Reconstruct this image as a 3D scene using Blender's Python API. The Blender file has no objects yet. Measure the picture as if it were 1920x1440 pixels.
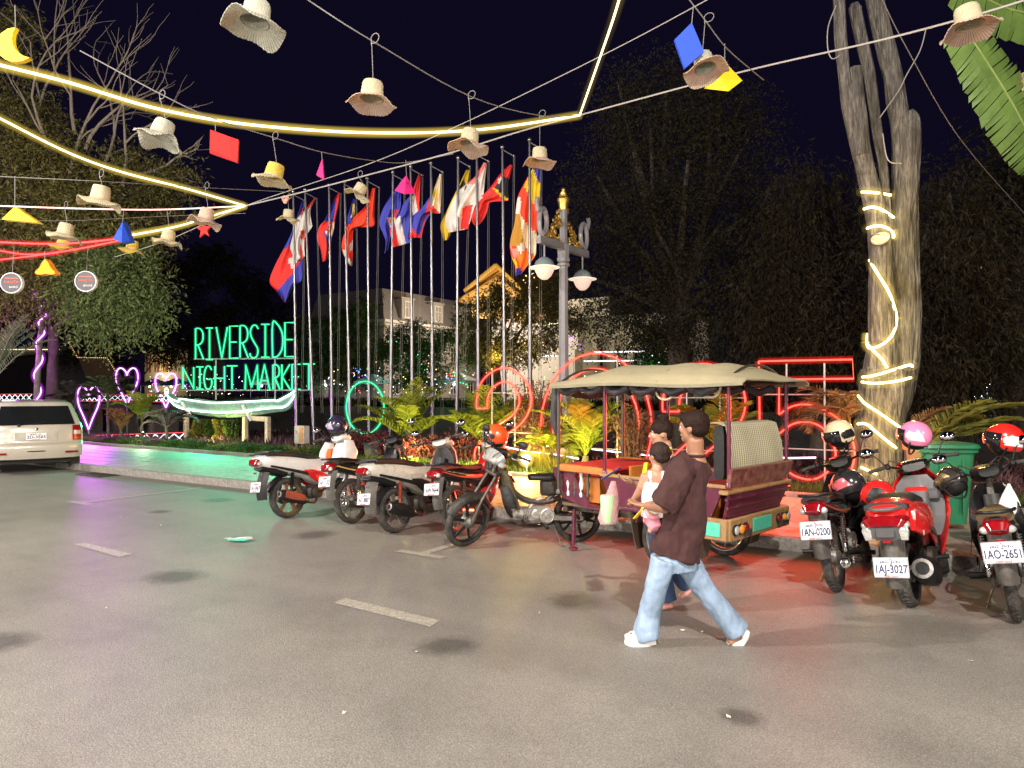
import bpy, math, random
import numpy as np
from mathutils import Vector, Matrix, noise as mnoise

random.seed(7)
np.random.seed(7)
SC = bpy.context.scene
COL = SC.collection
PI = math.pi
R = math.radians

# ------------------------------------------------------------------ camera, night sky, exposure
F = 1350.0                      # focal length in pixels of a 1920 wide frame
CAMH = 1.65
YAW = R(32.8)                   # the kerb runs along X; the camera looks to the left of its normal
cam_data = bpy.data.cameras.new('camera')
cam_data.sensor_width = 36.0
cam_data.lens = 36.0 * F / 1920.0
cam_data.clip_start = 0.05
cam_data.clip_end = 600.0
cam = bpy.data.objects.new('camera', cam_data)
COL.objects.link(cam)
cam.location = (0, 0, CAMH)
cam.rotation_euler = (PI / 2 + math.atan(16 / F), 0, YAW)
SC.camera = cam
CAM_M = cam.rotation_euler.to_matrix()

world = bpy.data.worlds.new('World')
SC.world = world
world.use_nodes = True
wn = world.node_tree.nodes
wn['Background'].inputs[0].default_value = (0.010, 0.0075, 0.030, 1)
wn['Background'].inputs[1].default_value = 0.36

SC.view_settings.view_transform = 'Standard'
SC.view_settings.look = 'None'
SC.view_settings.exposure = 0.12
SC.view_settings.gamma = 1.0
SC.cycles.use_denoising = True
SC.cycles.sample_clamp_indirect = 4.0
SC.cycles.max_bounces = 6
SC.cycles.diffuse_bounces = 2
SC.cycles.glossy_bounces = 3
SC.cycles.transparent_max_bounces = 12


def ray(px, py):
 return CAM_M @ Vector(((px - 960) / F, (720 - py) / F, -1.0))


def at(px, py, Y=None, d=None, z=None):
 """a point of the place seen at a pixel: on the plane Y, at camera depth d, or at height z"""
 r = ray(px, py)
 if Y is not None:
  t = Y / r.y
 elif d is not None:
  t = d
 else:
  t = (z - CAMH) / r.z
 return Vector((r.x * t, r.y * t, CAMH + r.z * t))


def point_light(name, loc, power, color, radius=0.1, parent=None):
 ld = bpy.data.lights.new(name, 'POINT')
 ld.energy = power
 ld.color = color
 ld.shadow_soft_size = radius
 o = bpy.data.objects.new(name, ld)
 COL.objects.link(o)
 o.location = loc
 if parent:
  o.parent = parent
 return o


def spot_light(name, loc, target, power, color, size=R(120), blend=0.6, radius=0.1, parent=None):
 ld = bpy.data.lights.new(name, 'SPOT')
 ld.energy = power
 ld.color = color
 ld.spot_size = size
 ld.spot_blend = blend
 ld.shadow_soft_size = radius
 o = bpy.data.objects.new(name, ld)
 COL.objects.link(o)
 o.location = loc
 o.rotation_euler = (Vector(target) - Vector(loc)).to_track_quat('-Z', 'Y').to_euler()
 if parent:
  o.parent = parent
 return o


# ------------------------------------------------------------------ materials
def lin(c):
 def f(u):
  u = u / 255.0
  return u / 12.92 if u <= 0.04045 else ((u + 0.055) / 1.055) ** 2.4
 return tuple(f(u) for u in c)


MATS = {}


def mat(name, col, rough=0.5, metal=0.0, var=0.18, scale=6.0, bump=0.0, bscale=60.0, coat=0.0,
  trans=0.0, dirt=None, dirt_amt=0.0, spec=0.5):
 if name in MATS:
  return MATS[name]
 m = bpy.data.materials.new(name)
 m.use_nodes = True
 nt = m.node_tree
 p = nt.nodes['Principled BSDF']
 p.inputs['Roughness'].default_value = rough
 p.inputs['Metallic'].default_value = metal
 p.inputs['Coat Weight'].default_value = coat
 p.inputs['Coat Roughness'].default_value = 0.08
 p.inputs['Transmission Weight'].default_value = trans
 p.inputs['Specular IOR Level'].default_value = spec
 tc = nt.nodes.new('ShaderNodeTexCoord')
 n1 = nt.nodes.new('ShaderNodeTexNoise')
 n1.inputs['Scale'].default_value = scale
 n1.inputs['Detail'].default_value = 5
 n1.inputs['Roughness'].default_value = 0.65
 nt.links.new(tc.outputs['Object'], n1.inputs['Vector'])
 rp = nt.nodes.new('ShaderNodeValToRGB')
 rp.color_ramp.elements[0].position = 0.3
 rp.color_ramp.elements[1].position = 0.72
 rp.color_ramp.elements[0].color = tuple(max(0, c * (1 - var)) for c in col) + (1,)
 rp.color_ramp.elements[1].color = tuple(min(1, c * (1 + var)) for c in col) + (1,)
 nt.links.new(n1.outputs['Fac'], rp.inputs['Fac'])
 out = rp.outputs['Color']
 if dirt is not None:
  n3 = nt.nodes.new('ShaderNodeTexNoise')
  n3.inputs['Scale'].default_value = scale * 2.3
  n3.inputs['Detail'].default_value = 8
  n3.inputs['Roughness'].default_value = 0.75
  nt.links.new(tc.outputs['Object'], n3.inputs['Vector'])
  r3 = nt.nodes.new('ShaderNodeMapRange')
  r3.inputs['From Min'].default_value = 0.62 - dirt_amt * 0.35
  r3.inputs['From Max'].default_value = 0.72
  nt.links.new(n3.outputs['Fac'], r3.inputs['Value'])
  mx = nt.nodes.new('ShaderNodeMix')
  mx.data_type = 'RGBA'
  mx.inputs['B'].default_value = tuple(dirt) + (1,)
  nt.links.new(r3.outputs['Result'], mx.inputs['Factor'])
  nt.links.new(out, mx.inputs['A'])
  out = mx.outputs['Result']
 nt.links.new(out, p.inputs['Base Color'])
 if bump > 0:
  n2 = nt.nodes.new('ShaderNodeTexNoise')
  n2.inputs['Scale'].default_value = bscale
  n2.inputs['Detail'].default_value = 6
  nt.links.new(tc.outputs['Object'], n2.inputs['Vector'])
  b = nt.nodes.new('ShaderNodeBump')
  b.inputs['Strength'].default_value = bump
  b.inputs['Distance'].default_value = 0.02
  nt.links.new(n2.outputs['Fac'], b.inputs['Height'])
  nt.links.new(b.outputs['Normal'], p.inputs['Normal'])
 MATS[name] = m
 return m


def emit(name, col, strength):
 if name in MATS:
  return MATS[name]
 m = bpy.data.materials.new(name)
 m.use_nodes = True
 nt = m.node_tree
 p = nt.nodes['Principled BSDF']
 p.inputs['Base Color'].default_value = tuple(min(1, 0.5 * c) for c in col) + (1,)
 p.inputs['Roughness'].default_value = 0.4
 p.inputs['Emission Color'].default_value = tuple(col) + (1,)
 p.inputs['Emission Strength'].default_value = strength
 MATS[name] = m
 return m


def halo(name, col, strength, alpha):
 """see-through glowing shell that imitates the halo round a light source"""
 if name in MATS:
  return MATS[name]
 m = bpy.data.materials.new(name)
 m.use_nodes = True
 nt = m.node_tree
 for n in list(nt.nodes):
  if n.type != 'OUTPUT_MATERIAL':
   nt.nodes.remove(n)
 out = [n for n in nt.nodes if n.type == 'OUTPUT_MATERIAL'][0]
 tr = nt.nodes.new('ShaderNodeBsdfTransparent')
 em = nt.nodes.new('ShaderNodeEmission')
 em.inputs[0].default_value = tuple(col) + (1,)
 em.inputs[1].default_value = strength
 mx = nt.nodes.new('ShaderNodeMixShader')
 lw = nt.nodes.new('ShaderNodeLayerWeight')          # imitated glow fades towards the edge of the shell
 lw.inputs[0].default_value = 0.5
 iv = nt.nodes.new('ShaderNodeMath')
 iv.operation = 'SUBTRACT'
 iv.inputs[0].default_value = 1.0
 nt.links.new(lw.outputs['Facing'], iv.inputs[1])
 pw = nt.nodes.new('ShaderNodeMath')
 pw.operation = 'POWER'
 pw.inputs[1].default_value = 2.6
 nt.links.new(iv.outputs[0], pw.inputs[0])
 ml = nt.nodes.new('ShaderNodeMath')
 ml.operation = 'MULTIPLY'
 ml.inputs[1].default_value = alpha
 nt.links.new(pw.outputs[0], ml.inputs[0])
 nt.links.new(ml.outputs[0], mx.inputs[0])
 nt.links.new(tr.outputs[0], mx.inputs[1])
 nt.links.new(em.outputs[0], mx.inputs[2])
 nt.links.new(mx.outputs[0], out.inputs[0])
 MATS[name] = m
 return m


def leaf_mat(name, c1, c2, rough=0.55, transl=0.25):
 if name in MATS:
  return MATS[name]
 m = bpy.data.materials.new(name)
 m.use_nodes = True
 nt = m.node_tree
 p = nt.nodes['Principled BSDF']
 p.inputs['Roughness'].default_value = rough + 0.2
 p.inputs['Specular IOR Level'].default_value = 0.12
 g = nt.nodes.new('ShaderNodeNewGeometry')
 rp = nt.nodes.new('ShaderNodeValToRGB')
 rp.color_ramp.elements[0].color = tuple(c1) + (1,)
 rp.color_ramp.elements[1].color = tuple(c2) + (1,)
 nt.links.new(g.outputs['Random Per Island'], rp.inputs['Fac'])
 nt.links.new(rp.outputs['Color'], p.inputs['Base Color'])
 t = nt.nodes.new('ShaderNodeBsdfTranslucent')
 nt.links.new(rp.outputs['Color'], t.inputs['Color'])
 mx = nt.nodes.new('ShaderNodeMixShader')
 mx.inputs[0].default_value = transl
 out = [n for n in nt.nodes if n.type == 'OUTPUT_MATERIAL'][0]
 nt.links.new(p.outputs[0], mx.inputs[1])
 nt.links.new(t.outputs[0], mx.inputs[2])
 nt.links.new(mx.outputs[0], out.inputs[0])
 MATS[name] = m
 return m


# ------------------------------------------------------------------ mesh building
def V(*a):
 return Vector(a)


class MB:
 def __init__(self):
  self.v, self.f, self.mi, self.uv = [], [], [], None

 def add(self, verts, faces, mi=0):
  o = len(self.v)
  self.v.extend([tuple(p) for p in verts])
  for f in faces:
   self.f.append([i + o for i in f])
   self.mi.append(mi)
  return self

 def box(self, c, s, rot=None, mi=0, ch=0.0):
  """box with chamfered vertical and horizontal edges when ch > 0"""
  c = Vector(c)
  hx, hy, hz = s[0] / 2, s[1] / 2, s[2] / 2
  M = rot if rot is not None else Matrix.Identity(3)
  if ch <= 0:
   vs = [Vector((x, y, z)) for x in (-hx, hx) for y in (-hy, hy) for z in (-hz, hz)]
   fs = [(0, 1, 3, 2), (4, 6, 7, 5), (0, 4, 5, 1), (2, 3, 7, 6), (0, 2, 6, 4), (1, 5, 7, 3)]
   return self.add([c + M @ v for v in vs], fs, mi)
  ch = min(ch, hx * 0.9, hy * 0.9, hz * 0.9)
  vs, idx = [], {}
  for sx in (-1, 1):
   for sy in (-1, 1):
    for sz in (-1, 1):
     for k in range(3):
      p = [sx * (hx - ch), sy * (hy - ch), sz * (hz - ch)]
      p[k] = (sx, sy, sz)[k] * (hx, hy, hz)[k]
      idx[(sx, sy, sz, k)] = len(vs)
      vs.append(Vector(p))
  fs = []
  for k in range(3):
   a, b = [i for i in range(3) if i != k]
   for s0 in (-1, 1):
    q = []
    for (u, w) in ((-1, -1), (1, -1), (1, 1), (-1, 1)):
     t = [0, 0, 0]
     t[k], t[a], t[b] = s0, u, w
     q.append(idx[(t[0], t[1], t[2], k)])
    fs.append(q if (s0 > 0) == (k != 1) else q[::-1])
  for k in range(3):
   a, b = [i for i in range(3) if i != k]
   for u in (-1, 1):
    for w in (-1, 1):
     q = []
     for s0, kk in ((-1, a), (1, a), (1, b), (-1, b)):
      t = [0, 0, 0]
      t[k], t[a], t[b] = s0, u, w
      q.append(idx[(t[0], t[1], t[2], kk)])
     fs.append(q)
  for sx in (-1, 1):
   for sy in (-1, 1):
    for sz in (-1, 1):
     fs.append([idx[(sx, sy, sz, k)] for k in range(3)])
  return self.add([c + M @ v for v in vs], fs, mi)

 def sweep(self, pts, sizes, n=12, power=2.0, up=(0, 0, 1), caps=True, mi=0, closed=False, rnd=0.0):
  """superellipse cross sections along a path; sizes = [(half width, half height)]"""
  pts = [Vector(p) for p in pts]
  if not isinstance(sizes, list):
   sizes = [sizes] * len(pts)
  sizes = [(s, s) if not isinstance(s, (tuple, list)) else s for s in sizes]
  up = Vector(up)
  m = len(pts)
  vs, fs = [], []
  last = None
  for i, p in enumerate(pts):
   if closed:
    t = pts[(i + 1) % m] - pts[i - 1]
   else:
    t = pts[min(i + 1, m - 1)] - pts[max(i - 1, 0)]
   if t.length < 1e-9:
    t = Vector((1, 0, 0))
   t.normalize()
   side = up.cross(t)
   if side.length < 0.05:
    side = last if last is not None else (Vector((0, 1, 0)).cross(t) if abs(t.y) < 0.9 else Vector((1, 0, 0)))
    side = side - t * side.dot(t)
   side.normalize()
   if last is not None and side.dot(last) < 0:
    side = -side
   last = side.copy()
   w = t.cross(side)
   a, b = sizes[i]
   for k in range(n):
    th = 2 * PI * k / n
    c, s = math.cos(th), math.sin(th)
    cx = math.copysign(abs(c) ** (2 / power), c)
    sx = math.copysign(abs(s) ** (2 / power), s)
    j = 1 + rnd * (random.random() - 0.5)
    vs.append(p + side * (a * cx * j) + w * (b * sx * j))
  for i in range(m if closed else m - 1):
   i2 = (i + 1) % m
   for k in range(n):
    k2 = (k + 1) % n
    fs.append((i * n + k, i * n + k2, i2 * n + k2, i2 * n + k))
  if caps and not closed:
   fs.append(tuple(range(n))[::-1])
   fs.append(tuple(range((m - 1) * n, m * n)))
  return self.add(vs, fs, mi)

 def tube(self, pts, r, n=8, mi=0, closed=False, caps=True):
  return self.sweep(pts, [(x, x) for x in r] if isinstance(r, list) else (r, r), n=n, mi=mi, closed=closed, caps=caps)

 def lathe(self, prof, o=(0, 0, 0), axis=(0, 0, 1), n=24, mi=0, caps=True, sx=1.0, closed=False):
  o, axis = Vector(o), Vector(axis).normalized()
  u = Vector((1, 0, 0)) if abs(axis.x) < 0.9 else Vector((0, 1, 0))
  u = (u - axis * u.dot(axis)).normalized()
  w = axis.cross(u)
  vs, fs = [], []
  m = len(prof)
  for (r, h) in prof:
   for k in range(n):
    th = 2 * PI * k / n
    vs.append(o + axis * h + u * (r * math.cos(th) * sx) + w * (r * math.sin(th)))
  for i in range(m if closed else m - 1):
   i2 = (i + 1) % m
   for k in range(n):
    k2 = (k + 1) % n
    fs.append((i * n + k, i * n + k2, i2 * n + k2, i2 * n + k))
  if caps and not closed:
   fs.append(tuple(range(n))[::-1])
   fs.append(tuple(range((m - 1) * n, m * n)))
  return self.add(vs, fs, mi)

 def prism(self, outline, o, u, w, th, mi=0, bulge=0.0):
  """polygon outline [(a, b)] on axes u, w with thickness th along u x w (centred)"""
  o, u, w = Vector(o), Vector(u), Vector(w)
  nrm = u.cross(w).normalized()
  m = len(outline)
  vs = [o + u * a + w * b - nrm * (th / 2) for a, b in outline] + [o + u * a + w * b + nrm * (th / 2) for a, b in outline]
  fs = [tuple(range(m))[::-1], tuple(range(m, 2 * m))]
  for i in range(m):
   j = (i + 1) % m
   fs.append((i, j, m + j, m + i))
  return self.add(vs, fs, mi)

 def ell(self, c, r, rot=None, nu=16, nv=10, mi=0, v0=-90, v1=90, cap=False):
  c = Vector(c)
  if not isinstance(r, (tuple, list)):
   r = (r, r, r)
  M = rot if rot is not None else Matrix.Identity(3)
  vs, fs = [], []
  for j in range(nv + 1):
   ph = R(v0 + (v1 - v0) * j / nv)
   for i in range(nu):
    th = 2 * PI * i / nu
    vs.append(c + M @ Vector((r[0] * math.cos(ph) * math.cos(th), r[1] * math.cos(ph) * math.sin(th), r[2] * math.sin(ph))))
  for j in range(nv):
   for i in range(nu):
    i2 = (i + 1) % nu
    fs.append((j * nu + i, j * nu + i2, (j + 1) * nu + i2, (j + 1) * nu + i))
  if cap:
   fs.append(tuple(range(nu))[::-1])
  return self.add(vs, fs, mi)

 def grid(self, P, mi=0, th=0.0):
  """surface through a 2D array of points, optional thickness"""
  m, n = len(P), len(P[0])
  vs = [Vector(p) for row in P for p in row]
  fs = [(i * n + j, i * n + j + 1, (i + 1) * n + j + 1, (i + 1) * n + j) for i in range(m - 1) for j in range(n - 1)]
  if th > 0:
   nr = []
   for i in range(m):
    for j in range(n):
     a = vs[min(i + 1, m - 1) * n + j] - vs[max(i - 1, 0) * n + j]
     b = vs[i * n + min(j + 1, n - 1)] - vs[i * n + max(j - 1, 0)]
     c = b.cross(a)
     nr.append(c.normalized() if c.length > 1e-12 else Vector((0, 0, 1)))
   k = m * n
   vs2 = [v - q * th for v, q in zip(vs, nr)]
   fs2 = [tuple(x + k for x in f[::-1]) for f in fs]
   ring = [(0, j) for j in range(n)] + [(i, n - 1) for i in range(1, m)] + [(m - 1, j) for j in range(n - 2, -1, -1)] + [(i, 0) for i in range(m - 2, 0, -1)]
   ids = [i * n + j for i, j in ring]
   for a, b in zip(ids, ids[1:] + ids[:1]):
    fs2.append((b, a, a + k, b + k))
   vs, fs = vs + vs2, fs + fs2
  return self.add(vs, fs, mi)

 def mesh(self, name, mats, angle=40):
  me = bpy.data.meshes.new(name)
  me.from_pydata(self.v, [], self.f)
  if not isinstance(mats, (list, tuple)):
   mats = [mats]
  for m in mats:
   me.materials.append(m)
  if len(mats) > 1:
   me.polygons.foreach_set('material_index', self.mi)
  if angle:
   me.polygons.foreach_set('use_smooth', [True] * len(me.polygons))
   me.set_sharp_from_angle(angle=R(angle))
  me.update()
  return me

 def build(self, name, mats, parent=None, angle=40, fix=True):
  me = self.mesh(name, mats, angle)
  return link(name, me, parent)


def link(name, me, parent=None, loc=None, rot=None):
 o = bpy.data.objects.new(name, me)
 COL.objects.link(o)
 if parent is not None:
  o.parent = parent
 if loc is not None:
  o.location = loc
 if rot is not None:
  o.rotation_euler = rot
 return o


def tag(o, label=None, cat=None, group=None, kind=None):
 if label:
  o['label'] = label
 if cat:
  o['category'] = cat
 if group:
  o['group'] = group
 if kind:
  o['kind'] = kind
 return o


def thing(name, label, cat, loc=(0, 0, 0), rotz=0.0, group=None, scale=1.0, tilt=None):
 o = bpy.data.objects.new(name, None)
 COL.objects.link(o)
 o.location = loc
 o.rotation_euler = (tilt[0], tilt[1], rotz) if tilt else (0, 0, rotz)
 o.scale = (scale, scale, scale)
 o.empty_display_size = 0.1
 return tag(o, label, cat, group)


def np_mesh(name, verts, faces, mats, smooth=False, uv=None):
 """verts (n,3), faces (m,k) arrays -> mesh"""
 me = bpy.data.meshes.new(name)
 verts = np.asarray(verts, np.float32)
 faces = np.asarray(faces, np.int32)
 m, k = faces.shape
 me.vertices.add(len(verts))
 me.vertices.foreach_set('co', verts.ravel())
 me.loops.add(m * k)
 me.loops.foreach_set('vertex_index', faces.ravel())
 me.polygons.add(m)
 me.polygons.foreach_set('loop_start', np.arange(m, dtype=np.int32) * k)
 me.polygons.foreach_set('loop_total', np.full(m, k, np.int32))
 me.polygons.foreach_set('use_smooth', np.full(m, smooth, bool))
 me.materials.append(mats)
 me.update(calc_edges=True)
 return me


_FONTS = {}


def font(nm):
 if nm not in _FONTS:
  import os
  d = bpy.utils.system_resource('DATAFILES', path='fonts')
  hit = [f for f in os.listdir(d) if f.startswith(nm)]
  _FONTS[nm] = bpy.data.fonts.load(os.path.join(d, hit[0])) if hit else None
 return _FONTS[nm]


def text_mesh(s, size, m, width=None, fnt=None, bold=0.0, depth=0.0008):
 """flat printed lettering as a mesh centred on the origin, in the XY plane"""
 cu = bpy.data.curves.new('lettering', 'FONT')
 cu.body = s
 cu.size = size
 cu.align_x = 'CENTER'
 cu.align_y = 'CENTER'
 cu.offset = bold
 cu.extrude = depth
 cu.resolution_u = 3
 if fnt is not None and font(fnt) is not None:
  cu.font = font(fnt)
 o = bpy.data.objects.new('lettering', cu)
 COL.objects.link(o)
 dg = bpy.context.evaluated_depsgraph_get()
 me = bpy.data.meshes.new_from_object(o.evaluated_get(dg))
 bpy.data.objects.remove(o)
 if width and len(me.vertices):
  xs = [v.co.x for v in me.vertices]
  w = max(xs) - min(xs)
  for v in me.vertices:
   v.co.x *= width / max(w, 1e-6)
 me.materials.clear()
 me.materials.append(m)
 return me


def lettering(name, s, size, m, parent, loc, X, Yv, width=None, fnt=None, bold=0.0, depth=0.0008):
 """text whose reading direction is X and whose up is Yv"""
 X = Vector(X).normalized()
 Yv = Vector(Yv).normalized()
 Z = X.cross(Yv).normalized()
 Yv = Z.cross(X)
 me = text_mesh(s, size, m, width, fnt, bold, depth)
 M = Matrix((X, Yv, Z)).transposed()
 me.transform(Matrix.Translation(Vector(loc)) @ M.to_4x4())
 return link(name, me, parent)


def spline(pts, k=6):
 """Catmull-Rom through the points"""
 pts = [Vector(p) for p in pts]
 out = []
 m = len(pts)
 for i in range(m - 1):
  p0, p1, p2, p3 = pts[max(i - 1, 0)], pts[i], pts[i + 1], pts[min(i + 2, m - 1)]
  for j in range(k):
   t = j / k
   out.append(0.5 * ((2 * p1) + (p2 - p0) * t + (2 * p0 - 5 * p1 + 4 * p2 - p3) * t * t + (3 * p1 - p0 - 3 * p2 + p3) * t ** 3))
 out.append(pts[-1])
 return out


def arc(cx, cy, rx, ry, a0, a1, k=16):
 return [(cx + rx * math.cos(R(a0 + (a1 - a0) * i / k)), cy + ry * math.sin(R(a0 + (a1 - a0) * i / k))) for i in range(k + 1)]


def rotm(rx=0, ry=0, rz=0):
 return (Matrix.Rotation(rz, 3, 'Z') @ Matrix.Rotation(ry, 3, 'Y') @ Matrix.Rotation(rx, 3, 'X'))


def rope(pts, core_m, halo_m, parent, r=0.009, rs=0.024, n=6, name='light_core', nm2='halo', closed=False):
 a = MB().tube(pts, r, n=n, closed=closed).build(name, core_m, parent)
 b = None
 if halo_m is not None:
  b = MB().tube(pts, rs, n=n + 6, closed=closed, caps=False).build(nm2, halo_m, a)  # wider glowing shell added to imitate the halo round the core
 return a, b


# shared materials
M_black = mat('black_plastic', (0.010, 0.010, 0.011), 0.45, bump=0.05, bscale=200, dirt=(0.045, 0.04, 0.032), dirt_amt=0.2, spec=0.35)
M_blackgloss = mat('black_gloss_paint', (0.012, 0.012, 0.013), 0.22, coat=0.6, dirt=(0.06, 0.05, 0.04), dirt_amt=0.1)
M_rubber = mat('tyre_rubber', (0.022, 0.021, 0.021), 0.8, bump=0.25, bscale=160, dirt=(0.09, 0.078, 0.065), dirt_amt=0.6)
M_seat = mat('seat_vinyl', (0.016, 0.014, 0.014), 0.5, bump=0.12, bscale=300)
M_alu = mat('cast_aluminium', (0.36, 0.35, 0.33), 0.5, 0.85, bump=0.1, dirt=(0.12, 0.1, 0.08), dirt_amt=0.6)
M_chrome = mat('chrome', (0.62, 0.62, 0.62), 0.12, 1.0, var=0.08)
M_steel = mat('dark_steel', (0.09, 0.085, 0.08), 0.45, 0.7, bump=0.15, dirt=(0.16, 0.11, 0.07), dirt_amt=0.5)
M_white = mat('white_paint', (0.72, 0.72, 0.72), 0.28, coat=0.5, var=0.06, dirt=(0.4, 0.36, 0.3), dirt_amt=0.15)
M_red = mat('red_paint', (0.62, 0.02, 0.02), 0.25, coat=0.6, var=0.1)
M_redlens = mat('red_lens', (0.22, 0.004, 0.008), 0.1, coat=0.6, var=0.25, scale=30)
M_clearlens = mat('clear_lens', (0.62, 0.62, 0.6), 0.08, 0.5, var=0.3, scale=40)
M_amberlens = mat('amber_lens', (0.8, 0.3, 0.03), 0.15, coat=0.5)
M_glassdark = mat('dark_glass', (0.01, 0.011, 0.013), 0.05, var=0.1, coat=1.0)
M_mirror = mat('mirror_glass', (0.75, 0.76, 0.78), 0.03, 1.0, var=0.02)
M_plate = mat('plate_white', (0.78, 0.78, 0.77), 0.4, var=0.04)
M_ink = mat('plate_ink', (0.012, 0.016, 0.09), 0.5, var=0.05)
M_redink = mat('red_ink', (0.5, 0.03, 0.03), 0.5, var=0.05)
# ------------------------------------------------------------------ road, kerb, pavement, river
def asphalt():
 m = bpy.data.materials.new('asphalt')
 m.use_nodes = True
 nt = m.node_tree
 p = nt.nodes['Principled BSDF']
 tc = nt.nodes.new('ShaderNodeTexCoord')

 def nz(s, d=4, r=0.6):
  n = nt.nodes.new('ShaderNodeTexNoise')
  n.inputs['Scale'].default_value = s
  n.inputs['Detail'].default_value = d
  n.inputs['Roughness'].default_value = r
  nt.links.new(tc.outputs['Object'], n.inputs['Vector'])
  return n

 big, mid, fine = nz(0.35, 5), nz(1.5, 7, 0.72), nz(120, 3, 0.8)
 vor = nt.nodes.new('ShaderNodeTexVoronoi')
 vor.inputs['Scale'].default_value = 110
 nt.links.new(tc.outputs['Object'], vor.inputs['Vector'])

 def ramp(src, stops):
  r = nt.nodes.new('ShaderNodeValToRGB')
  el = r.color_ramp.elements
  while len(el) < len(stops):
   el.new(0.5)
  for e, (pos, c) in zip(el, stops):
   e.position = pos
   e.color = c if len(c) == 4 else tuple(c) + (1,)
  nt.links.new(src, r.inputs['Fac'])
  return r

 base = ramp(big.outputs['Fac'], [(0.3, (0.155, 0.144, 0.131)), (0.7, (0.208, 0.196, 0.180))])
 m1 = ramp(mid.outputs['Fac'], [(0.3, (0.80, 0.79, 0.78)), (0.52, (1, 1, 1)), (0.75, (1.07, 1.06, 1.05))])
 f1 = ramp(fine.outputs['Fac'], [(0.32, (0.42, 0.42, 0.42)), (0.5, (1, 1, 1)), (0.68, (1.7, 1.68, 1.62))])
 v1 = ramp(vor.outputs['Color'], [(0.0, (0.72, 0.72, 0.72)), (1.0, (1.28, 1.28, 1.28))])

 def mul(a, b, fac=1.0):
  x = nt.nodes.new('ShaderNodeMix')
  x.data_type = 'RGBA'
  x.blend_type = 'MULTIPLY'
  x.inputs['Factor'].default_value = fac
  nt.links.new(a, x.inputs['A'])
  nt.links.new(b, x.inputs['B'])
  return x.outputs['Result']

 c = mul(mul(mul(base.outputs[0], m1.outputs[0]), f1.outputs[0], 0.85), v1.outputs[0], 0.8)
 # tyre-polished lanes run along X, oil drips here and there
 w = nt.nodes.new('ShaderNodeTexNoise')
 mp = nt.nodes.new('ShaderNodeMapping')
 mp.inputs['Scale'].default_value = (0.05, 1.1, 1)
 nt.links.new(tc.outputs['Object'], mp.inputs['Vector'])
 nt.links.new(mp.outputs['Vector'], w.inputs['Vector'])
 w.inputs['Scale'].default_value = 1.0
 w.inputs['Detail'].default_value = 3
 lane = ramp(w.outputs['Fac'], [(0.38, (0.92, 0.92, 0.93)), (0.6, (1.05, 1.05, 1.04))])
 c = mul(c, lane.outputs[0])
 nt.links.new(c, p.inputs['Base Color'])
 rr = nt.nodes.new('ShaderNodeMapRange')
 rr.inputs['To Min'].default_value = 0.5
 rr.inputs['To Max'].default_value = 0.72
 nt.links.new(mid.outputs['Fac'], rr.inputs['Value'])
 nt.links.new(rr.outputs['Result'], p.inputs['Roughness'])
 b = nt.nodes.new('ShaderNodeBump')
 b.inputs['Strength'].default_value = 0.24
 b.inputs['Distance'].default_value = 0.012
 ad = nt.nodes.new('ShaderNodeMath')
 ad.operation = 'SUBTRACT'
 nt.links.new(fine.outputs['Fac'], ad.inputs[0])
 nt.links.new(vor.outputs['Distance'], ad.inputs[1])
 nt.links.new(ad.outputs[0], b.inputs['Height'])
 nt.links.new(b.outputs['Normal'], p.inputs['Normal'])
 return m


M_asph = asphalt()
KY = 7.9            # kerb face
BEDY = 11.12        # edge of the planting
o = MB().add([(-160, -60, 0), (160, -60, 0), (160, KY + 0.2, 0), (-160, KY + 0.2, 0)], [(0, 1, 2, 3)]).build('road', M_asph, angle=0)
tag(o, 'wide worn grey asphalt street in front of the parked motorbikes', kind='structure')

M_mark = mat('worn_road_paint', (0.42, 0.39, 0.33), 0.6, var=0.2, scale=20, bump=0.3, bscale=150, dirt=(0.10, 0.09, 0.08), dirt_amt=0.75)
for pts in ([(625, 1131), (648, 1122), (825, 1164), (806, 1176)], [(138, 1021), (158, 1018), (247, 1039), (224, 1045)]):
 q = [at(x, y, z=0.0) for x, y in pts]
 o = MB().add([(v.x, v.y, 0.004) for v in q], [(0, 3, 2, 1)]).build('lane_dash', M_mark, angle=0)
 tag(o, 'faded white lane dash painted on the asphalt', kind='structure')
for (ex, ey), (tx, ty) in (((374, 914), (160, 943)), ((958, 991), (792, 1037))):
 a, b = at(ex, ey, z=0), at(tx, ty, z=0)
 X = (a.x + b.x) / 2
 w = 0.055
 q = [(X - w, b.y, 0.004), (X + w, b.y, 0.004), (X + w, a.y, 0.004), (X - w, a.y, 0.004),
   (X - 0.30, b.y - 0.11, 0.004), (X + 0.30, b.y - 0.11, 0.004), (X + 0.30, b.y, 0.004), (X - 0.30, b.y, 0.004)]
 o = MB().add(q, [(0, 1, 2, 3), (4, 5, 6, 7)]).build('parking_line', M_mark, angle=0)
 tag(o, 'worn white parking bay line with a short cross end', kind='structure')

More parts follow.
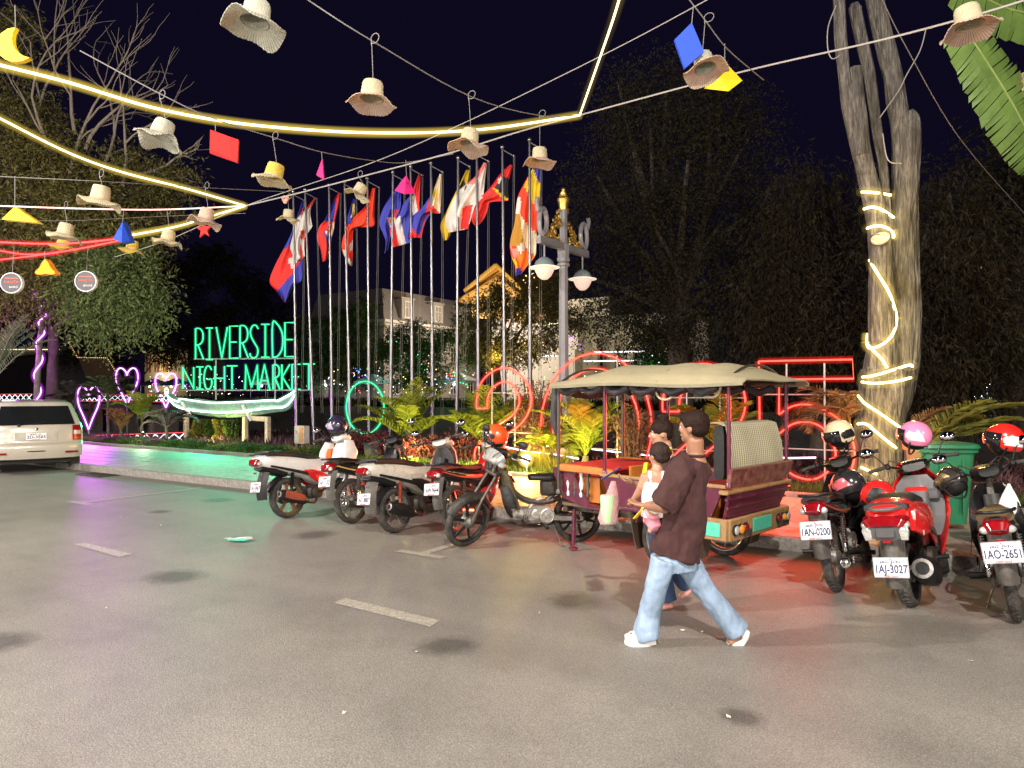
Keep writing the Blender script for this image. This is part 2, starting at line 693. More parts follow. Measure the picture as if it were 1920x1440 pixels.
# dark soft-edged round spots in the parking lane and on the roadway
ms = mat('dark_spot', (0.05, 0.045, 0.042), 0.5, var=0.3, scale=30)
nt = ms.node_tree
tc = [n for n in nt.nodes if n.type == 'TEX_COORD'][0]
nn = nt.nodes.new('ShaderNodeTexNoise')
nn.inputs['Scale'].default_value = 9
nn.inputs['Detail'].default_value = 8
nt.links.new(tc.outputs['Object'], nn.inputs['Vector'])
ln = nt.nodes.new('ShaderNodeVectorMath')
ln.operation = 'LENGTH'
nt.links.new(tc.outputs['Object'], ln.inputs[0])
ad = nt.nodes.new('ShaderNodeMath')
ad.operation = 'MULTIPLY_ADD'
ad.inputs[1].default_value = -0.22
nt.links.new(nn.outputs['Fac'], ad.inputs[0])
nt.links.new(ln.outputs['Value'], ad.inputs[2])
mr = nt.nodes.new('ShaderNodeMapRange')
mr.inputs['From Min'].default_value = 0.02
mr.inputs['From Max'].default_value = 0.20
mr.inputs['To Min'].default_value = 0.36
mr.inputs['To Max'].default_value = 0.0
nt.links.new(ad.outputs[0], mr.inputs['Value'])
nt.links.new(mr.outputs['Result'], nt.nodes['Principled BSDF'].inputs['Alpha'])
sm_ = MB().lathe([(0.002, 0), (0.36, 0)], n=32, caps=False).mesh('dark_spot', ms, 0)
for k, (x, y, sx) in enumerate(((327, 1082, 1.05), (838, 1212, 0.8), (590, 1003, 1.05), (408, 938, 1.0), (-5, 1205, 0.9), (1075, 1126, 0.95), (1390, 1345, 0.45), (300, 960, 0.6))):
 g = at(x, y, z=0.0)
 o = link('dark_spot', sm_, None, (g.x, g.y, 0.0035 + 0.0002 * k), (0, 0, k))
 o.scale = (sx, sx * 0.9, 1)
 tag(o, 'dark roundish spot on the asphalt, ' + ['left of the long lane dash', 'right below the near lane dash', 'behind the parked scooters', 'beside the parking line by the car', 'at the left edge of the road', 'left of the walking pair', 'below the walking pair', 'near the end of the parking line'][k], kind='structure')

# kerb of separate granite stones
M_kerb = mat('kerb_granite', (0.27, 0.255, 0.235), 0.75, var=0.3, scale=14, bump=0.5, bscale=70, dirt=(0.10, 0.09, 0.075), dirt_amt=0.5)
kerb = tag(MB().box((-60, KY + 0.075, 0.03), (200, 0.14, 0.06)).build('kerb', M_kerb, angle=0), 'grey stone kerb between the street and the pavement', kind='structure')
ks = MB().box((0, 0, 0), (0.985, 0.16, 0.15), ch=0.012).mesh('kerb_stone', M_kerb)
for i in range(46):
 o = link('kerb_stone', ks, kerb, (-38.5 + i, KY + 0.08 + random.uniform(-0.004, 0.004), 0.052 + random.uniform(-0.004, 0.003)), (0, random.uniform(-0.003, 0.003), random.uniform(-0.002, 0.002)))

M_pave = mat('paving_tile', (0.30, 0.275, 0.24), 0.55, var=0.22, scale=5, bump=0.3, bscale=90, dirt=(0.12, 0.105, 0.09), dirt_amt=0.45)
M_grout = mat('grout', (0.09, 0.08, 0.07), 0.9)
side = tag(MB().box((-60, (KY + 0.16 + BEDY) / 2, 0.04), (200, BEDY - KY - 0.17, 0.13)).build('pavement', M_grout, angle=0),
   'tiled pavement between the kerb and the planted strip', kind='structure')
tm = MB().box((0, 0, 0), (0.493, 0.493, 0.03), ch=0.005).mesh('paving_tile', M_pave)
for i in range(46):
 for j in range(6):
  link('paving_tile', tm, side, (-19.8 + i * 0.5, KY + 0.42 + j * 0.5, 0.103 + random.uniform(-0.0025, 0.0025)),
    (random.uniform(-0.004, 0.004), random.uniform(-0.004, 0.004), random.choice((0, PI / 2, PI))))
mb = MB()
for i in range(60):
 for j in range(6):
  mb.box((-49.8 + i * 0.5, KY + 0.42 + j * 0.5, 0.103), (0.493, 0.493, 0.03))
for i in range(30):
 for j in range(6):
  mb.box((3.2 + i * 0.5, KY + 0.42 + j * 0.5, 0.103), (0.493, 0.493, 0.03))
tag(mb.build('paving_tile', M_pave, side, angle=0), kind='stuff')
# bed edging stones
M_edge = mat('bed_edging', (0.22, 0.2, 0.18), 0.8, bump=0.4)
em = MB().box((0, 0, 0), (0.79, 0.1, 0.12), ch=0.012).mesh('edging_stone', M_edge)
for i in range(46):
 link('edging_stone', em, side, (-30 + i * 0.8, BEDY + 0.03, 0.13))

M_soil = mat('bed_soil', (0.05, 0.04, 0.03), 0.95, var=0.4, bump=0.8, bscale=20)
P = []
for i in range(60):
 x = -80 + i * 3.0
 row = []
 for j, (y, z) in enumerate([(BEDY + 0.08, 0.11), (12.2, 0.16), (13.5, 0.18), (15, 0.12), (16.5, -0.05), (19, -0.7), (22, -1.75), (23, -2.2)]):
  row.append((x, y, z + (0.06 * mnoise.noise((x * 0.7, y * 0.9, 0)) if j else 0)))
 P.append(row)
tag(MB().grid([[r[j] for r in P] for j in range(8)]).build('planting_bed', M_soil), 'dark earth of the planted river bank', kind='structure')

mw = bpy.data.materials.new('river_water')
mw.use_nodes = True
p = mw.node_tree.nodes['Principled BSDF']
p.inputs['Base Color'].default_value = (0.006, 0.008, 0.008, 1)
p.inputs['Roughness'].default_value = 0.08
nn = mw.node_tree.nodes.new('ShaderNodeTexNoise')
nn.inputs['Scale'].default_value = 2.2
bb = mw.node_tree.nodes.new('ShaderNodeBump')
bb.inputs['Strength'].default_value = 0.25
bb.inputs['Distance'].default_value = 0.1
tcw = mw.node_tree.nodes.new('ShaderNodeTexCoord')
mw.node_tree.links.new(tcw.outputs['Object'], nn.inputs['Vector'])
mw.node_tree.links.new(nn.outputs['Fac'], bb.inputs['Height'])
mw.node_tree.links.new(bb.outputs['Normal'], p.inputs['Normal'])
tag(MB().add([(-160, 21, -1.8), (160, 21, -1.8), (160, 43.2, -1.8), (-160, 43.2, -1.8)], [(0, 1, 2, 3)]).build('river', mw, angle=0),
 'dark river water behind the planted bank', kind='structure')
M_bank = mat('bank_wall', (0.12, 0.11, 0.1), 0.85, var=0.3, bump=0.4)
tag(MB().box((0, 43.2, -0.75), (320, 0.5, 2.5)).build('embankment', M_bank, angle=0), 'low concrete embankment along the far side of the river', kind='structure')
M_far = mat('far_ground', (0.06, 0.055, 0.045), 0.9, var=0.3, bump=0.4, bscale=6)
tag(MB().add([(-300, 43.3, 0.42), (300, 43.3, 0.42), (300, 400, 0.42), (-300, 400, 0.42)], [(0, 1, 2, 3)]).build('far_bank_ground', M_far, angle=0),
 'dark ground of the far river bank', kind='structure')

# ------------------------------------------------------------------ street lamps on the camera's side of the street (outside the picture)
M_lampglass = emit('street_lamp_glass', (1.0, 0.86, 0.7), 8.0)
LAMPS = [((-9.0, -2.0), 7.2, 4700, 'left of the viewer'), ((1.5, -1.0), 7.2, 4300, 'behind the viewer'), ((-21.0, -1.0), 7.2, 4200, 'far down the street to the left'), ((10.0, -1.5), 7.2, 2600, 'to the right of the viewer')]
for (lx, ly), h, pw, wh in LAMPS:
 t = thing('street_lamp', 'grey street lamp with an arm over the roadway ' + wh, 'street lamp', (lx, ly - 1.6, 0), 0, 'street lamps on the near side of the street')
 MB().tube([(0, 0, 0), (0, 0, 4), (0, 0, h - 0.25), (0, 0.5, h + 0.1), (0, 1.3, h + 0.15)], [0.09, 0.07, 0.055, 0.05, 0.045]).build('pole', M_steel, t)
 MB().box((0, 1.6, h + 0.16), (0.34, 0.8, 0.1), ch=0.03).build('lamp_head', M_steel, t)
 MB().box((0, 1.6, h + 0.095), (0.28, 0.7, 0.03), ch=0.01).build('diffuser', M_lampglass, t)
 point_light('street_lamp_light', (0, 1.6, h - 0.25), pw, (1.0, 0.91, 0.81), 0.09, t)
# lamps of the market stalls across the street, behind the viewer, at stall height
for k, (lx, ly) in enumerate(((-24, -4), (-15, -5.5), (-8, -6), (-2.5, -6), (3.5, -6), (10, -5))):
 t = thing('stall_lamp', 'white globe lamp on a stall post behind the viewer, ' + ['first', 'second', 'third', 'fourth', 'fifth', 'sixth'][k] + ' along the street', 'lamp', (lx, ly, 0), 0, 'stall lamps behind the viewer')
 MB().tube([(0, 0, 0), (0, 0, 2.35)], 0.03).build('post', M_steel, t)
 MB().ell((0, 0, 2.55), 0.2, nu=12, nv=8).build('globe', M_lampglass, t)
 point_light('stall_lamp_light', (0, 0.45, 2.55), 1200, (1.0, 0.90, 0.80), 0.3, t)
# ------------------------------------------------------------------ vegetation helpers
rng = np.random.default_rng(11)


def leaf_quads(pts, dirs, ln, wd, jitter=0.35):
 """one four-sided pointed leaf at each point, long axis dirs"""
 n = len(pts)
 d = dirs / np.maximum(np.linalg.norm(dirs, axis=1, keepdims=True), 1e-6)
 rv = rng.normal(size=(n, 3))
 s = np.cross(d, rv)
 s /= np.maximum(np.linalg.norm(s, axis=1, keepdims=True), 1e-6)
 L = (ln * (1 + jitter * rng.uniform(-1, 1, n)))[:, None]
 W = (wd * (1 + jitter * rng.uniform(-1, 1, n)))[:, None]
 v = np.stack([pts, pts + d * L * 0.5 + s * W * 0.5, pts + d * L, pts + d * L * 0.5 - s * W * 0.5], 1).reshape(-1, 3)
 f = np.arange(4 * n).reshape(n, 4)
 return v, f


def crown(name, blobs, n, ln, wd, m, parent, droop=0.2, sprays=9, shell=0.45, spray_len=0.6):
 """foliage as sprays of small leaves filling uneven clumps; blobs = [(centre, radius or (rx,ry,rz))]"""
 vol = np.array([np.prod(b[1]) if isinstance(b[1], (tuple, list)) else b[1] ** 3 for b in blobs], float) ** 0.75
 cnt = np.maximum(1, (n / sprays * vol / vol.sum())).astype(int)
 P, D = [], []
 for (c, r), k in zip(blobs, cnt):
  r = np.array(r if isinstance(r, (tuple, list)) else (r, r, r), float)
  u = rng.normal(size=(k, 3))
  u /= np.linalg.norm(u, axis=1, keepdims=True)
  rad = rng.uniform(shell, 1.0, k) ** 0.6 * (1 + 0.22 * rng.normal(size=k) * 0.6)
  nc = max(4, k // 9)
  uc = rng.normal(size=(nc, 3))
  uc /= np.linalg.norm(uc, axis=1, keepdims=True)
  cc = uc * (rng.uniform(max(0.3, shell), 1.12, nc) ** 0.5)[:, None]
  base = np.array(c)[None] + (cc[rng.integers(0, nc, k)] + u * rad[:, None] * rng.uniform(0.1, 0.34, (k, 1))) * r[None]
  tw = u + 0.6 * rng.normal(size=(k, 3)) + np.array([0, 0, -droop])[None]
  tw /= np.linalg.norm(tw, axis=1, keepdims=True)
  for j in range(sprays):
   t = (j + 0.5) / sprays * spray_len
   p = base + tw * t + np.array([0, 0, -droop * t * t * 0.8])[None] + rng.normal(size=(k, 3)) * 0.035
   dd = tw * 0.5 + rng.normal(size=(k, 3)) * 0.75 + np.array([0, 0, -droop])[None]
   P.append(p)
   D.append(dd)
 P, D = np.concatenate(P), np.concatenate(D)
 v, f = leaf_quads(P, D, ln, wd)
 return link(name, np_mesh(name, v, f, m), parent)


def branches(mb, p, d, ln, r, depth, spread=0.6, k=(2, 3), bend=0.25, grav=0.0, tips=None):
 """recursive tapered limbs"""
 pts = [Vector(p)]
 dd = Vector(d).normalized()
 segs = 4
 for i in range(segs):
  dd = (dd + Vector((random.gauss(0, bend), random.gauss(0, bend), random.gauss(0, bend) - grav)) * 0.5).normalized()
  pts.append(pts[-1] + dd * (ln / segs))
 rr = [r * (1 - 0.45 * i / segs) for i in range(segs + 1)]
 mb.tube(pts, rr, n=7 if r > 0.03 else 4, caps=False)
 if tips is not None and depth <= 1:
  tips.append(pts[-1])
 if depth <= 0:
  return
 for j in range(random.randint(*k)):
  q = pts[random.choice((2, 3, 4))] if j else pts[-1]
  nd = (dd + Vector((random.gauss(0, spread), random.gauss(0, spread), random.gauss(0, spread * 0.6)))).normalized()
  branches(mb, q, nd, ln * random.uniform(0.6, 0.85), r * 0.55, depth - 1, spread, k, bend, grav, tips)


M_bark_g = mat('grey_bark', (0.16, 0.14, 0.12), 0.9, var=0.35, scale=9, bump=0.8, bscale=30)
M_bark_d = mat('dark_bark', (0.07, 0.055, 0.045), 0.9, var=0.35, scale=9, bump=0.8, bscale=30)
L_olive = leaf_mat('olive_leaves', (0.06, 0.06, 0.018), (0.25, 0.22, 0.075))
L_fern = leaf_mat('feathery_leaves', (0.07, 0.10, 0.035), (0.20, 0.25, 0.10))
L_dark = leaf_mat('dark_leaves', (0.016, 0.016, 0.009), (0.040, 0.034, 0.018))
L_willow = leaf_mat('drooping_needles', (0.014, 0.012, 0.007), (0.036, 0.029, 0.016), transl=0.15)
L_green = leaf_mat('green_leaves', (0.02, 0.05, 0.012), (0.075, 0.125, 0.03))
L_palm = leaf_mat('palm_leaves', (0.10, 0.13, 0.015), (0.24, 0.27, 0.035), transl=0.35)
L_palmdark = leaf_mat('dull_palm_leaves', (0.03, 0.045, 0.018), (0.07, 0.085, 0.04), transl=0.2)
L_dry = leaf_mat('dry_leaves', (0.10, 0.045, 0.02), (0.26, 0.15, 0.07), transl=0.2)
L_maroon = leaf_mat('maroon_leaves', (0.045, 0.010, 0.014), (0.15, 0.03, 0.04), transl=0.15)
L_purple = leaf_mat('purple_brown_leaves', (0.05, 0.025, 0.035), (0.13, 0.07, 0.08), transl=0.15)
L_bedgrass = leaf_mat('grass_blades', (0.03, 0.06, 0.012), (0.12, 0.15, 0.04), transl=0.3)
L_yellow = leaf_mat('yellow_green_leaves', (0.10, 0.10, 0.02), (0.26, 0.24, 0.05), transl=0.3)


def tree(name, label, cat, base, h, blobs, n, ln, wd, leaf, bark, group=None, r=0.25, **kw):
 t = thing(name, label, cat, base, 0, group)
 mb = MB()
 mb.tube(spline([(0, 0, -0.3), (0.1, 0.05, h * 0.2), (-0.05, 0.1, h * 0.4), (0.1, 0, h * 0.62)], 4), [r * (1.25 - 0.05 * i) for i in range(13)], n=10)
 for c, rr in blobs:
  c = Vector(c)
  st = Vector((0, 0, h * random.uniform(0.3, 0.55)))
  mid = (st + c) / 2 + Vector((random.uniform(-0.4, 0.4), random.uniform(-0.4, 0.4), random.uniform(0, 0.5)))
  mb.tube(spline([st, mid, c], 4), [r * 0.4 * (1 - 0.09 * i) for i in range(9)], n=6, caps=False)
 mb.build('trunk', bark, t)
 crown('crown', blobs, n, ln, wd, leaf, t, **kw)
 return t


def frond(length, up, droop, nl, ll, lw, twist=0.0, vshape=0.5):
 """pinnate frond along +X from the origin: returns midrib points and leaflet verts/faces"""
 pts = []
 for i in range(13):
  s = i / 12
  a = up - droop * s * s
  if i == 0:
   p = Vector((0, 0, 0))
  else:
   p = pts[-1] + Vector((math.cos(a), 0, math.sin(a))) * (length / 12)
  pts.append(p)
 vs, fs = [], []
 for sgn in (-1, 1):
  for k in range(nl):
   s = 0.16 + 0.84 * (k + random.uniform(0.2, 0.8)) / nl
   i = min(11, int(s * 12))
   p = pts[i].lerp(pts[i + 1], s * 12 - i)
   t = (pts[i + 1] - pts[i]).normalized()
   nrm = Vector((0, sgn, 0))
   upv = t.cross(Vector((0, 1, 0)))
   if upv.z < 0:
    upv = -upv
   L = ll * (math.sin(PI * min(1, 0.18 + 0.82 * s)) ** 0.6) * random.uniform(0.85, 1.1)
   d = (nrm * 0.8 + t * 0.65 + upv * (vshape + random.uniform(-0.15, 0.15))).normalized()
   m1 = p + d * L * 0.5
   e = p + d * L + Vector((0, 0, -0.25 * L))
   w = t * lw * 0.5
   o = len(vs)
   vs += [p - w * 0.5, p + w * 0.5, m1 + w, e, m1 - w]
   fs += [(o, o + 1, o + 2, o + 3, o + 4)]
 return pts, vs, fs


def palm(name, label, cat, base, trunk_h, trunk_r, nf, length, leaf, bark, group=None, up=(0.5, 1.3), droop=1.3, nl=22, ll=0.4, lw=0.035, vshape=0.4, az=None):
 t = thing(name, label, cat, base, random.uniform(0, 6) if az is None else 0, group)
 if trunk_h > 0:
  MB().tube(spline([(0, 0, -0.1), (0.02, 0, trunk_h * 0.5), (0, 0.02, trunk_h)], 4), [trunk_r * (1.15 - 0.03 * i) for i in range(9)], n=8).build('trunk', bark, t)
 for k in range(nf):
  a = (2.4 * k + random.uniform(-0.25, 0.25)) if az is None else az[k % len(az)] + random.uniform(-0.15, 0.15)
  u = random.uniform(*up)
  pts, vs, fs = frond(length * random.uniform(0.8, 1.1), u, droop * random.uniform(0.7, 1.2), nl, ll, lw, vshape=vshape)
  mb = MB()
  mb.tube(pts, [max(0.004, 0.014 * (1 - i / 13)) for i in range(13)], n=5)
  mb.add(vs, fs)
  o = mb.build('frond', leaf, t, angle=0)
  o.location = (0, 0, trunk_h)
  o.rotation_euler = (0, 0, a)
 return t


def bush(name, label, cat, base, r, h, n, ln, wd, leaf, group=None, stems=10, droop=0.0):
 t = thing(name, label, cat, base, random.uniform(0, 6), group)
 mb = MB()
 P, D = [], []
 for i in range(stems):
  a = 2.4 * i + random.uniform(-0.3, 0.3)
  rr = r * math.sqrt((i + 0.5) / stems)
  top = Vector((math.cos(a) * rr, math.sin(a) * rr, h * random.uniform(0.65, 1.05)))
  q = spline([(math.cos(a) * rr * 0.25, math.sin(a) * rr * 0.25, -0.05), top * 0.5 + Vector((0, 0, h * 0.05)), top], 4)
  mb.tube(q, 0.006 + 0.006 * h, n=5, caps=False)
  k = n // stems
  for j in range(k):
   s = random.uniform(0.25, 1)
   p = q[min(8, int(s * 8))]
   P.append((p.x + random.gauss(0, r * 0.16), p.y + random.gauss(0, r * 0.16), p.z + random.gauss(0, h * 0.05)))
   D.append((random.gauss(math.cos(a) * 0.4, 0.6), random.gauss(math.sin(a) * 0.4, 0.6), random.gauss(0.5 - droop, 0.5)))
 mb.build('stem', M_bark_d, t)
 v, f = leaf_quads(np.array(P), np.array(D), ln, wd)
 link('foliage', np_mesh('foliage', v, f, leaf), t)
 return t


# ------------------------------------------------------------------ big trees
# tree on the left behind the car: feathery lit crown with a bare dead top
K = 1.65
b = at(95, 690, d=17 * K)
b.z = 0.1


def rel(px, py, d, base):
 return tuple(at(px, py, d=d) - base)


bl = []
for (x, y, d, r) in [(40, 430, 16, 1.5), (130, 330, 17, 1.3), (230, 360, 17, 1.2), (300, 345, 17, 0.75), (180, 460, 15, 1.3), (80, 300, 17.5, 1.2), (30, 210, 18, 1.3), (20, 60, 18, 0.9),
      (240, 520, 14.5, 0.75), (190, 570, 14, 0.6), (110, 500, 14.5, 0.9), (30, 530, 15, 1.0), (330, 320, 17, 0.5), (255, 300, 17.5, 0.7), (150, 410, 15.5, 1.2), (215, 440, 15, 0.9)]:
 bl.append((rel(x, y, d * K, b), (r * K * 0.8, r * K * 0.8, r * K * 0.6)))
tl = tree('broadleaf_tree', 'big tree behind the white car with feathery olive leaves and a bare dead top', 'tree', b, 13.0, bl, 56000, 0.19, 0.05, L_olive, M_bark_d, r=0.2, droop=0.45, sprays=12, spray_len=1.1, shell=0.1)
mb = MB()
for (x0, y0, x1, y1, d) in [(130, 330, 170, 150, 17), (190, 330, 235, 175, 17), (100, 330, 80, 130, 17), (230, 350, 255, 210, 17), (60, 250, 110, 90, 18), (140, 250, 120, 60, 17.5), (250, 330, 330, 300, 17), (160, 280, 205, 140, 17)]:
 p0, p1 = at(x0, y0, d=d * K) - b, at(x1, y1, d=d * K) - b
 branches(mb, p0, p1 - p0, (p1 - p0).length * 0.75, 0.075, 3, 0.42, (2, 3), 0.22, -0.04)
mb.build('dead_branches', mat('dead_wood', (0.30, 0.25, 0.20), 0.9, var=0.2), tl)
# light green feathery spray hanging at its right lower side
bl2 = [(rel(x, y, d * K, b), (r * K, r * K, r * K * 0.7)) for x, y, d, r in [(250, 540, 13.5, 0.45), (215, 500, 13.8, 0.5), (190, 590, 13.5, 0.35), (262, 570, 13.4, 0.3), (170, 540, 13.8, 0.4), (230, 480, 13.8, 0.4)]]
crown('lower_foliage', bl2, 16000, 0.15, 0.05, L_fern, tl, droop=0.5, sprays=12, spray_len=0.95, shell=0.1)

# dark trees across the river and on the bank
def bigtree(label, px, pbase, Y, blobs, n, ln, wd, leaf, r, droop, group='dark trees along the river', sl=0.8, zb=None, name='dark_tree', shell=0.25):
 base = at(px, pbase, Y=Y)
 base.z = -0.6 if Y < 30 else 0.42
 if zb is not None:
  base.z = zb
 d0 = (base - Vector((0, 0, CAMH))).dot(CAM_M @ Vector((0, 0, -1)))
 bb_ = []
 for (x, y, dd, rad) in blobs:
  rr = rad if isinstance(rad, tuple) else (rad, rad, rad * 0.85)
  bb_.append((rel(x, y, d0 + dd, base), rr))
 top = max(c[2] for c, _ in bb_)
 return tree(name, label, 'tree', base, top * 0.9, bb_, n, ln, wd, leaf, M_bark_d, group, r=r, droop=droop, sprays=10, spray_len=sl, shell=shell)


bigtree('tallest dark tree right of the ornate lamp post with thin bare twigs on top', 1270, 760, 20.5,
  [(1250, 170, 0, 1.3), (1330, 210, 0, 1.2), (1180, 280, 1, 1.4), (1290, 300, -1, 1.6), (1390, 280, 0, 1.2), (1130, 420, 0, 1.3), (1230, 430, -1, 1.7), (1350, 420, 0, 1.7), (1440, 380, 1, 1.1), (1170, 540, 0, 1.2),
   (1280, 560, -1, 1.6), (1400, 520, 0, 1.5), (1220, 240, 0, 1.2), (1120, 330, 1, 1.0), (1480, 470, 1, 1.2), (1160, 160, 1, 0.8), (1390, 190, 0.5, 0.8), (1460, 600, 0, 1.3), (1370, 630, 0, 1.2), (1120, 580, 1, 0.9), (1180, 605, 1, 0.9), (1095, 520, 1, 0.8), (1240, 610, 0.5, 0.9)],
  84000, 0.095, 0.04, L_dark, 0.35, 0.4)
bigtree('dark drooping tree left of the light-wrapped trunk with hair-like hanging needles', 1530, 800, 19.0,
  [(1500, 380, 0, 1.1), (1570, 420, 0, 1.0), (1500, 500, 0, 1.2), (1580, 540, -1, 1.2), (1540, 620, 0, 1.2), (1460, 640, 0, 1.0), (1590, 660, 0, 0.9), (1440, 560, 0, 0.9), (1540, 330, 0, 0.7)],
  36000, 0.16, 0.03, L_willow, 0.22, 1.0, sl=1.0)
bigtree('dark drooping tree right of the light-wrapped trunk with needles down to the bins', 1770, 800, 16.5,
  [(1740, 420, 0, 0.9), (1800, 470, 0, 1.0), (1750, 540, 0, 1.1), (1820, 590, 0, 0.9), (1760, 640, 0, 1.0), (1840, 660, 0.5, 0.7), (1720, 600, 0, 0.8), (1730, 690, 0, 0.8), (1780, 360, 0.5, 0.6)],
  36000, 0.15, 0.026, L_willow, 0.2, 1.0, sl=0.9)
bigtree('dark tree at the far right edge standing beyond the parked bikes', 1900, 780, 24.0,
  [(1890, 330, 0, 1.8), (1850, 420, 0, 1.4), (1930, 450, 0, 2.0), (1960, 300, 0, 1.8), (1900, 540, 1, 1.5), (1960, 600, 0, 1.6)],
  18000, 0.16, 0.06, L_dark, 0.3, 0.3)
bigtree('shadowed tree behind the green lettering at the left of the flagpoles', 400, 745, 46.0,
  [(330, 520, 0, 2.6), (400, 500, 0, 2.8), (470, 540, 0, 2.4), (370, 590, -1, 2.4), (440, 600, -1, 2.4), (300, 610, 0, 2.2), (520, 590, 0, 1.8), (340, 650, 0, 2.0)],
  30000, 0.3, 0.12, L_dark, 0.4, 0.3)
bigtree('dark tree rising behind the second and third flagpoles', 610, 745, 47.0,
  [(590, 640, 0, 2.6), (650, 620, 0, 2.4), (700, 640, 0, 2.2), (560, 690, -1, 2.0), (640, 690, -1, 2.2), (690, 590, 0, 1.8), (680, 690, 0, 2.0)],
  24000, 0.28, 0.11, L_green, 0.35, 0.3)
bigtree('round green tree lit from below by party lights between the middle flagpoles', 770, 745, 46.0,
  [(740, 650, 0, 1.6), (790, 660, 0, 1.7), (830, 640, 0, 1.4), (760, 695, -1, 1.5), (810, 700, -1, 1.4), (770, 625, 0, 1.2)],
  18000, 0.22, 0.09, L_green, 0.25, 0.3)
bigtree('dense tree in front of the balcony house behind the tenth and eleventh flagpoles', 930, 745, 44.5,
  [(900, 600, 0, 1.7), (950, 560, 0, 1.8), (1000, 580, 0, 1.7), (920, 650, -1, 1.6), (980, 650, -1, 1.6), (1040, 550, 0, 1.5), (880, 660, 0, 1.2), (1020, 640, 0, 1.2), (1060, 600, 0, 1.2), (1000, 530, 0, 1.0)],
  26000, 0.22, 0.09, L_olive, 0.3, 0.3)
bigtree('lit bushy tree beside the white arcade right of the lamp post', 1230, 750, 40.0 + 4.5,
  [(1220, 690, 0, 1.2), (1260, 680, 0, 1.2), (1240, 640, 0, 1.1), (1290, 690, 0, 1.0)],
  9000, 0.2, 0.08, L_green, 0.2, 0.3)
bigtree('dark low tree between the hearts and the green lettering', 230, 760, 30.0,
  [(190, 640, 0, 1.6), (260, 640, 0, 1.5), (150, 600, 0, 1.4), (210, 690, 0, 1.2), (300, 660, 0, 1.3), (120, 660, 0, 1.2)],
  18000, 0.2, 0.07, L_dark, 0.2, 0.3, zb=-1.9)
# ------------------------------------------------------------------ light ropes: core + glowing halo shell materials
C_warm = emit('warm_rope_core', (1.0, 0.86, 0.45), 3.4)
S_warm = halo('warm_rope_halo', (1.0, 0.70, 0.10), 3.00, 0.109)
C_white = emit('white_rope_core', (0.92, 1.0, 0.97), 5.0)
S_white = halo('white_rope_halo', (0.35, 0.95, 0.75), 2.40, 0.109)
C_pinkw = emit('pale_pink_rope_core', (1.0, 0.62, 0.55), 1.6)
C_redrope = emit('red_rope_core', (1.0, 0.10, 0.10), 2.2)
S_redrope = halo('red_rope_halo', (1.0, 0.02, 0.03), 2.88, 0.122)
C_green = emit('green_neon_core', (0.06, 1.0, 0.38), 1.6)
S_green = halo('green_neon_halo', (0.0, 0.75, 0.30), 1.92, 0.122)
C_red = emit('red_neon_core', (1.0, 0.11, 0.075), 2.1)
S_red = halo('red_neon_halo', (1.0, 0.02, 0.015), 2.40, 0.122)
C_mag = emit('magenta_neon_core', (1.0, 0.55, 1.0), 2.6)
S_mag = halo('magenta_neon_halo', (0.65, 0.05, 0.95), 2.88, 0.130)
M_pole = mat('pole_steel', (0.22, 0.22, 0.23), 0.3, 0.9, var=0.12, scale=3, dirt=(0.25, 0.22, 0.18), dirt_amt=0.2)
M_frame = mat('galvanised_frame', (0.35, 0.36, 0.37), 0.5, 0.5, var=0.15)
M_cable = mat('white_cable', (0.34, 0.325, 0.31), 0.5, var=0.1)
M_string = mat('grey_string', (0.20, 0.19, 0.18), 0.7, var=0.1)

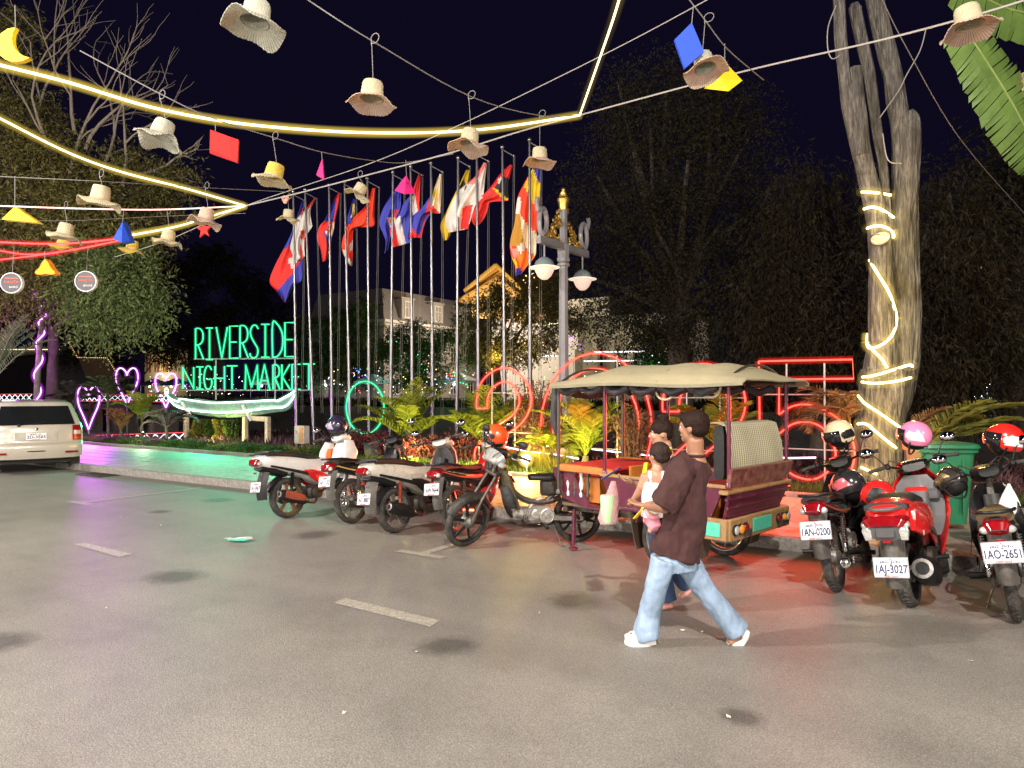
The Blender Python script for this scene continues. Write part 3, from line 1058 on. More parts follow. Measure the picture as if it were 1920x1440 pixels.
# ------------------------------------------------------------------ flagpoles and flags
tops = [(550, 357), (572, 353), (617, 344), (646, 338), (689, 332), (737, 320), (770, 309), (808, 303), (859, 293), (894, 283), (942, 273), (993, 259)]
bots = [555, 585, 622, 655, 692, 733, 773, 811, 857, 897, 946, 994]
PY = 13.0
ordn = ['leftmost', 'second', 'third', 'fourth', 'fifth', 'sixth', 'seventh', 'eighth', 'ninth', 'tenth', 'eleventh', 'rightmost']
fl_names = ['red and blue flag with a white temple', 'white flag with a red top', 'red and blue flag with a white disc', 'dark blue flag with a yellow crescent', 'orange red flag with a striped tail',
   'plain blue flag with a red white patch', 'blue white and red striped flag', 'white flag with a golden sun', 'narrow yellow flag', 'pale pink white flag with a red corner', 'red flag with a black and yellow triangle', 'multicoloured striped flag']
sph = None
for i, ((tx, ty), bx) in enumerate(zip(tops, bots)):
 top = at(tx, ty, Y=PY)
 low = at(bx, 720, Y=PY)
 k = (0.12 - top.z) / (low.z - top.z)
 base = top + (low - top) * k
 where = ordn[i] + (' flagpole of the row, ' if i in (0, 11) else ' flagpole from the left, ') + 'carrying the ' + fl_names[i].split(' flag')[0] + ' flag'
 t = thing('flagpole', ' '.join(where.split()[:16]), 'flagpole', base, 0, 'steel flagpoles in a row on the bank')
 h = top - base
 MB().tube([Vector((0, 0, 0)), h * 0.42], 0.045, n=12).tube([h * 0.42, h * 0.99], [0.034, 0.028], n=12).build('pole', M_pole, t)
 MB().lathe([(0.045, -0.01), (0.055, 0.0), (0.055, 0.03), (0.04, 0.04)], h * 0.42, h, n=12).build('joint_collar', M_pole, t)
 MB().ell(h * 0.995, 0.05, nu=12, nv=8).build('finial', M_pole, t)
 MB().lathe([(0.11, 0), (0.11, 0.02), (0.06, 0.03), (0.055, 0.12)], (0, 0, -0.02), n=12).build('base_collar', M_pole, t)
 e = at(tx + 21, ty + 19, Y=PY + 0.12) - base
 s0 = at(tx + 1, ty + 8, Y=PY) - base
 MB().tube([s0, e], 0.014, n=6).ell(e, 0.03, nu=8, nv=6).build('arm', M_pole, t)
 foot = at(bx + (16 if i % 2 else 10), 720, Y=PY + 0.1) - base
 kk = (1.0 - e.z) / (foot.z - e.z)
 MB().tube([e, e + (foot - e) * kk], 0.004, n=4).tube([e + Vector((0.03, 0, 0)), e + (foot - e) * kk + Vector((0.05, 0.02, 0))], 0.004, n=4).build('halyard', M_string, t)


def ZA(p): return (490 + p[0] / 5.76, 330 + p[1] / 5.76)
def ZB(p): return (690 + p[0] / 7.2, 290 + p[1] / 7.2)
def ZC(p): return (810 + p[0] / 4.965, 250 + p[1] / 4.965)


def inpoly(x, y, poly):
 c = False
 j = len(poly) - 1
 for i in range(len(poly)):
  xi, yi = poly[i]
  xj, yj = poly[j]
  if (yi > y) != (yj > y) and x < (xj - xi) * (y - yi) / (yj - yi) + xi:
   c = not c
  j = i
 return c


FC = {'red': (0.72, 0.035, 0.03), 'orange_red': (0.85, 0.06, 0.02), 'blue': (0.05, 0.055, 0.42), 'white': (0.68, 0.63, 0.6), 'cream': (0.78, 0.64, 0.46), 'yellow': (0.70, 0.50, 0.02),
  'black': (0.03, 0.03, 0.04), 'orange': (0.85, 0.20, 0.02), 'brown': (0.50, 0.24, 0.03), 'pink': (0.75, 0.25, 0.22)}


def cloth(name, c):
 return mat(name, c, 0.85, var=0.12, scale=5, bump=0.25, bscale=900)


def flag(label, Zf, rows, base, overs, Y, nx=30, ny=44):
 rows = [(Vector(Zf(a) + (0,)), Vector(Zf(b) + (0,))) for a, b in rows]
 k = max(2, ny // (len(rows) - 1))
 L = spline([a for a, b in rows], k)
 Rr = spline([b for a, b in rows], k)
 cols = [base] + [c for c, _ in overs if c != base]
 cols = list(dict.fromkeys(cols))
 overs = [(c, [Zf(q) for q in poly]) for c, poly in overs]
 n = len(L)
 ph = random.uniform(0, 6)
 V_, fs, mi = [], [], []
 for i in range(n):
  for j in range(nx + 1):
   s = j / nx
   x, y = L[i].lerp(Rr[i], s).xy
   fold = 0.10 * math.sin(s * 7.5 + 2.2 * i / n + ph) * (0.3 + 0.7 * i / n) + 0.04 * math.sin(s * 15 - 5 * i / n + ph)
   V_.append(at(x, y, Y=Y + fold))
 for i in range(n - 1):
  for j in range(nx):
   fs.append((i * (nx + 1) + j, i * (nx + 1) + j + 1, (i + 1) * (nx + 1) + j + 1, (i + 1) * (nx + 1) + j))
   a, b_ = L[i].lerp(Rr[i], (j + .5) / nx), L[i + 1].lerp(Rr[i + 1], (j + .5) / nx)
   cx, cy = ((a + b_) / 2).xy
   c = base
   for cc, poly in overs:
    if inpoly(cx, cy, poly):
     c = cc
   mi.append(cols.index(c))
 mb = MB()
 mb.v = [tuple(v) for v in V_]
 mb.f = fs
 mb.mi = mi
 o = mb.build('flag', [cloth('flag_cloth_' + c, FC[c]) for c in cols], angle=0)
 o.data.polygons.foreach_set('use_smooth', [True] * len(fs))
 return tag(o, label, 'flag', 'flags hanging from the row of flagpoles')


flag('large red flag with blue edges and a white temple hanging from the leftmost flagpole', ZA,
  [((445, 260), (468, 270)), ((330, 600), (420, 600)), ((255, 760), (470, 700)), ((150, 960), (445, 930)), ((90, 1140), (435, 1120)), ((170, 1250), (350, 1190)), ((245, 1365), (265, 1360))], 'red',
  [('blue', [(440, 250), (480, 270), (360, 560), (330, 650), (320, 740), (250, 790), (230, 760), (330, 560)]), ('blue', [(455, 880), (445, 1130), (350, 1195), (265, 1370), (165, 1250), (250, 1150), (350, 1040), (400, 950)]),
  ('white', [(290, 880), (330, 895), (345, 850), (365, 890), (410, 890), (385, 930), (355, 960), (350, 1005), (325, 1010), (320, 960), (295, 930)])], PY + 0.2)
flag('white flag with a red top, folded over itself on the second flagpole from the left', ZA,
  [((575, 235), (592, 240)), ((470, 360), (530, 370)), ((380, 470), (545, 520)), ((350, 590), (548, 548)), ((330, 680), (465, 690)), ((312, 770), (470, 860)), ((350, 880), (470, 862)), ((380, 920), (450, 880))], 'white',
  [('red', [(570, 225), (600, 235), (500, 370), (430, 390)]), ('red', [(412, 590), (470, 575), (470, 700)])], PY + 0.1)
flag('narrow red and blue flag with a white disc on the third flagpole from the left', ZA,
  [((825, 175), (848, 180)), ((770, 290), (838, 300)), ((690, 470), (800, 480)), ((630, 540), (785, 560)), ((600, 670), (765, 650)), ((640, 790), (742, 790)), ((660, 930), (705, 905))], 'red',
  [('blue', [(780, 270), (812, 260), (775, 490), (670, 490)]), ('blue', [(670, 590), (765, 650), (738, 810), (705, 700)]), ('white', [(680, 590), (745, 590), (740, 655), (712, 645)]), ('cream', [(775, 500), (795, 500), (765, 650), (745, 650)])], PY + 0.12)
flag('small dark blue flag with a yellow crescent half hidden beside the fourth flagpole', ZA,
  [((985, 240), (1010, 250)), ((960, 350), (1015, 370)), ((932, 440), (1002, 440)), ((925, 530), (985, 500))], 'blue',
  [('yellow', [(980, 300), (1005, 305), (1008, 420), (985, 452), (955, 445), (985, 410)])], PY + 0.14, 16, 24)
flag('orange red flag with a tattered striped tail on the fifth flagpole from the left', ZA,
  [((1195, 130), (1232, 130)), ((1140, 300), (1226, 280)), ((1060, 390), (1218, 420)), ((960, 490), (1205, 545)), ((905, 600), (1010, 565)), ((868, 730), (988, 720)), ((880, 830), (985, 850)), ((950, 960), (980, 975))], 'orange_red',
  [('white', [(875, 790), (925, 800), (952, 955), (900, 890)]), ('white', [(945, 745), (990, 690), (990, 790), (952, 825)]), ('white', [(930, 880), (990, 925), (985, 980), (940, 945)])], PY + 0.1)
flag('plain blue flag with a small red and white patch on the sixth flagpole', ZB,
  [((455, 330), (480, 335)), ((385, 440), (455, 470)), ((300, 560), (445, 560)), ((200, 740), (432, 740)), ((150, 920), (330, 960)), ((200, 1060), (310, 1080)), ((240, 1180), (292, 1160)), ((222, 1335), (270, 1280))], 'blue',
  [('white', [(258, 860), (335, 850), (322, 1000), (290, 960)]), ('red', [(280, 870), (335, 860), (325, 980)]), ('red', [(355, 738), (412, 738), (390, 820), (350, 890)]), ('yellow', [(345, 850), (385, 850), (370, 900), (345, 890)])], PY + 0.14)
flag('blue flag with broad white and red stripes on the seventh flagpole', ZB,
  [((685, 260), (708, 270)), ((620, 430), (703, 420)), ((560, 560), (698, 560)), ((480, 660), (692, 660)), ((430, 790), (685, 765)), ((360, 890), (600, 880)), ((300, 1010), (590, 1000)), ((312, 1120), (560, 1120)), ((342, 1250), (600, 1180))], 'blue',
  [('red', [(685, 255), (712, 265), (692, 770), (660, 740), (612, 460)]), ('white', [(590, 560), (632, 540), (672, 770), (610, 815), (590, 740)]), ('white', [(350, 905), (430, 820), (512, 1195), (422, 1230)]), ('red', [(310, 960), (352, 950), (427, 1230), (335, 1260), (295, 1100)])], PY + 0.1)
flag('white flag with a golden sun above blue and red folds on the eighth flagpole', ZB,
  [((965, 255), (997, 265)), ((905, 420), (992, 430)), ((868, 540), (987, 560)), ((820, 590), (980, 690)), ((740, 700), (970, 790)), ((600, 820), (850, 800)), ((560, 1000), (760, 950)), ((535, 1120), (722, 1120))], 'blue',
  [('cream', [(960, 245), (1003, 255), (972, 790), (868, 690), (862, 500)]), ('yellow', [(882, 520), (942, 440), (937, 540), (900, 630)]), ('yellow', [(905, 680), (925, 640), (930, 700)]),
  ('red', [(822, 615), (870, 685), (975, 795), (840, 790), (772, 850), (762, 1080), (700, 1125), (530, 1125), (585, 980), (660, 1070), (722, 1060), (780, 760)])], PY + 0.06)
flag('narrow yellow flag partly behind a white one on the ninth flagpole', ZC,
  [((320, 340), (352, 345)), ((258, 470), (328, 470)), ((195, 600), (290, 590)), ((130, 740), (262, 720)), ((78, 860), (200, 870)), ((108, 1000), (148, 990))], 'yellow',
  [('black', [(270, 470), (300, 430), (330, 520), (250, 560)])], PY + 0.16)
flag('pale pink white flag with a red lower corner on the tenth flagpole', ZC,
  [((480, 270), (512, 280)), ((400, 400), (492, 440)), ((320, 470), (482, 540)), ((230, 560), (472, 600)), ((160, 700), (410, 660)), ((128, 780), (378, 740)), ((128, 850), (352, 830)), ((150, 925), (335, 890))], 'white',
  [('pink', [(475, 260), (520, 280), (432, 420), (412, 470), (315, 475)]), ('red', [(285, 690), (380, 660), (335, 895), (268, 890)])], PY + 0.05)
flag('red flag with a black and yellow triangle at its hoist on the eleventh flagpole', ZC,
  [((725, 290), (752, 300)), ((640, 370), (712, 450)), ((560, 480), (707, 560)), ((500, 550), (702, 625)), ((430, 610), (545, 640)), ((380, 710), (522, 700)), ((345, 780), (492, 780)), ((395, 860), (442, 850))], 'red',
  [('black', [(640, 400), (720, 420), (712, 625), (582, 510)]), ('yellow', [(560, 510), (600, 520), (708, 612), (700, 630), (640, 590)]), ('white', [(608, 430), (640, 405), (652, 430), (622, 472)])], PY + 0.08)
flag('long multicoloured flag of yellow, red, cream and orange stripes on the rightmost flagpole', ZC,
  [((935, 330), (1017, 330)), ((895, 400), (1013, 430)), ((850, 480), (1007, 500)), ((800, 590), (1000, 640)), ((780, 720), (985, 740)), ((770, 830), (980, 830)), ((735, 960), (975, 930)), ((725, 1050), (970, 1040)), ((740, 1150), (960, 1140)), ((770, 1230), (890, 1230)), ((775, 1330), (830, 1310))], 'orange_red',
  [('blue', [(945, 325), (1020, 325), (1012, 450), (990, 470)]), ('yellow', [(930, 325), (950, 345), (990, 450), (1012, 470), (990, 700), (930, 640), (860, 490)]), ('white', [(795, 590), (830, 620), (820, 760), (775, 740)]),
  ('brown', [(770, 740), (820, 745), (850, 1010), (800, 1060), (725, 1050), (735, 960)]), ('cream', [(820, 760), (920, 890), (985, 940), (968, 1145), (890, 1090), (850, 1010)]), ('white', [(790, 1060), (850, 1015), (870, 1080), (830, 1130)]),
  ('pink', [(725, 1060), (800, 1070), (820, 1140), (765, 1165)]), ('orange', [(780, 1140), (870, 1090), (965, 1145), (895, 1235), (830, 1285)]), ('yellow', [(740, 1150), (790, 1190), (810, 1260), (790, 1265)]), ('blue', [(785, 1260), (845, 1270), (835, 1325), (770, 1335)])], PY + 0.1)

# ------------------------------------------------------------------ ornate lamp post
lp = at(1057, 880, d=15.2)
lp.z = 0.12
t = thing('ornate_lamp_post', 'ornate grey lamp post with gold crest and two hanging white lamps', 'street lamp', lp, 0)
M_lp = mat('grey_lamp_paint', (0.23, 0.235, 0.26), 0.4, var=0.08, coat=0.3)
M_gold = mat('gold_leaf', (0.85, 0.60, 0.16), 0.28, 0.9, var=0.2, bump=0.2)
zz = lambda y: at(1057, y, d=15.2).z - lp.z
H = zz(392)
prof = [(0.34, 0.0), (0.34, 0.25), (0.30, 0.28), (0.30, 0.62), (0.33, 0.64), (0.33, 0.70), (0.26, 0.74), (0.25, 1.0), (0.20, 1.35), (0.17, 1.45), (0.11, 1.75), (0.095, zz(500)), (0.135, zz(498)), (0.135, zz(494)), (0.098, zz(492)), (0.14, zz(489)), (0.14, zz(485)), (0.125, zz(482)), (0.135, zz(470)), (0.135, zz(464)), (0.14, zz(462)), (0.14, zz(458)), (0.085, zz(456)), (0.085, H)]
MB().lathe(prof, n=8, o=(0, 0, 0)).build('post', M_lp, t, angle=30)
dx = Vector((math.cos(R(-25)), math.sin(R(-25)), 0))
pl, pr = at(1010, 450, d=15.2) - lp, at(1101, 472, d=15.2) - lp
# the cross arm runs away from the picture plane, level
az = Vector((pr.x - pl.x, pr.y - pl.y, 0)).normalized()
side_ = Vector((-az.y, az.x, 0))
za = zz(462)
pL = at(1010, 447, d=14.4) - lp
pR = at(1101, 476, d=16.0) - lp
pL.z = pR.z = za
MB().sweep([pL, pR], (0.05, 0.07), n=8, power=5).build('cross_arm', M_lp, t)
MB().sweep([pL + Vector((0, 0, -0.08)), pR + Vector((0, 0, -0.08))], (0.06, 0.015), n=8, power=5).build('arm_trim', M_lp, t)
ca = (pR - pL).normalized()
for e, sg in ((pL, 1), (pR, -1)):
 pts = []
 for k in range(20):
  a = R(-70 + 335 * k / 19)
  rr = 0.30 - 0.09 * k / 19
  pts.append(e + ca * (sg * 0.17 + -sg * rr * 0.55 * math.cos(a)) + Vector((0, 0, 0.36 + rr * math.sin(a) * 1.05)))
 MB().sweep(pts, [(0.05, 0.055 - 0.001 * k) for k in range(20)], n=8, power=3, up=side_).tube([e + ca * (sg * -0.02) + Vector((0, 0, 0.55)), e + ca * (sg * -0.08) + Vector((0, 0, 0.72)), e + ca * (sg * -0.04) + Vector((0, 0, 0.80))], [0.05, 0.045, 0.05], n=8).build('scroll', M_lp, t)
# gold filigree triangle either side of the post
random.seed(3)
for sg in (-1, 1):
 mb = MB()
 for k in range(46):
  u = random.random()
  hmax = (1 - u) ** 1.4
  w = random.random() * hmax
  c = ca * (sg * (0.10 + 0.62 * u)) + Vector((0, 0, za + 0.07 + 0.92 * w))
  r0 = 0.045 + 0.05 * random.random() * (1 - w)
  pts = []
  st, turn = random.uniform(0, 6.28), random.choice((-1, 1)) * random.uniform(3.5, 6)
  for q in range(9):
   a = st + turn * q / 8
   pts.append(c + ca * (r0 * (1 - 0.07 * q) * math.cos(a)) + Vector((0, 0, r0 * (1 - 0.07 * q) * math.sin(a))) + side_ * random.uniform(-0.012, 0.012))
  mb.tube(pts, [0.012 + 0.010 * math.sin(PI * q / 8) for q in range(9)], n=5)
 mb.build('gold_filigree', M_gold, t)
zb_ = zz(392)
zt_ = zz(360)
MB().lathe([(0.085, 0), (0.10, 0.08), (0.12, 0.16), (0.14, 0.22), (0.13, 0.24), (0.10, 0.25), (0.09, 0.28), (0.10, 0.30), (0.075, 0.32), (0.08, 0.345), (0.055, 0.365), (0.06, 0.38), (0.035, 0.40), (0.045, 0.43), (0.03, 0.46), (0.004, 0.48)], (0, 0, zb_), n=16).build('gold_finial', M_gold, t)
M_shade = mat('blue_grey_shade', (0.20, 0.25, 0.28), 0.35, var=0.06, coat=0.2)
M_globe = emit('frosted_globe', (1.0, 0.70, 0.58), 0.62)
M_rim = emit('lit_rim', (1.0, 0.85, 0.65), 0.75)
for e, sg, py_, px_ in ((pL, 1, 500, 1023), (pR, -1, 522, 1090)):
 c = e + ca * (sg * 0.21)
 dd = (c + lp - Vector((0, 0, CAMH))).dot(CAM_M @ Vector((0, 0, -1)))
 zr = at(px_, py_, d=dd).z - lp.z
 c = Vector((c.x, c.y, zr))
 MB().tube([Vector((c.x, c.y, za - 0.08)), Vector((c.x, c.y, zr + 0.15))], 0.02, n=8).build('drop_rod', M_lp, t)
 MB().lathe([(0.03, 0.20), (0.10, 0.17), (0.17, 0.11), (0.205, 0.03), (0.215, 0.0)], c, n=20).build('lamp_hood', M_shade, t)
 MB().lathe([(0.215, 0.01), (0.31, -0.015), (0.31, -0.025), (0.20, -0.022)], c, n=24).build('lamp_brim', M_rim, t)
 MB().lathe([(0.205, -0.01), (0.19, -0.09), (0.14, -0.19), (0.07, -0.255), (0.005, -0.27)], c, n=20).build('glass_globe', M_globe, t)

# ------------------------------------------------------------------ green lettering above a glowing boat
SY = 13.6
sg_ = thing('lettering_sign', 'glowing green two-line sign reading RIVERSIDE NIGHT MARKET above a neon boat', 'sign', at(455, 745, Y=SY))
S0 = sg_.location.copy()
bpy.context.view_layer.update()
GL = {
 'R': [[(0, 0), (0, 1), (0.5, 1), (0.85, 0.9), (0.95, 0.75), (0.85, 0.58), (0.5, 0.48), (0.1, 0.46)], [(0.3, 0.46), (1, 0)]],
 'I': [[(0.1, 1), (0.9, 1)], [(0.5, 1), (0.5, 0)], [(0.1, 0), (0.9, 0)]],
 'V': [[(0, 1), (0.5, 0), (1, 1)]],
 'E': [[(1, 1), (0, 1), (0, 0), (1, 0)], [(0, 0.5), (0.8, 0.5)]],
 'S': [[(0.95, 0.9), (0.7, 1), (0.3, 0.98), (0.05, 0.82), (0.15, 0.65), (0.55, 0.45), (0.9, 0.28), (0.85, 0.08), (0.5, 0), (0.1, 0.04), (0, 0.14)]],
 'D': [[(0, 0), (0, 1), (0.45, 0.97), (0.85, 0.75), (0.95, 0.5), (0.85, 0.22), (0.45, 0.03), (0, 0)]],
 'N': [[(0, 0), (0, 1), (1, 0), (1, 1)]],
 'G': [[(0.95, 0.85), (0.7, 1), (0.3, 0.97), (0.05, 0.7), (0.02, 0.35), (0.25, 0.04), (0.65, 0), (0.95, 0.15), (0.95, 0.42), (0.5, 0.42)]],
 'H': [[(0, 0), (0, 1)], [(1, 0), (1, 1)], [(0, 0.48), (1, 0.48)]],
 'T': [[(-0.1, 1), (1.1, 1)], [(0.5, 1), (0.5, 0)]],
 'M': [[(0, 0), (0.05, 1), (0.5, 0.1), (0.95, 1), (1, 0)]],
 'A': [[(0, 0), (0.5, 1), (1, 0)], [(0.2, 0.38), (0.8, 0.38)]],
 'K': [[(0, 0), (0, 1)], [(0.95, 1), (0.05, 0.5), (1, 0)]],
}
line1 = [('R', 343, 420, 185, 480), ('I', 440, 515, 180, 485), ('V', 543, 650, 172, 470), ('E', 672, 752, 162, 470), ('R', 772, 850, 158, 465), ('S', 868, 950, 155, 468), ('I', 970, 1062, 145, 462), ('D', 1086, 1190, 135, 462), ('E', 1205, 1295, 128, 455)]
line2 = [('N', 220, 325, 558, 765), ('I', 345, 425, 555, 770), ('G', 425, 500, 550, 768), ('H', 530, 622, 548, 772), ('T', 655, 735, 545, 770), ('M', 822, 945, 540, 772), ('A', 955, 1060, 535, 780), ('R', 1090, 1155, 535, 770), ('K', 1175, 1255, 532, 772), ('E', 1275, 1352, 530, 772), ('T', 1390, 1480, 527, 775)]


def ZS(p): return (300 + p[0] / 5.143, 580 + p[1] / 5.143)


for ch, x0, x1, y0, y1 in line1 + line2:
 first = None
 for st in GL[ch]:
  pts = [at(*ZS((x0 + (x1 - x0) * a, y1 + (y0 - y1) * b_)), Y=SY) - S0 for a, b_ in st]
  if len(pts) > 3 and ch in 'SDGR':
   pts = ([pts[0]] + spline(pts[1:], 4)) if ch in 'R' else spline(pts, 4)
  if first is None:
   first, _ = rope(pts, C_green, S_green, sg_, 0.0165, 0.06, name='letter_' + ch.lower())
  else:
   rope(pts, C_green, S_green, first, 0.0165, 0.06, name='stroke', nm2='stroke_halo')
for (a, b_) in (((330, 480), (1330, 472)), ((210, 780), (1480, 780))):
 MB().tube([at(*ZS(a), Y=SY + 0.06) - S0, at(*ZS(b_), Y=SY + 0.06) - S0], 0.022, n=6).build('frame_rail', M_frame, sg_)
for xx in (540, 1110):
 MB().tube([at(*ZS((xx, 470)), Y=SY + 0.1) - S0, at(*ZS((xx, 870)), Y=SY + 0.1) - S0], 0.022, n=6).build('frame_post', M_frame, sg_)

bt = thing('boat', 'long pale green wooden boat outlined with white light ropes on cream posts', 'boat', at(440, 800, Y=SY))
B0 = bt.location.copy()
up_ = [(60, 790), (95, 850), (185, 890), (200, 862), (330, 880), (500, 900), (700, 895), (900, 885), (1090, 875), (1140, 880), (1240, 830), (1325, 775)]
dn_ = [(60, 800), (110, 890), (170, 940), (260, 965), (400, 985), (560, 995), (720, 990), (880, 975), (1050, 955), (1190, 945), (1260, 890), (1320, 790)]
M_boat = mat('boat_green', (0.16, 0.30, 0.23), 0.4, var=0.2, coat=0.3, bump=0.2)
U = [at(*ZS(p), Y=SY) for p in spline([V(*p, 0) for p in up_], 4) for p in [(p.x, p.y)]]
Dn = [at(*ZS(p), Y=SY) for p in spline([V(*p, 0) for p in dn_], 4) for p in [(p.x, p.y)]]
n = min(len(U), len(Dn))
P = []
for i in range(n):
 s = i / (n - 1)
 wd = 0.62 * math.sin(PI * min(1, max(0, s))) ** 0.7 + 0.02
 u, dn2 = U[i] - B0, Dn[i] - B0
 keel = dn2 - Vector((0, 0, 0.16 * math.sin(PI * s)))
 yc = wd / 2
 P.append([u, (u * 0.5 + dn2 * 0.5) + Vector((0, -0.03, 0)), dn2 + Vector((0, 0.04, 0)), keel + Vector((0, yc * 0.6, 0)), keel + Vector((0, yc * 1.4, 0)), dn2 + Vector((0, wd, 0)), u + Vector((0, wd, 0))])
MB().grid(P, th=0.02).build('hull', M_boat, bt)
for i in (9, 17, 25, 33):
 a, e = P[i][0], P[i][6]
 MB().box((a + e) / 2 - V(0, 0, 0.08), (0.12, max(0.1, (e - a).length - 0.08), 0.03)).build('thwart', M_boat, bt)
rope([P[i][0] + V(0, -0.03, 0.0) for i in range(n)], C_white, S_white, bt, 0.018, 0.08, name='light_rope')
rope([P[i][2] + V(0, -0.05, 0.0) for i in range(n)], C_white, S_white, bt, 0.018, 0.08, name='light_rope')
e0 = at(*ZS((62, 790)), Y=SY) - B0
rope([e0 + V(0.09 * math.cos(a), 0, 0.10 * math.sin(a)) for a in [R(20 * k) for k in range(19)]], C_white, S_white, bt, 0.014, 0.036, name='light_loop')
for a, b_ in (((210, 900), (300, 1035)), ((795, 925), (880, 1075))):
 p0, p1 = at(*ZS(a), Y=SY - 0.12) - B0, at(*ZS(b_), Y=SY - 0.02) - B0
 MB().sweep([p0, p1], (0.05, 0.03), n=8, power=6).build('brace', M_white, bt)
M_cream = mat('cream_post_paint', (0.62, 0.52, 0.36), 0.6, var=0.12, dirt=(0.3, 0.24, 0.16), dirt_amt=0.3)
for x, y0, y1 in ((255, 1010, 1330), (822, 1035, 1340), (1040, 1035, 1340)):
 p0 = at(*ZS((x, y0)), Y=SY + 0.2) - B0
 zb = 0.1 - B0.z
 MB().box((p0.x, p0.y, (p0.z + zb) / 2), (0.13, 0.13, p0.z - zb), ch=0.01).build('post', M_cream, bt)
p0, p1 = at(*ZS((880, 1055)), Y=SY + 0.2) - B0, at(*ZS((1015, 1055)), Y=SY + 0.2) - B0
MB().box((p0 + p1) / 2, ((p1 - p0).length + 0.05, 0.1, 0.14), ch=0.01).build('crossbeam', M_cream, bt)
for (x, y, pw) in ((400, 720, 650), (520, 700, 650)):
 q_ = at(x, y, Y=SY - 0.4) - S0
 spot_light('sign_glow', q_, q_ + V(1.2, -4.2, -1.7), pw * 1.3, (0.08, 1.0, 0.52), R(100), 0.9, 0.4, sg_)
point_light('boat_planting_glow', at(402, 818, Y=SY - 0.35), 75, (1.0, 0.82, 0.25), 0.15)
spot_light('boat_planting_lamp', at(405, 838, Y=SY - 0.9), at(405, 803, Y=SY + 0.4), 420, (1.0, 0.85, 0.35), R(130), 0.8, 0.1)

# green neon ring
rg = thing('neon_ring', 'green neon ring standing between the fourth and sixth flagpoles', 'neon light', at(685, 815, Y=12.6))
r0 = rg.location.copy()
c = at(684, 764, Y=12.6) - r0
rx, rz = (at(720, 764, Y=12.6) - at(684, 764, Y=12.6)).x, (at(684, 715, Y=12.6) - at(684, 764, Y=12.6)).z
rope([c + V(rx * math.cos(R(a)), 0, rz * math.sin(R(a))) for a in range(0, 360, 8)], C_green, S_green, rg, 0.013, 0.07, closed=True, name='tube')
MB().tube([c - V(0, 0, rz + 0.02), V(c.x, 0, 0.1 - r0.z)], 0.02, n=6).build('stake', M_frame, rg)

# ------------------------------------------------------------------ red neon numerals 2 0 2 5
def ZN(p): return (860 + p[0] / 5.335, 630 + p[1] / 5.335)
def ZT(p): return (1020 + p[0] / 3.0, 640 + p[1] / 3.0)


NY = 12.2


def numeral(name, label, strokes, Y, lightpx, pw):
 t = thing(name, label, 'neon light', at(lightpx[0], 880, Y=Y), 0, 'red neon numerals of the year')
 b0 = t.location.copy()
 b0.z = 0.12
 t.location = b0
 for s, sm in strokes:
  pts = [at(x, y, Y=Y) - b0 for x, y in s]
  if sm:
   pts = spline(pts, 5)
  rope(pts, C_red, S_red, t, 0.015, 0.07, name='neon_tube', nm2='tube_halo')
 xs = [at(x, y, Y=Y).x for s, _ in strokes for x, y in s]
 zs = [at(x, y, Y=Y).z for s, _ in strokes for x, y in s]
 for f in (0.3, 0.7):
  x = min(xs) + (max(xs) - min(xs)) * f - b0.x
  MB().tube([V(x, 0.05, 0), V(x, 0.05, max(zs) - b0.z - 0.05)], 0.016, n=6).build('frame_post', M_frame, t)
 for f in (0.35, 0.75):
  z = min(zs) + (max(zs) - min(zs)) * f - b0.z
  MB().tube([V(min(xs) - b0.x, 0.07, z), V(max(xs) - b0.x, 0.07, z)], 0.012, n=6).build('frame_rail', M_frame, t)
 q_ = at(*lightpx, Y=Y - 0.5) - b0
 spot_light('neon_glow', q_, q_ + V(0, -4.2, -1.6), pw * 0.7, (1.0, 0.05, 0.03), R(125), 0.9, 0.4, t)
 return t


numeral('neon_numeral_two', 'red neon numeral 2 at the left end, around the tenth flagpole', [
 ([ZN(p) for p in [(178, 725), (185, 600), (230, 460), (330, 360), (460, 320), (590, 370), (690, 480), (727, 620), (700, 760), (620, 880), (490, 980), (465, 1030), (455, 1130)]], True),
 ([ZN(p) for p in [(287, 725), (292, 620), (330, 530), (400, 475), (470, 458), (550, 500), (602, 600), (600, 690), (540, 790), (400, 890), (290, 990), (220, 1070), (165, 1140), (155, 1290)]], True),
 ([ZN((178, 725)), ZN((287, 725))], False), ([ZN((155, 1290)), ZN((710, 1330))], False), ([ZN((455, 1130)), ZN((710, 1165)), ZN((710, 1330))], False)], NY, (930, 800), 160)
oc, ic = (1118, 800), (1118, 806)
numeral('neon_numeral_zero', 'big red neon numeral 0 standing behind the pink lamp post base', [
 ([(oc[0] + 104 * math.cos(R(a)), oc[1] - 138 * math.sin(R(a))) for a in range(0, 361, 12)], False),
 ([(ic[0] + 81 * math.cos(R(a)), ic[1] - 115 * math.sin(R(a))) for a in range(0, 361, 12)], False)], NY, (1118, 800), 260)
numeral('neon_numeral_two', 'red neon numeral 2 seen through the open tuk-tuk under its roof', [
 ([ZT(p) for p in [(668, 395), (668, 330), (690, 250), (750, 170), (840, 132), (940, 130), (1050, 180), (1115, 260), (1132, 360), (1100, 460), (1020, 540), (900, 640), (860, 720)]], True),
 ([ZT(p) for p in [(760, 395), (765, 320), (800, 265), (870, 235), (950, 240), (1010, 280), (1032, 340), (1000, 430), (930, 480), (820, 560), (720, 660), (670, 760), (665, 860)]], True),
 ([ZT((668, 395)), ZT((760, 395))], False), ([ZT((665, 860)), ZT((1130, 860)), ZT((1130, 730)), ZT((860, 720))], False)], NY, (1320, 800), 330)
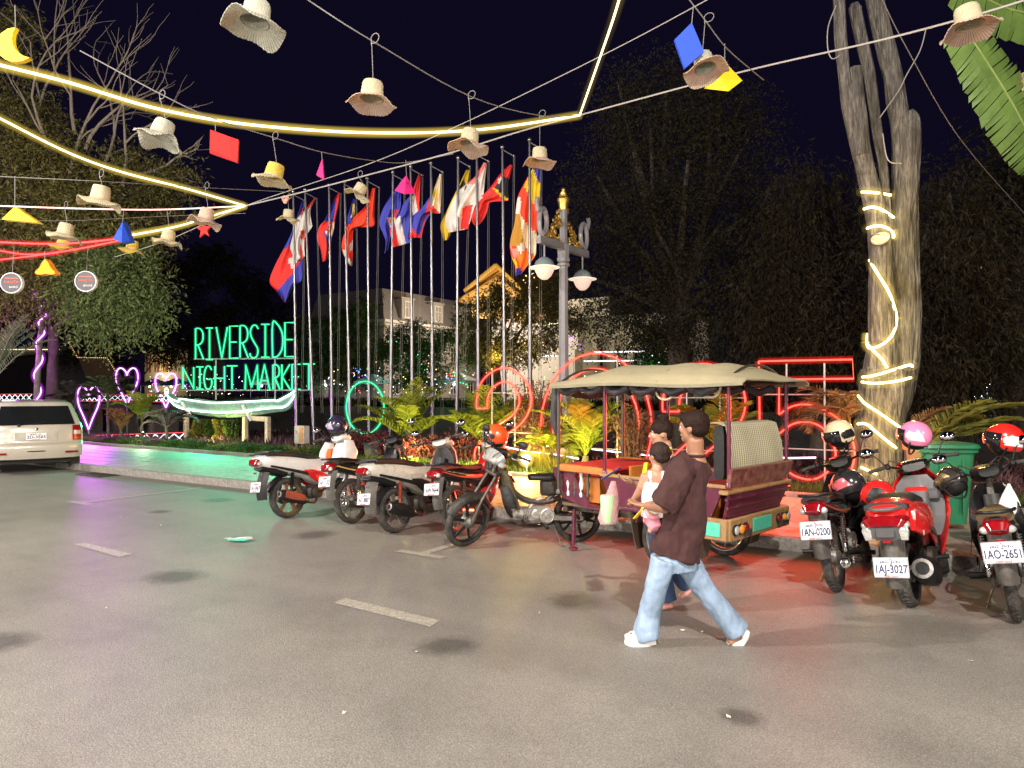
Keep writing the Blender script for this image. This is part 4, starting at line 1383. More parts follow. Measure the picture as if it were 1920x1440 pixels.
numeral('neon_numeral_five', 'red neon numeral 5 at the right end, its flag bar reaching the wrapped trunk', [
 ([ZT((1208, 112)), ZT((1735, 102)), ZT((1742, 210)), ZT((1322, 214)), ZT((1322, 410))], False),
 ([ZT((1208, 112)), ZT((1215, 560)), ZT((1322, 520))], False),
 ([ZT(p) for p in [(1322, 412), (1390, 368), (1480, 355), (1580, 388), (1680, 460), (1735, 560), (1745, 660), (1705, 770), (1620, 845), (1500, 882), (1400, 870), (1300, 830), (1210, 720)]], True),
 ([ZT(p) for p in [(1322, 520), (1400, 465), (1490, 455), (1570, 490), (1622, 570), (1640, 650), (1600, 730), (1520, 775), (1440, 768), (1370, 730), (1320, 660), (1300, 635)]], True),
 ([ZT((1210, 720)), ZT((1215, 640)), ZT((1300, 635))], False)], NY, (1490, 790), 380)
point_light('neon_ground_glow', at(1420, 860, Y=NY - 1.3), 120, (1.0, 0.09, 0.05), 0.5)

point_light('neon_ground_glow', at(1080, 800, Y=11.0), 45, (1.0, 0.07, 0.05), 0.3)

# ------------------------------------------------------------------ magenta hearts and the purple wrapped trunk
HP = [(0, -1.0), (0.35, -0.45), (0.72, 0.05), (0.86, 0.45), (0.80, 0.80), (0.60, 0.98), (0.32, 0.96), (0.08, 0.78), (0, 0.62)]


def heart(label, cx, cy, w, h, Y, group='magenta neon hearts'):
 t = thing('neon_heart', label, 'neon light', at(cx, cy + h * 0.75, Y=Y), 0, group)
 b0 = t.location.copy()
 pts = [at(cx + s * x * w, cy - y * h, Y=Y) - b0 for s, seq in ((1, HP), (-1, HP[::-1])) for x, y in seq]
 k = Y / 13.0
 rope(spline(pts, 3), C_mag, S_mag, t, 0.02 * k, 0.09 * k, name='neon_tube', nm2='tube_halo')
 p = at(cx, cy + h, Y=Y) - b0
 MB().tube([p, V(p.x, 0.02, (0.1 if Y < 20 else -0.9) - b0.z)], 0.03, n=6).build('stake', M_frame, t)
 return t


h1 = heart('large magenta neon heart standing beside the back of the white car', 166, 765, 24, 40, 13.4)
heart('small magenta neon heart above the palm, left of the lettering', 238, 725, 24, 35, 24.0)
heart('small purple neon heart half behind the glowing boat prow', 311, 732, 23, 32, 24.0)
spot_light('heart_glow', at(166, 765, Y=12.6), at(190, 862, Y=10.2), 1700, (0.75, 0.08, 1.0), R(80), 0.9, 0.3)

pt_ = at(72, 770, Y=12.6)
pt_.z = 0.1
t = thing('slim_tree', 'slim bare trunk spiralled with a magenta light rope left of the hearts', 'tree', pt_)
kx = lambda x, y: at(x, y, Y=12.6) - pt_
axis = spline([kx(66, 800), kx(70, 720), kx(75, 640), kx(80, 590), kx(76, 562), kx(66, 552)], 6)
rt = [0.115 - 0.002 * i for i in range(len(axis))]
MB().tube(axis, rt, n=10).tube(spline([kx(80, 590), kx(86, 575), kx(78, 540), kx(74, 520)], 4), 0.03, n=6).build('trunk', M_bark_g, t)
sp = []
nt_ = 7.0
for k in range(150):
 s = k / 149
 i = min(len(axis) - 2, int(s * (len(axis) - 1)))
 p = axis[i].lerp(axis[i + 1], s * (len(axis) - 1) - i)
 a = 2 * PI * nt_ * s
 rr = rt[i] + 0.02
 sp.append(p + V(rr * math.cos(a), rr * math.sin(a), 0))
rope(sp, C_mag, S_mag, t, 0.022, 0.12, name='light_rope')
point_light('trunk_glow', kx(60, 650) + V(0, -0.9, 0), 300, (0.72, 0.10, 1.0), 0.3, t)

# ------------------------------------------------------------------ old pollarded tree wrapped with warm rope
TD = 11.6
tb = at(1655, 900, d=TD)
tb.z = 0.1
t = thing('pollarded_tree', 'tall pollarded grey tree with three cut limbs and a warm light rope wound round it', 'tree', tb)
M_oldbark = mat('weathered_bark', (0.17, 0.155, 0.138), 0.9, var=0.8, scale=12, bump=1.0, bscale=30, dirt=(0.022, 0.019, 0.016), dirt_amt=0.62)
for n in M_oldbark.node_tree.nodes:
 if n.type == 'BUMP':
  n.inputs['Distance'].default_value = 0.06
nt = M_oldbark.node_tree        # long vertical cracks
mpn = nt.nodes.new('ShaderNodeMapping')
mpn.inputs['Scale'].default_value = (1, 1, 0.13)
tcn = [n for n in nt.nodes if n.type == 'TEX_COORD'][0]
nt.links.new(tcn.outputs['Object'], mpn.inputs['Vector'])
for n in [n for n in nt.nodes if n.type == 'TEX_NOISE']:
 nt.links.new(mpn.outputs['Vector'], n.inputs['Vector'])
M_cut = mat('cut_wood', (0.42, 0.36, 0.28), 0.85, var=0.25, scale=12, bump=0.4)


def kt(x, y, dd=0.0):
 return at(x, y, d=TD + dd) - tb


wood_v, wood_f = [], []


def limb(mb, pts, n=34, k=8, rough=0.11):
 """pts = [(px, py, half width px, depth offset)]"""
 C = spline([kt(x, y, d) for x, y, w, d in pts], k)
 W = spline([V(w * (TD + d) / F, 0, 0) for x, y, w, d in pts], k)
 vs, fs = [], []
 prof = [1 + rough * (random.random() - 0.5) * 1.4 for _ in range(n)]
 for i, (c, w) in enumerate(zip(C, W)):
  tt = (C[min(i + 1, len(C) - 1)] - C[max(i - 1, 0)]).normalized()
  s1 = V(1, 0, 0) - tt * tt.x
  s1.normalize()
  s2 = tt.cross(s1)
  for q in range(n):
   a = 2 * PI * q / n
   f = prof[q] * (1 + rough * mnoise.noise((math.cos(a) * 1.6 + c.x, math.sin(a) * 1.6, c.z * 1.3)))
   f += 0.03 * abs(mnoise.noise((math.cos(a) * 5 + c.x * 2, math.sin(a) * 5, c.z * 0.9))) + 0.035 * mnoise.noise((math.cos(a) * 9, math.sin(a) * 9 + 3, c.z * 2.6)) - 0.03
   vs.append(c + (s1 * math.cos(a) + s2 * math.sin(a)) * w.x * f)
 m = len(C)
 for i in range(m - 1):
  for q in range(n):
   q2 = (q + 1) % n
   fs.append((i * n + q, i * n + q2, (i + 1) * n + q2, (i + 1) * n + q))
 fs += [tuple(range(n))[::-1], tuple(range((m - 1) * n, m * n))]
 mb.add(vs, fs)
 wood_f.extend([[i + len(wood_v) for i in f] for f in fs])
 wood_v.extend(vs)
 return C


mb = MB()
limb(mb, [(1645, 960, 60, 0), (1646, 870, 43, 0), (1649, 800, 42, 0), (1660, 740, 44, 0), (1665, 700, 44, 0.05)])
mb.build('trunk', M_oldbark, t, angle=60)
mb = MB()
limb(mb, [(1655, 730, 36, 0.05), (1655, 640, 26, -0.08), (1652, 560, 22, -0.1), (1650, 480, 20, -0.06), (1644, 400, 20, 0), (1625, 325, 17, 0), (1608, 253, 17, 0), (1593, 190, 15, 0), (1584, 144, 11, 0), (1576, 60, 11, 0), (1572, -40, 10, 0)])
mb.build('limb', M_oldbark, t, angle=60)
mb = MB()
limb(mb, [(1678, 730, 32, 0.15), (1696, 640, 27, 0.12), (1700, 560, 23, 0.1), (1697, 480, 23, 0.1), (1696, 400, 22, 0.1), (1697, 325, 22, 0.1), (1692, 253, 18, 0.1), (1682, 200, 17, 0.1), (1673, 144, 16, 0.1), (1656, 70, 16, 0.1), (1632, -40, 15, 0.1)])
mb.build('limb', M_oldbark, t, angle=60)
mb = MB()
limb(mb, [(1664, 430, 10, 0.12), (1657, 325, 8, 0.2), (1646, 253, 9, 0.2), (1630, 144, 10, 0.2), (1606, 30, 11, 0.2), (1604, 14, 11, 0.2)])
mb.build('limb', M_oldbark, t, angle=60)
mb = MB()
limb(mb, [(1702, 400, 15, 0.06), (1707, 320, 15, 0.0), (1711, 255, 15, 0.0), (1712, 222, 11, 0.0), (1706, 207, 5, 0.0)])
mb.build('burl', M_oldbark, t, angle=60)
mb = MB()
limb(mb, [(1616, 290, 14, -0.06), (1613, 220, 12, -0.1), (1607, 160, 10, -0.1), (1604, 126, 10, -0.1)])
mb.build('stub', M_oldbark, t, angle=60)
mb = MB()
limb(mb, [(1650, 640, 20, -0.22), (1649, 540, 19, -0.26), (1650, 462, 17, -0.29), (1650, 440, 15, -0.3)])
mb.build('stub', M_oldbark, t, angle=60)
cc = kt(1650, 446, -0.43)
MB().lathe([(0.005, 0.02), (0.10, 0.015), (0.135, 0), (0.13, -0.03)], cc, V(-0.10, -0.75, 0.6), n=16).build('cut_face', M_cut, t)
# warm rope: runs in px, in front of the wood
runs = [[(1616, 360), (1640, 361), (1671, 366)], [(1620, 392), (1636, 388), (1655, 394), (1676, 408)], [(1626, 428), (1645, 423), (1665, 428), (1675, 438), (1675, 446)],
  [(1630, 488), (1650, 520), (1667, 548), (1678, 580), (1681, 600), (1675, 625), (1660, 642), (1640, 652), (1626, 650), (1627, 625)], [(1626, 645), (1640, 660), (1655, 675), (1663, 690)],
  [(1617, 707), (1640, 704), (1680, 692), (1706, 684), (1711, 688)], [(1616, 716), (1640, 719), (1680, 715), (1708, 708)],
  [(1609, 742), (1622, 757), (1650, 775), (1688, 802)], [(1608, 795), (1625, 795), (1645, 812), (1680, 840)], [(1614, 876), (1644, 889)]]
from mathutils.bvhtree import BVHTree
bvh = BVHTree.FromPolygons([tuple(v) for v in wood_v], wood_f)
eye = V(0, 0, CAMH) - tb
for i, q in enumerate(runs):
 P_, last = [], TD - 0.3
 for p in spline([V(x, y, 0) for x, y in q], 6):
  dirn = ray(p.x, p.y)
  hit = bvh.ray_cast(eye, dirn.normalized())
  if hit[0] is not None:
   last = (hit[0] - eye).length / dirn.length
  P_.append(eye + dirn * (last - 0.04))
 for _ in range(3):
  P_ = [P_[0]] + [(P_[k - 1] + P_[k] * 2 + P_[k + 1]) / 4 for k in range(1, len(P_) - 1)] + [P_[-1]]
 rope(P_, C_warm, S_warm, t, 0.021, 0.10, name='light_rope')
for (x, y, pw) in ((1690, 395, 55), (1690, 560, 25), (1695, 640, 30), (1650, 760, 36), (1665, 850, 36)):
 point_light('rope_glow', kt(x, y, -0.95), pw, (1.0, 0.72, 0.25), 0.12, t)
mb = MB()
for q in ([(1568, 10), (1553, 50), (1552, 90), (1560, 110), (1574, 104)], [(1736, 55), (1725, 95), (1700, 140), (1685, 170), (1650, 220)], [(1655, 250), (1665, 300), (1690, 306)]):
 mb.tube(spline([kt(x, y, -0.35) for x, y in q], 5), 0.008, n=5)
mb.build('loose_wire', M_cable, t)

# ------------------------------------------------------------------ cables and light ropes overhead
def cable(name, label, pts, m, r, cat='cable', group=None, k=6):
 P = spline([at(x, y, d=d) for x, y, d in pts], k)
 return tag(MB().tube(P, r, n=6).build(name, m), label, cat, group)


def rope_thing(label, pts, core, halo_mat, r, rs, group, k=8):
 P = spline([at(x, y, d=d) for x, y, d in pts], k)
 o0 = P[len(P) // 2].copy()
 t = thing('light_rope', label, 'light rope', o0, 0, group)
 rope([p - o0 for p in P], core, halo_mat, t, r, rs)
 return t


J1, J2 = (1087, 216, 10.5), (460, 386, 12.5)
G_r = 'warm light ropes strung over the street'
rope_thing('warm white light rope sagging across the top from the left edge to the flagpoles', [(-60, 106, 7.4), (0, 122, 7.6), (130, 155, 8.0), (300, 205, 8.6), (480, 235, 9.0), (700, 249, 9.5), (900, 243, 10.0), J1], C_warm, S_warm, 0.015, 0.075, G_r)
rope_thing('warm white light rope rising steeply to the top edge right of centre', [J1, (1120, 122, 9.0), (1150, 35, 7.6), (1172, -40, 6.8)], C_warm, S_warm, 0.012, 0.07, G_r)
rope_thing('warm white light rope slanting down from the left edge towards the first flagpole', [(-60, 190, 8.5), (0, 222, 9.0), (130, 287, 10.0), (230, 323, 10.8), (350, 354, 11.6), J2], C_warm, S_warm, 0.013, 0.075, G_r)
rope_thing('short warm light rope rising from the blue pyramid to the cable knot', [(240, 442, 11.5), (330, 425, 11.8), (400, 404, 12.2), J2], C_warm, S_warm, 0.013, 0.075, G_r)
rope_thing('thin pinkish light rope running level from the left edge under the hats', [(-60, 384, 10.5), (0, 386, 10.8), (150, 391, 11.2), (300, 393, 11.8), J2], C_pinkw, None, 0.011, 0.02, G_r)
rope_thing('red light rope running level from the left edge to the blue pyramid', [(-40, 452, 10.8), (0, 454, 11.0), (80, 457, 11.2), (150, 455, 11.3), (235, 446, 11.5)], C_redrope, S_redrope, 0.012, 0.055, 'red light ropes at the left edge')
rope_thing('lower red light rope rising from the left edge to the blue pyramid', [(-40, 494, 10.0), (0, 487, 10.2), (60, 480, 10.6), (150, 466, 11.0), (238, 448, 11.5)], C_redrope, S_redrope, 0.010, 0.05, 'red light ropes at the left edge')
rope_thing('middle red light rope sagging slightly at the left edge', [(-40, 464, 10.4), (0, 470, 10.5), (50, 477, 10.7), (110, 474, 10.9)], C_redrope, S_redrope, 0.009, 0.045, 'red light ropes at the left edge')
cable('cable', 'thick white cable crossing the sky from the upper right to the flagpole tops', [(1960, -12, 7.0), (1830, 28, 7.4), (1640, 78, 8.2), (1390, 135, 9.2), J1, (980, 245, 10.8), (850, 285, 11.2), (690, 328, 11.8), (560, 362, 12.2), J2], M_cable, 0.011, k=8)
cable('cable', 'thin grey cable slanting from the cable knot up to the top edge right of centre', [(1340, -8, 9.0), (1180, 78, 9.8), (1000, 168, 10.6), (845, 242, 11.2), (690, 308, 11.8), J2, (320, 448, 12.8), (215, 482, 13.2)], M_cable, 0.006)
cable('wire', 'thin string from the top edge carrying the three hats towards the rope knot', [(560, -14, 6.6), (585, 5, 6.7), (700, 78, 7.0), (885, 182, 8.4), (1015, 217, 9.8), J1], M_string, 0.006)
cable('wire', 'thin string carrying the grey hat and red square over the left tree', [(150, 95, 7.4), (312, 182, 7.6), (400, 222, 7.9), (520, 260, 8.6), (603, 285, 9.2), (690, 300, 10.5), (760, 305, 11.5), (850, 288, 11.4)], M_string, 0.006)
cable('wire', 'thin string at the top right carrying the blue square and yellow prism', [(1285, -10, 7.2), (1320, 35, 7.4), (1360, 88, 7.7), (1405, 128, 8.2), (1432, 150, 8.6)], M_string, 0.006)
cable('wire', 'thin dark wire running down the right side past the banana leaf', [(1650, -10, 9.0), (1700, 90, 9.6), (1800, 260, 11), (1925, 405, 13)], M_string, 0.006)
cable('wire', 'thin level string carrying the low hats at the left', [(-20, 330, 8.4), (187, 340, 8.6), (388, 352, 10.4), (545, 360, 12.0)], M_string, 0.004)
cable('wire', 'faint string carrying the lower hats in front of the left tree', [(-20, 410, 9.6), (124, 414, 10.4), (315, 405, 11.8), (460, 400, 12.4)], M_string, 0.004)
# ------------------------------------------------------------------ hanging straw hats
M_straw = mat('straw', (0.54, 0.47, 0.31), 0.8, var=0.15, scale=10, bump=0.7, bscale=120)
M_strawpinklit = mat('pink_lit_straw', (0.56, 0.41, 0.32), 0.8, var=0.15, scale=10, bump=0.7, bscale=120)  # pink light on the cream straw is put into this colour
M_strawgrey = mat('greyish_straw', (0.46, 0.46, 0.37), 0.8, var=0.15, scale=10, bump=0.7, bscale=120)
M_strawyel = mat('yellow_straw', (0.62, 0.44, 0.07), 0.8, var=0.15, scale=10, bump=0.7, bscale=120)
for m_ in (M_straw, M_strawpinklit, M_strawgrey, M_strawyel):     # radial pleats woven into the straw
 nt = m_.node_tree
 p = nt.nodes['Principled BSDF']
 tc = [n for n in nt.nodes if n.type == 'TEX_COORD'][0]
 g = nt.nodes.new('ShaderNodeTexGradient')
 g.gradient_type = 'RADIAL'
 nt.links.new(tc.outputs['Object'], g.inputs['Vector'])
 a = nt.nodes.new('ShaderNodeMath')
 a.operation = 'MULTIPLY'
 a.inputs[1].default_value = 58
 nt.links.new(g.outputs['Fac'], a.inputs[0])
 b = nt.nodes.new('ShaderNodeMath')
 b.operation = 'PINGPONG'
 b.inputs[1].default_value = 0.5
 nt.links.new(a.outputs[0], b.inputs[0])
 r = nt.nodes.new('ShaderNodeMapRange')
 r.inputs['From Max'].default_value = 0.3
 r.inputs['To Min'].default_value = 0.5
 nt.links.new(b.outputs[0], r.inputs['Value'])
 mx = nt.nodes.new('ShaderNodeMix')
 mx.data_type = 'RGBA'
 mx.blend_type = 'MULTIPLY'
 mx.inputs['Factor'].default_value = 1.0
 nt.links.new(p.inputs['Base Color'].links[0].from_socket, mx.inputs['A'])
 nt.links.new(r.outputs['Result'], mx.inputs['B'])
 nt.links.new(mx.outputs['Result'], p.inputs['Base Color'])
M_band = mat('straw_band', (0.45, 0.28, 0.19), 0.8, var=0.2, bump=0.4)


def hat(label, px, py, wpx, d, tilt, m, topy=None, rr=0.225, seed=0, crown_m=None):
 """px, py: middle of the brim in the picture"""
 c = at(px, py, d=d)
 t = thing('straw_hat', label, 'hat', c, random.uniform(0, 6) * 0, 'straw hats hanging over the street', tilt=(R(tilt[0]), R(tilt[1])))
 t.rotation_euler = (R(tilt[0]), R(tilt[1]), YAW)
 r = wpx * d / F / 2
 k = r / 0.225
 rs = random.Random(seed)
 p1, p2, a1, a2 = rs.uniform(0, 6), rs.uniform(0, 6), rs.uniform(0.016, 0.028), rs.uniform(0.010, 0.022)
 nseg, nr = 72, 6
 P = []
 for i in range(nr + 1):
  s = i / nr
  row = []
  for j in range(nseg + 1):
   a = 2 * PI * j / nseg
   rad = (0.105 + (0.225 - 0.105) * s) * k
   z = (-0.055 * s ** 1.3 + s * s * (a1 * math.sin(3 * a + p1) + a2 * math.sin(5 * a + p2)) * 1.3 + 0.0025 * s * (1 if j % 2 else -1)) * k
   row.append((rad * math.cos(a), rad * math.sin(a), z))
  P.append(row)
 MB().grid(P, th=0.006).build('brim', m, t, angle=80)
 prof = [(0.104, 0.0), (0.1, 0.06), (0.094, 0.135), (0.084, 0.158), (0.05, 0.166), (0.002, 0.168)]
 pin = [(r_ - 0.006, z_ - 0.006 if z_ > 0.1 else z_) for r_, z_ in prof[::-1]]
 MB().lathe([(max(0.001, a * k), b_ * k) for a, b_ in prof + pin], n=40, caps=False).build('crown', crown_m or m, t)
 MB().lathe([(0.1055 * k, 0.002), (0.1065 * k, 0.006), (0.105 * k, 0.02 * k), (0.1005 * k, 0.02 * k)], n=40, caps=False).build('band', M_band, t)
 if topy is not None:
  top = at(px, topy, d=d) - c
  Mi = t.rotation_euler.to_matrix().inverted()
  up0 = Mi @ V(0, 0, 1)
  e = Mi @ top
  s0 = V(0, 0, 0.168 * k)
  lo = [e + Mi @ V(0.05 * math.cos(a) + 0.04, 0, 0.045 * math.sin(a) + 0.03) for a in [R(-120 + 24 * q) for q in range(13)]]
  MB().tube([s0, e], 0.0035, n=5).tube(spline([e] + lo + [e - up0 * 0.03], 2), 0.004, n=5).build('hanging_string', M_string, t)
 return t


hat('large pale straw hat at the top edge left of centre', 478, 42, 114, 5.4, (-7, 6), M_strawgrey, -40, seed=1)
hat('straw hat with a pink-lit brim hanging on a long string left of top centre', 697, 186, 93, 6.7, (-1, 4), M_strawpinklit, 80, seed=2, crown_m=M_straw)
hat('pink-lit straw hat overlapping the sagging light rope above the flagpoles', 879, 270, 76, 8.2, (-3, 8), M_strawpinklit, 184, seed=3, crown_m=M_straw)
hat('straw hat with a pink-lit brim against the rightmost flagpole', 1012, 300, 63, 9.8, (1, 0), M_strawpinklit, 218, seed=4, crown_m=M_straw)
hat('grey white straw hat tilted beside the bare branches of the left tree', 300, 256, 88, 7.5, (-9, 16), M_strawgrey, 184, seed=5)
hat('yellow crowned straw hat between the red square and the pink triangle', 512, 333, 74, 8.6, (-1, 14), M_straw, 260, seed=6, crown_m=M_strawyel)
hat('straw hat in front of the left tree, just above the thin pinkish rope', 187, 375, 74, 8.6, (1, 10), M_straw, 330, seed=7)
hat('straw hat above the red star near the cable knot', 385, 412, 60, 10.4, (-3, 12), M_strawpinklit, 352, seed=8)
hat('straw hat hanging left of the red star over the tree edge', 314, 451, 54, 11.8, (-1, 10), M_straw, 400, seed=9)
hat('straw hat low at the left directly above another hat', 121, 440, 60, 10.4, (-1, 12), M_straw, 388, seed=10)
hat('yellowish straw hat on the red ropes just below another hat', 118, 460, 48, 12.2, (3, 12), M_strawyel, 440, seed=11)
hat('yellowish straw hat at the lower right of the blue pyramid', 247, 467, 46, 12.4, (5, 14), M_strawyel, 445, seed=12)
hat('straw hat tipped sideways in front of the fifth flagpole top', 672, 362, 52, 11.4, (3, 28), M_straw, 330, seed=13)
hat('small brown straw hat beside the leftmost flagpole top', 540, 408, 42, 12.6, (7, 6), M_straw, 372, seed=14)
hat('pink-lit straw hat half hidden between the blue square and yellow prism', 1322, 128, 82, 7.4, (-13, -6), M_strawpinklit, 40, seed=15, crown_m=M_strawgrey)
hat('pink-lit straw hat seen from below in front of the banana leaf', 1818, 48, 102, 6.2, (-4, -8), M_strawpinklit, None, seed=16, crown_m=M_straw)
hat('brown hat cut by the right edge beside the banana leaf', 1936, 152, 50, 7.6, (-12, 40), M_strawpinklit, None, seed=17)
# ------------------------------------------------------------------ bright foam shapes on the strings
def shape_mat(n, c):
 return mat('foam_' + n, c, 0.7, var=0.06, bump=0.1, bscale=200)


M_fy, M_fr, M_fb, M_fp, M_fo = shape_mat('yellow', (0.85, 0.58, 0.01)), shape_mat('red', (0.55, 0.008, 0.006)), shape_mat('blue', (0.006, 0.055, 0.50)), shape_mat('pink', (0.62, 0.01, 0.16)), shape_mat('orange', (0.9, 0.30, 0.005))


def flat_shape(name, label, cat, poly, d, th, m, group='bright foam shapes on the strings', string=None, dd=None):
 """poly in px; dd = per-corner depth offsets"""
 c = Vector((sum(p[0] for p in poly) / len(poly), sum(p[1] for p in poly) / len(poly), 0))
 o0 = at(c.x, c.y, d=d)
 t = thing(name, label, cat, o0, 0, group)
 back = (CAM_M @ V(0, 0, -1)) * th
 dd = dd or [0] * len(poly)
 f_ = [at(x, y, d=d + q) - o0 for (x, y), q in zip(poly, dd)]
 b_ = [p + back for p in f_]
 m_ = len(poly)
 MB().add(f_ + b_, [tuple(range(m_)), tuple(range(2 * m_ - 1, m_ - 1, -1))] + [(i, m_ + i, m_ + (i + 1) % m_, (i + 1) % m_) for i in range(m_)]).build('panel', m, t, angle=0)
 if string:
  MB().tube([at(string[0], string[1], d=d) - o0, at(string[2], string[3], d=d) - o0], 0.004, n=5).build('hanging_string', M_string, t)
 return t


moon = [(29 - 54 + 0, 0)]
mp_ = []
for a in range(-62, 100, 9):
 mp_.append((22 + 42 * math.cos(R(180 - a + 40)) * -1 * -1, 83 - 33 * math.sin(R(180 - a + 40)) * -1 * -1))
outer = [(29, 51), (14, 54), (2, 62), (-6, 75), (-8, 88), (-2, 102), (10, 111), (25, 116), (42, 114), (55, 108)]
inner = [(42, 104), (30, 95), (24, 84), (22, 72), (24, 60)]
flat_shape('foam_moon', 'yellow foam crescent moon at the upper left edge', 'decoration', outer + inner, 6.2, 0.05, M_fy, string=(29, 52, 28, 10))
flat_shape('foam_square', 'red foam square hanging under the sagging light rope', 'decoration', [(394, 243), (447, 262), (445, 305), (393, 287)], 7.9, 0.03, M_fr, string=(404, 246, 404, 222), dd=[0, 0.1, 0.1, 0])
flat_shape('foam_triangle', 'slim pink foam triangle hanging left of the flagpoles', 'decoration', [(604, 297), (607, 336), (593, 328)], 9.2, 0.05, M_fp, string=(604, 298, 603, 285))
flat_shape('foam_square', 'blue foam square hanging in front of a peach hat at the upper right', 'decoration', [(1297, 42), (1320, 97), (1284, 128), (1265, 74)], 7.2, 0.04, M_fb, string=(1297, 44, 1300, 12), dd=[0, 0.05, 0.1, 0.05])
flat_shape('foam_triangle', 'yellow foam triangle at the left edge above the red ropes', 'decoration', [(28, 387), (70, 417), (3, 411)], 9.0, 0.12, M_fy, string=(28, 388, 28, 330), dd=[0.1, 0, 0.15])
flat_shape('foam_pyramid', 'blue foam pyramid where the red and warm ropes meet', 'decoration', [(230, 415), (244, 452), (228, 455), (212, 448)], 10.9, 0.15, M_fb, string=(230, 416, 232, 395), dd=[0.1, 0.12, 0, 0.1])
star = []
for k in range(10):
 a = R(95 + 36 * k)
 rr = 16 if k % 2 == 0 else 6.5
 star.append((382 + rr * math.cos(a) * 0.95, 430 - rr * math.sin(a) * 1.1))
flat_shape('foam_star', 'red foam star hanging below a straw hat', 'decoration', star, 10.8, 0.04, M_fr, string=(382, 415, 384, 392))
tri = [(84, 485), (90, 492), (95, 502), (103, 510), (102, 514), (94, 515), (86, 513), (76, 515), (67, 514), (65, 510), (74, 501), (79, 491)]
flat_shape('foam_trefoil', 'orange three-pointed foam shape between the round signs', 'decoration', tri, 9.8, 0.12, M_fo, string=(84, 486, 84, 470))
# yellow prism with two visible faces and pink cone-like prism
def solid(name, label, V_, F_, m, d, string):
 o0 = at(*V_[0][:2], d=d)
 t = thing(name, label, 'decoration', o0, 0, 'bright foam shapes on the strings')
 MB().add([at(x, y, d=d + q) - o0 for x, y, q in V_], F_).build('panel', m, t, angle=0)
 MB().tube([at(string[0], string[1], d=d) - o0, at(string[2], string[3], d=d) - o0], 0.004, n=5).build('hanging_string', M_string, t)


solid('foam_prism', 'yellow foam prism beside the white cable at the upper right', [(1359, 116, 0.15), (1350, 146, -0.1), (1320, 166, 0.0), (1366, 171, -0.1), (1392, 151, 0.0), (1362, 165, 0.3)],
  [(0, 2, 1), (1, 2, 3), (0, 1, 4), (1, 3, 4), (0, 4, 5), (0, 5, 2), (2, 5, 3), (3, 5, 4)], M_fy, 7.9, (1359, 117, 1359, 82))
solid('foam_cone', 'pink foam cone hanging in front of the sixth and seventh flagpoles', [(762, 328, 0.0), (740, 357, 0), (758, 364, -0.12), (779, 363, 0), (762, 356, 0.2)], [(0, 1, 2), (0, 2, 3), (0, 3, 4), (0, 4, 1), (1, 4, 3, 2)], M_fp, 11.2, (762, 329, 761, 300))

# pink paper flower near the leftmost pole
c = at(535, 374, d=12.4)
t = thing('paper_flower', 'small pink paper flower hanging beside the leftmost flagpole top', 'decoration', c)
mb = MB()
for k in range(9):
 a = 2.4 * k
 mb.ell(V(0.045 * math.cos(a), 0.02 * math.sin(a * 2), 0.045 * math.sin(a)), (0.04, 0.03, 0.028), nu=8, nv=5)
mb.build('petal', mat('pink_paper', (0.75, 0.36, 0.30), 0.8), t)

# two round hanging signs, printed on both faces
M_disc = mat('dark_disc', (0.055, 0.05, 0.06), 0.5, var=0.15)
M_discrim = mat('disc_rim', (0.55, 0.52, 0.58), 0.5)
M_discink = mat('disc_red', (0.60, 0.10, 0.06), 0.5)
M_discwhite = mat('disc_white', (0.65, 0.62, 0.6), 0.5)
for label, px, py, d in (('dark round hanging sign with red print at the left edge', 23, 531, 9.6), ('dark round hanging sign with red print right of the orange trefoil', 162, 528, 9.9)):
 c = at(px, py, d=d)
 r = 19.5 * d / F
 t = thing('round_sign', label, 'sign', c, YAW + R(6), 'round dark signs hanging under the left tree')
 MB().lathe([(0.002, -0.02), (r * 0.93, -0.02), (r * 0.93, 0.02), (0.002, 0.02)], (0, 0, 0), (0, 1, 0), n=32).build('face', M_disc, t)
 MB().lathe([(r * 0.92, -0.028), (r, -0.028), (r, 0.028), (r * 0.92, 0.028)], (0, 0, 0), (0, 1, 0), n=32, closed=True, caps=False).build('rim', M_discrim, t)
 lettering('lettering', 'ដងស្ទឹង', r * 0.55, M_discink, t, (0, -0.023, 0.12 * r), (1, 0, 0), (0, 0, 1), r * 1.25, 'NotoSansKhmer', depth=0.002)
 MB().box((0, -0.0225, r * 0.45), (r * 1.2, 0.003, r * 0.07)).build('red_stripe', M_discink, t)
 lettering('lettering', 'ផ្សាររាត្រី', r * 0.4, M_discwhite, t, (r * 0.2, -0.023, -0.38 * r), (1, 0, 0), (0, 0, 1), r * 0.8, 'NotoSansKhmer', depth=0.002)
 MB().tube([V(0, 0, r), V(0.02, 0, r + 0.35)], 0.004, n=5).build('hanging_string', M_string, t)

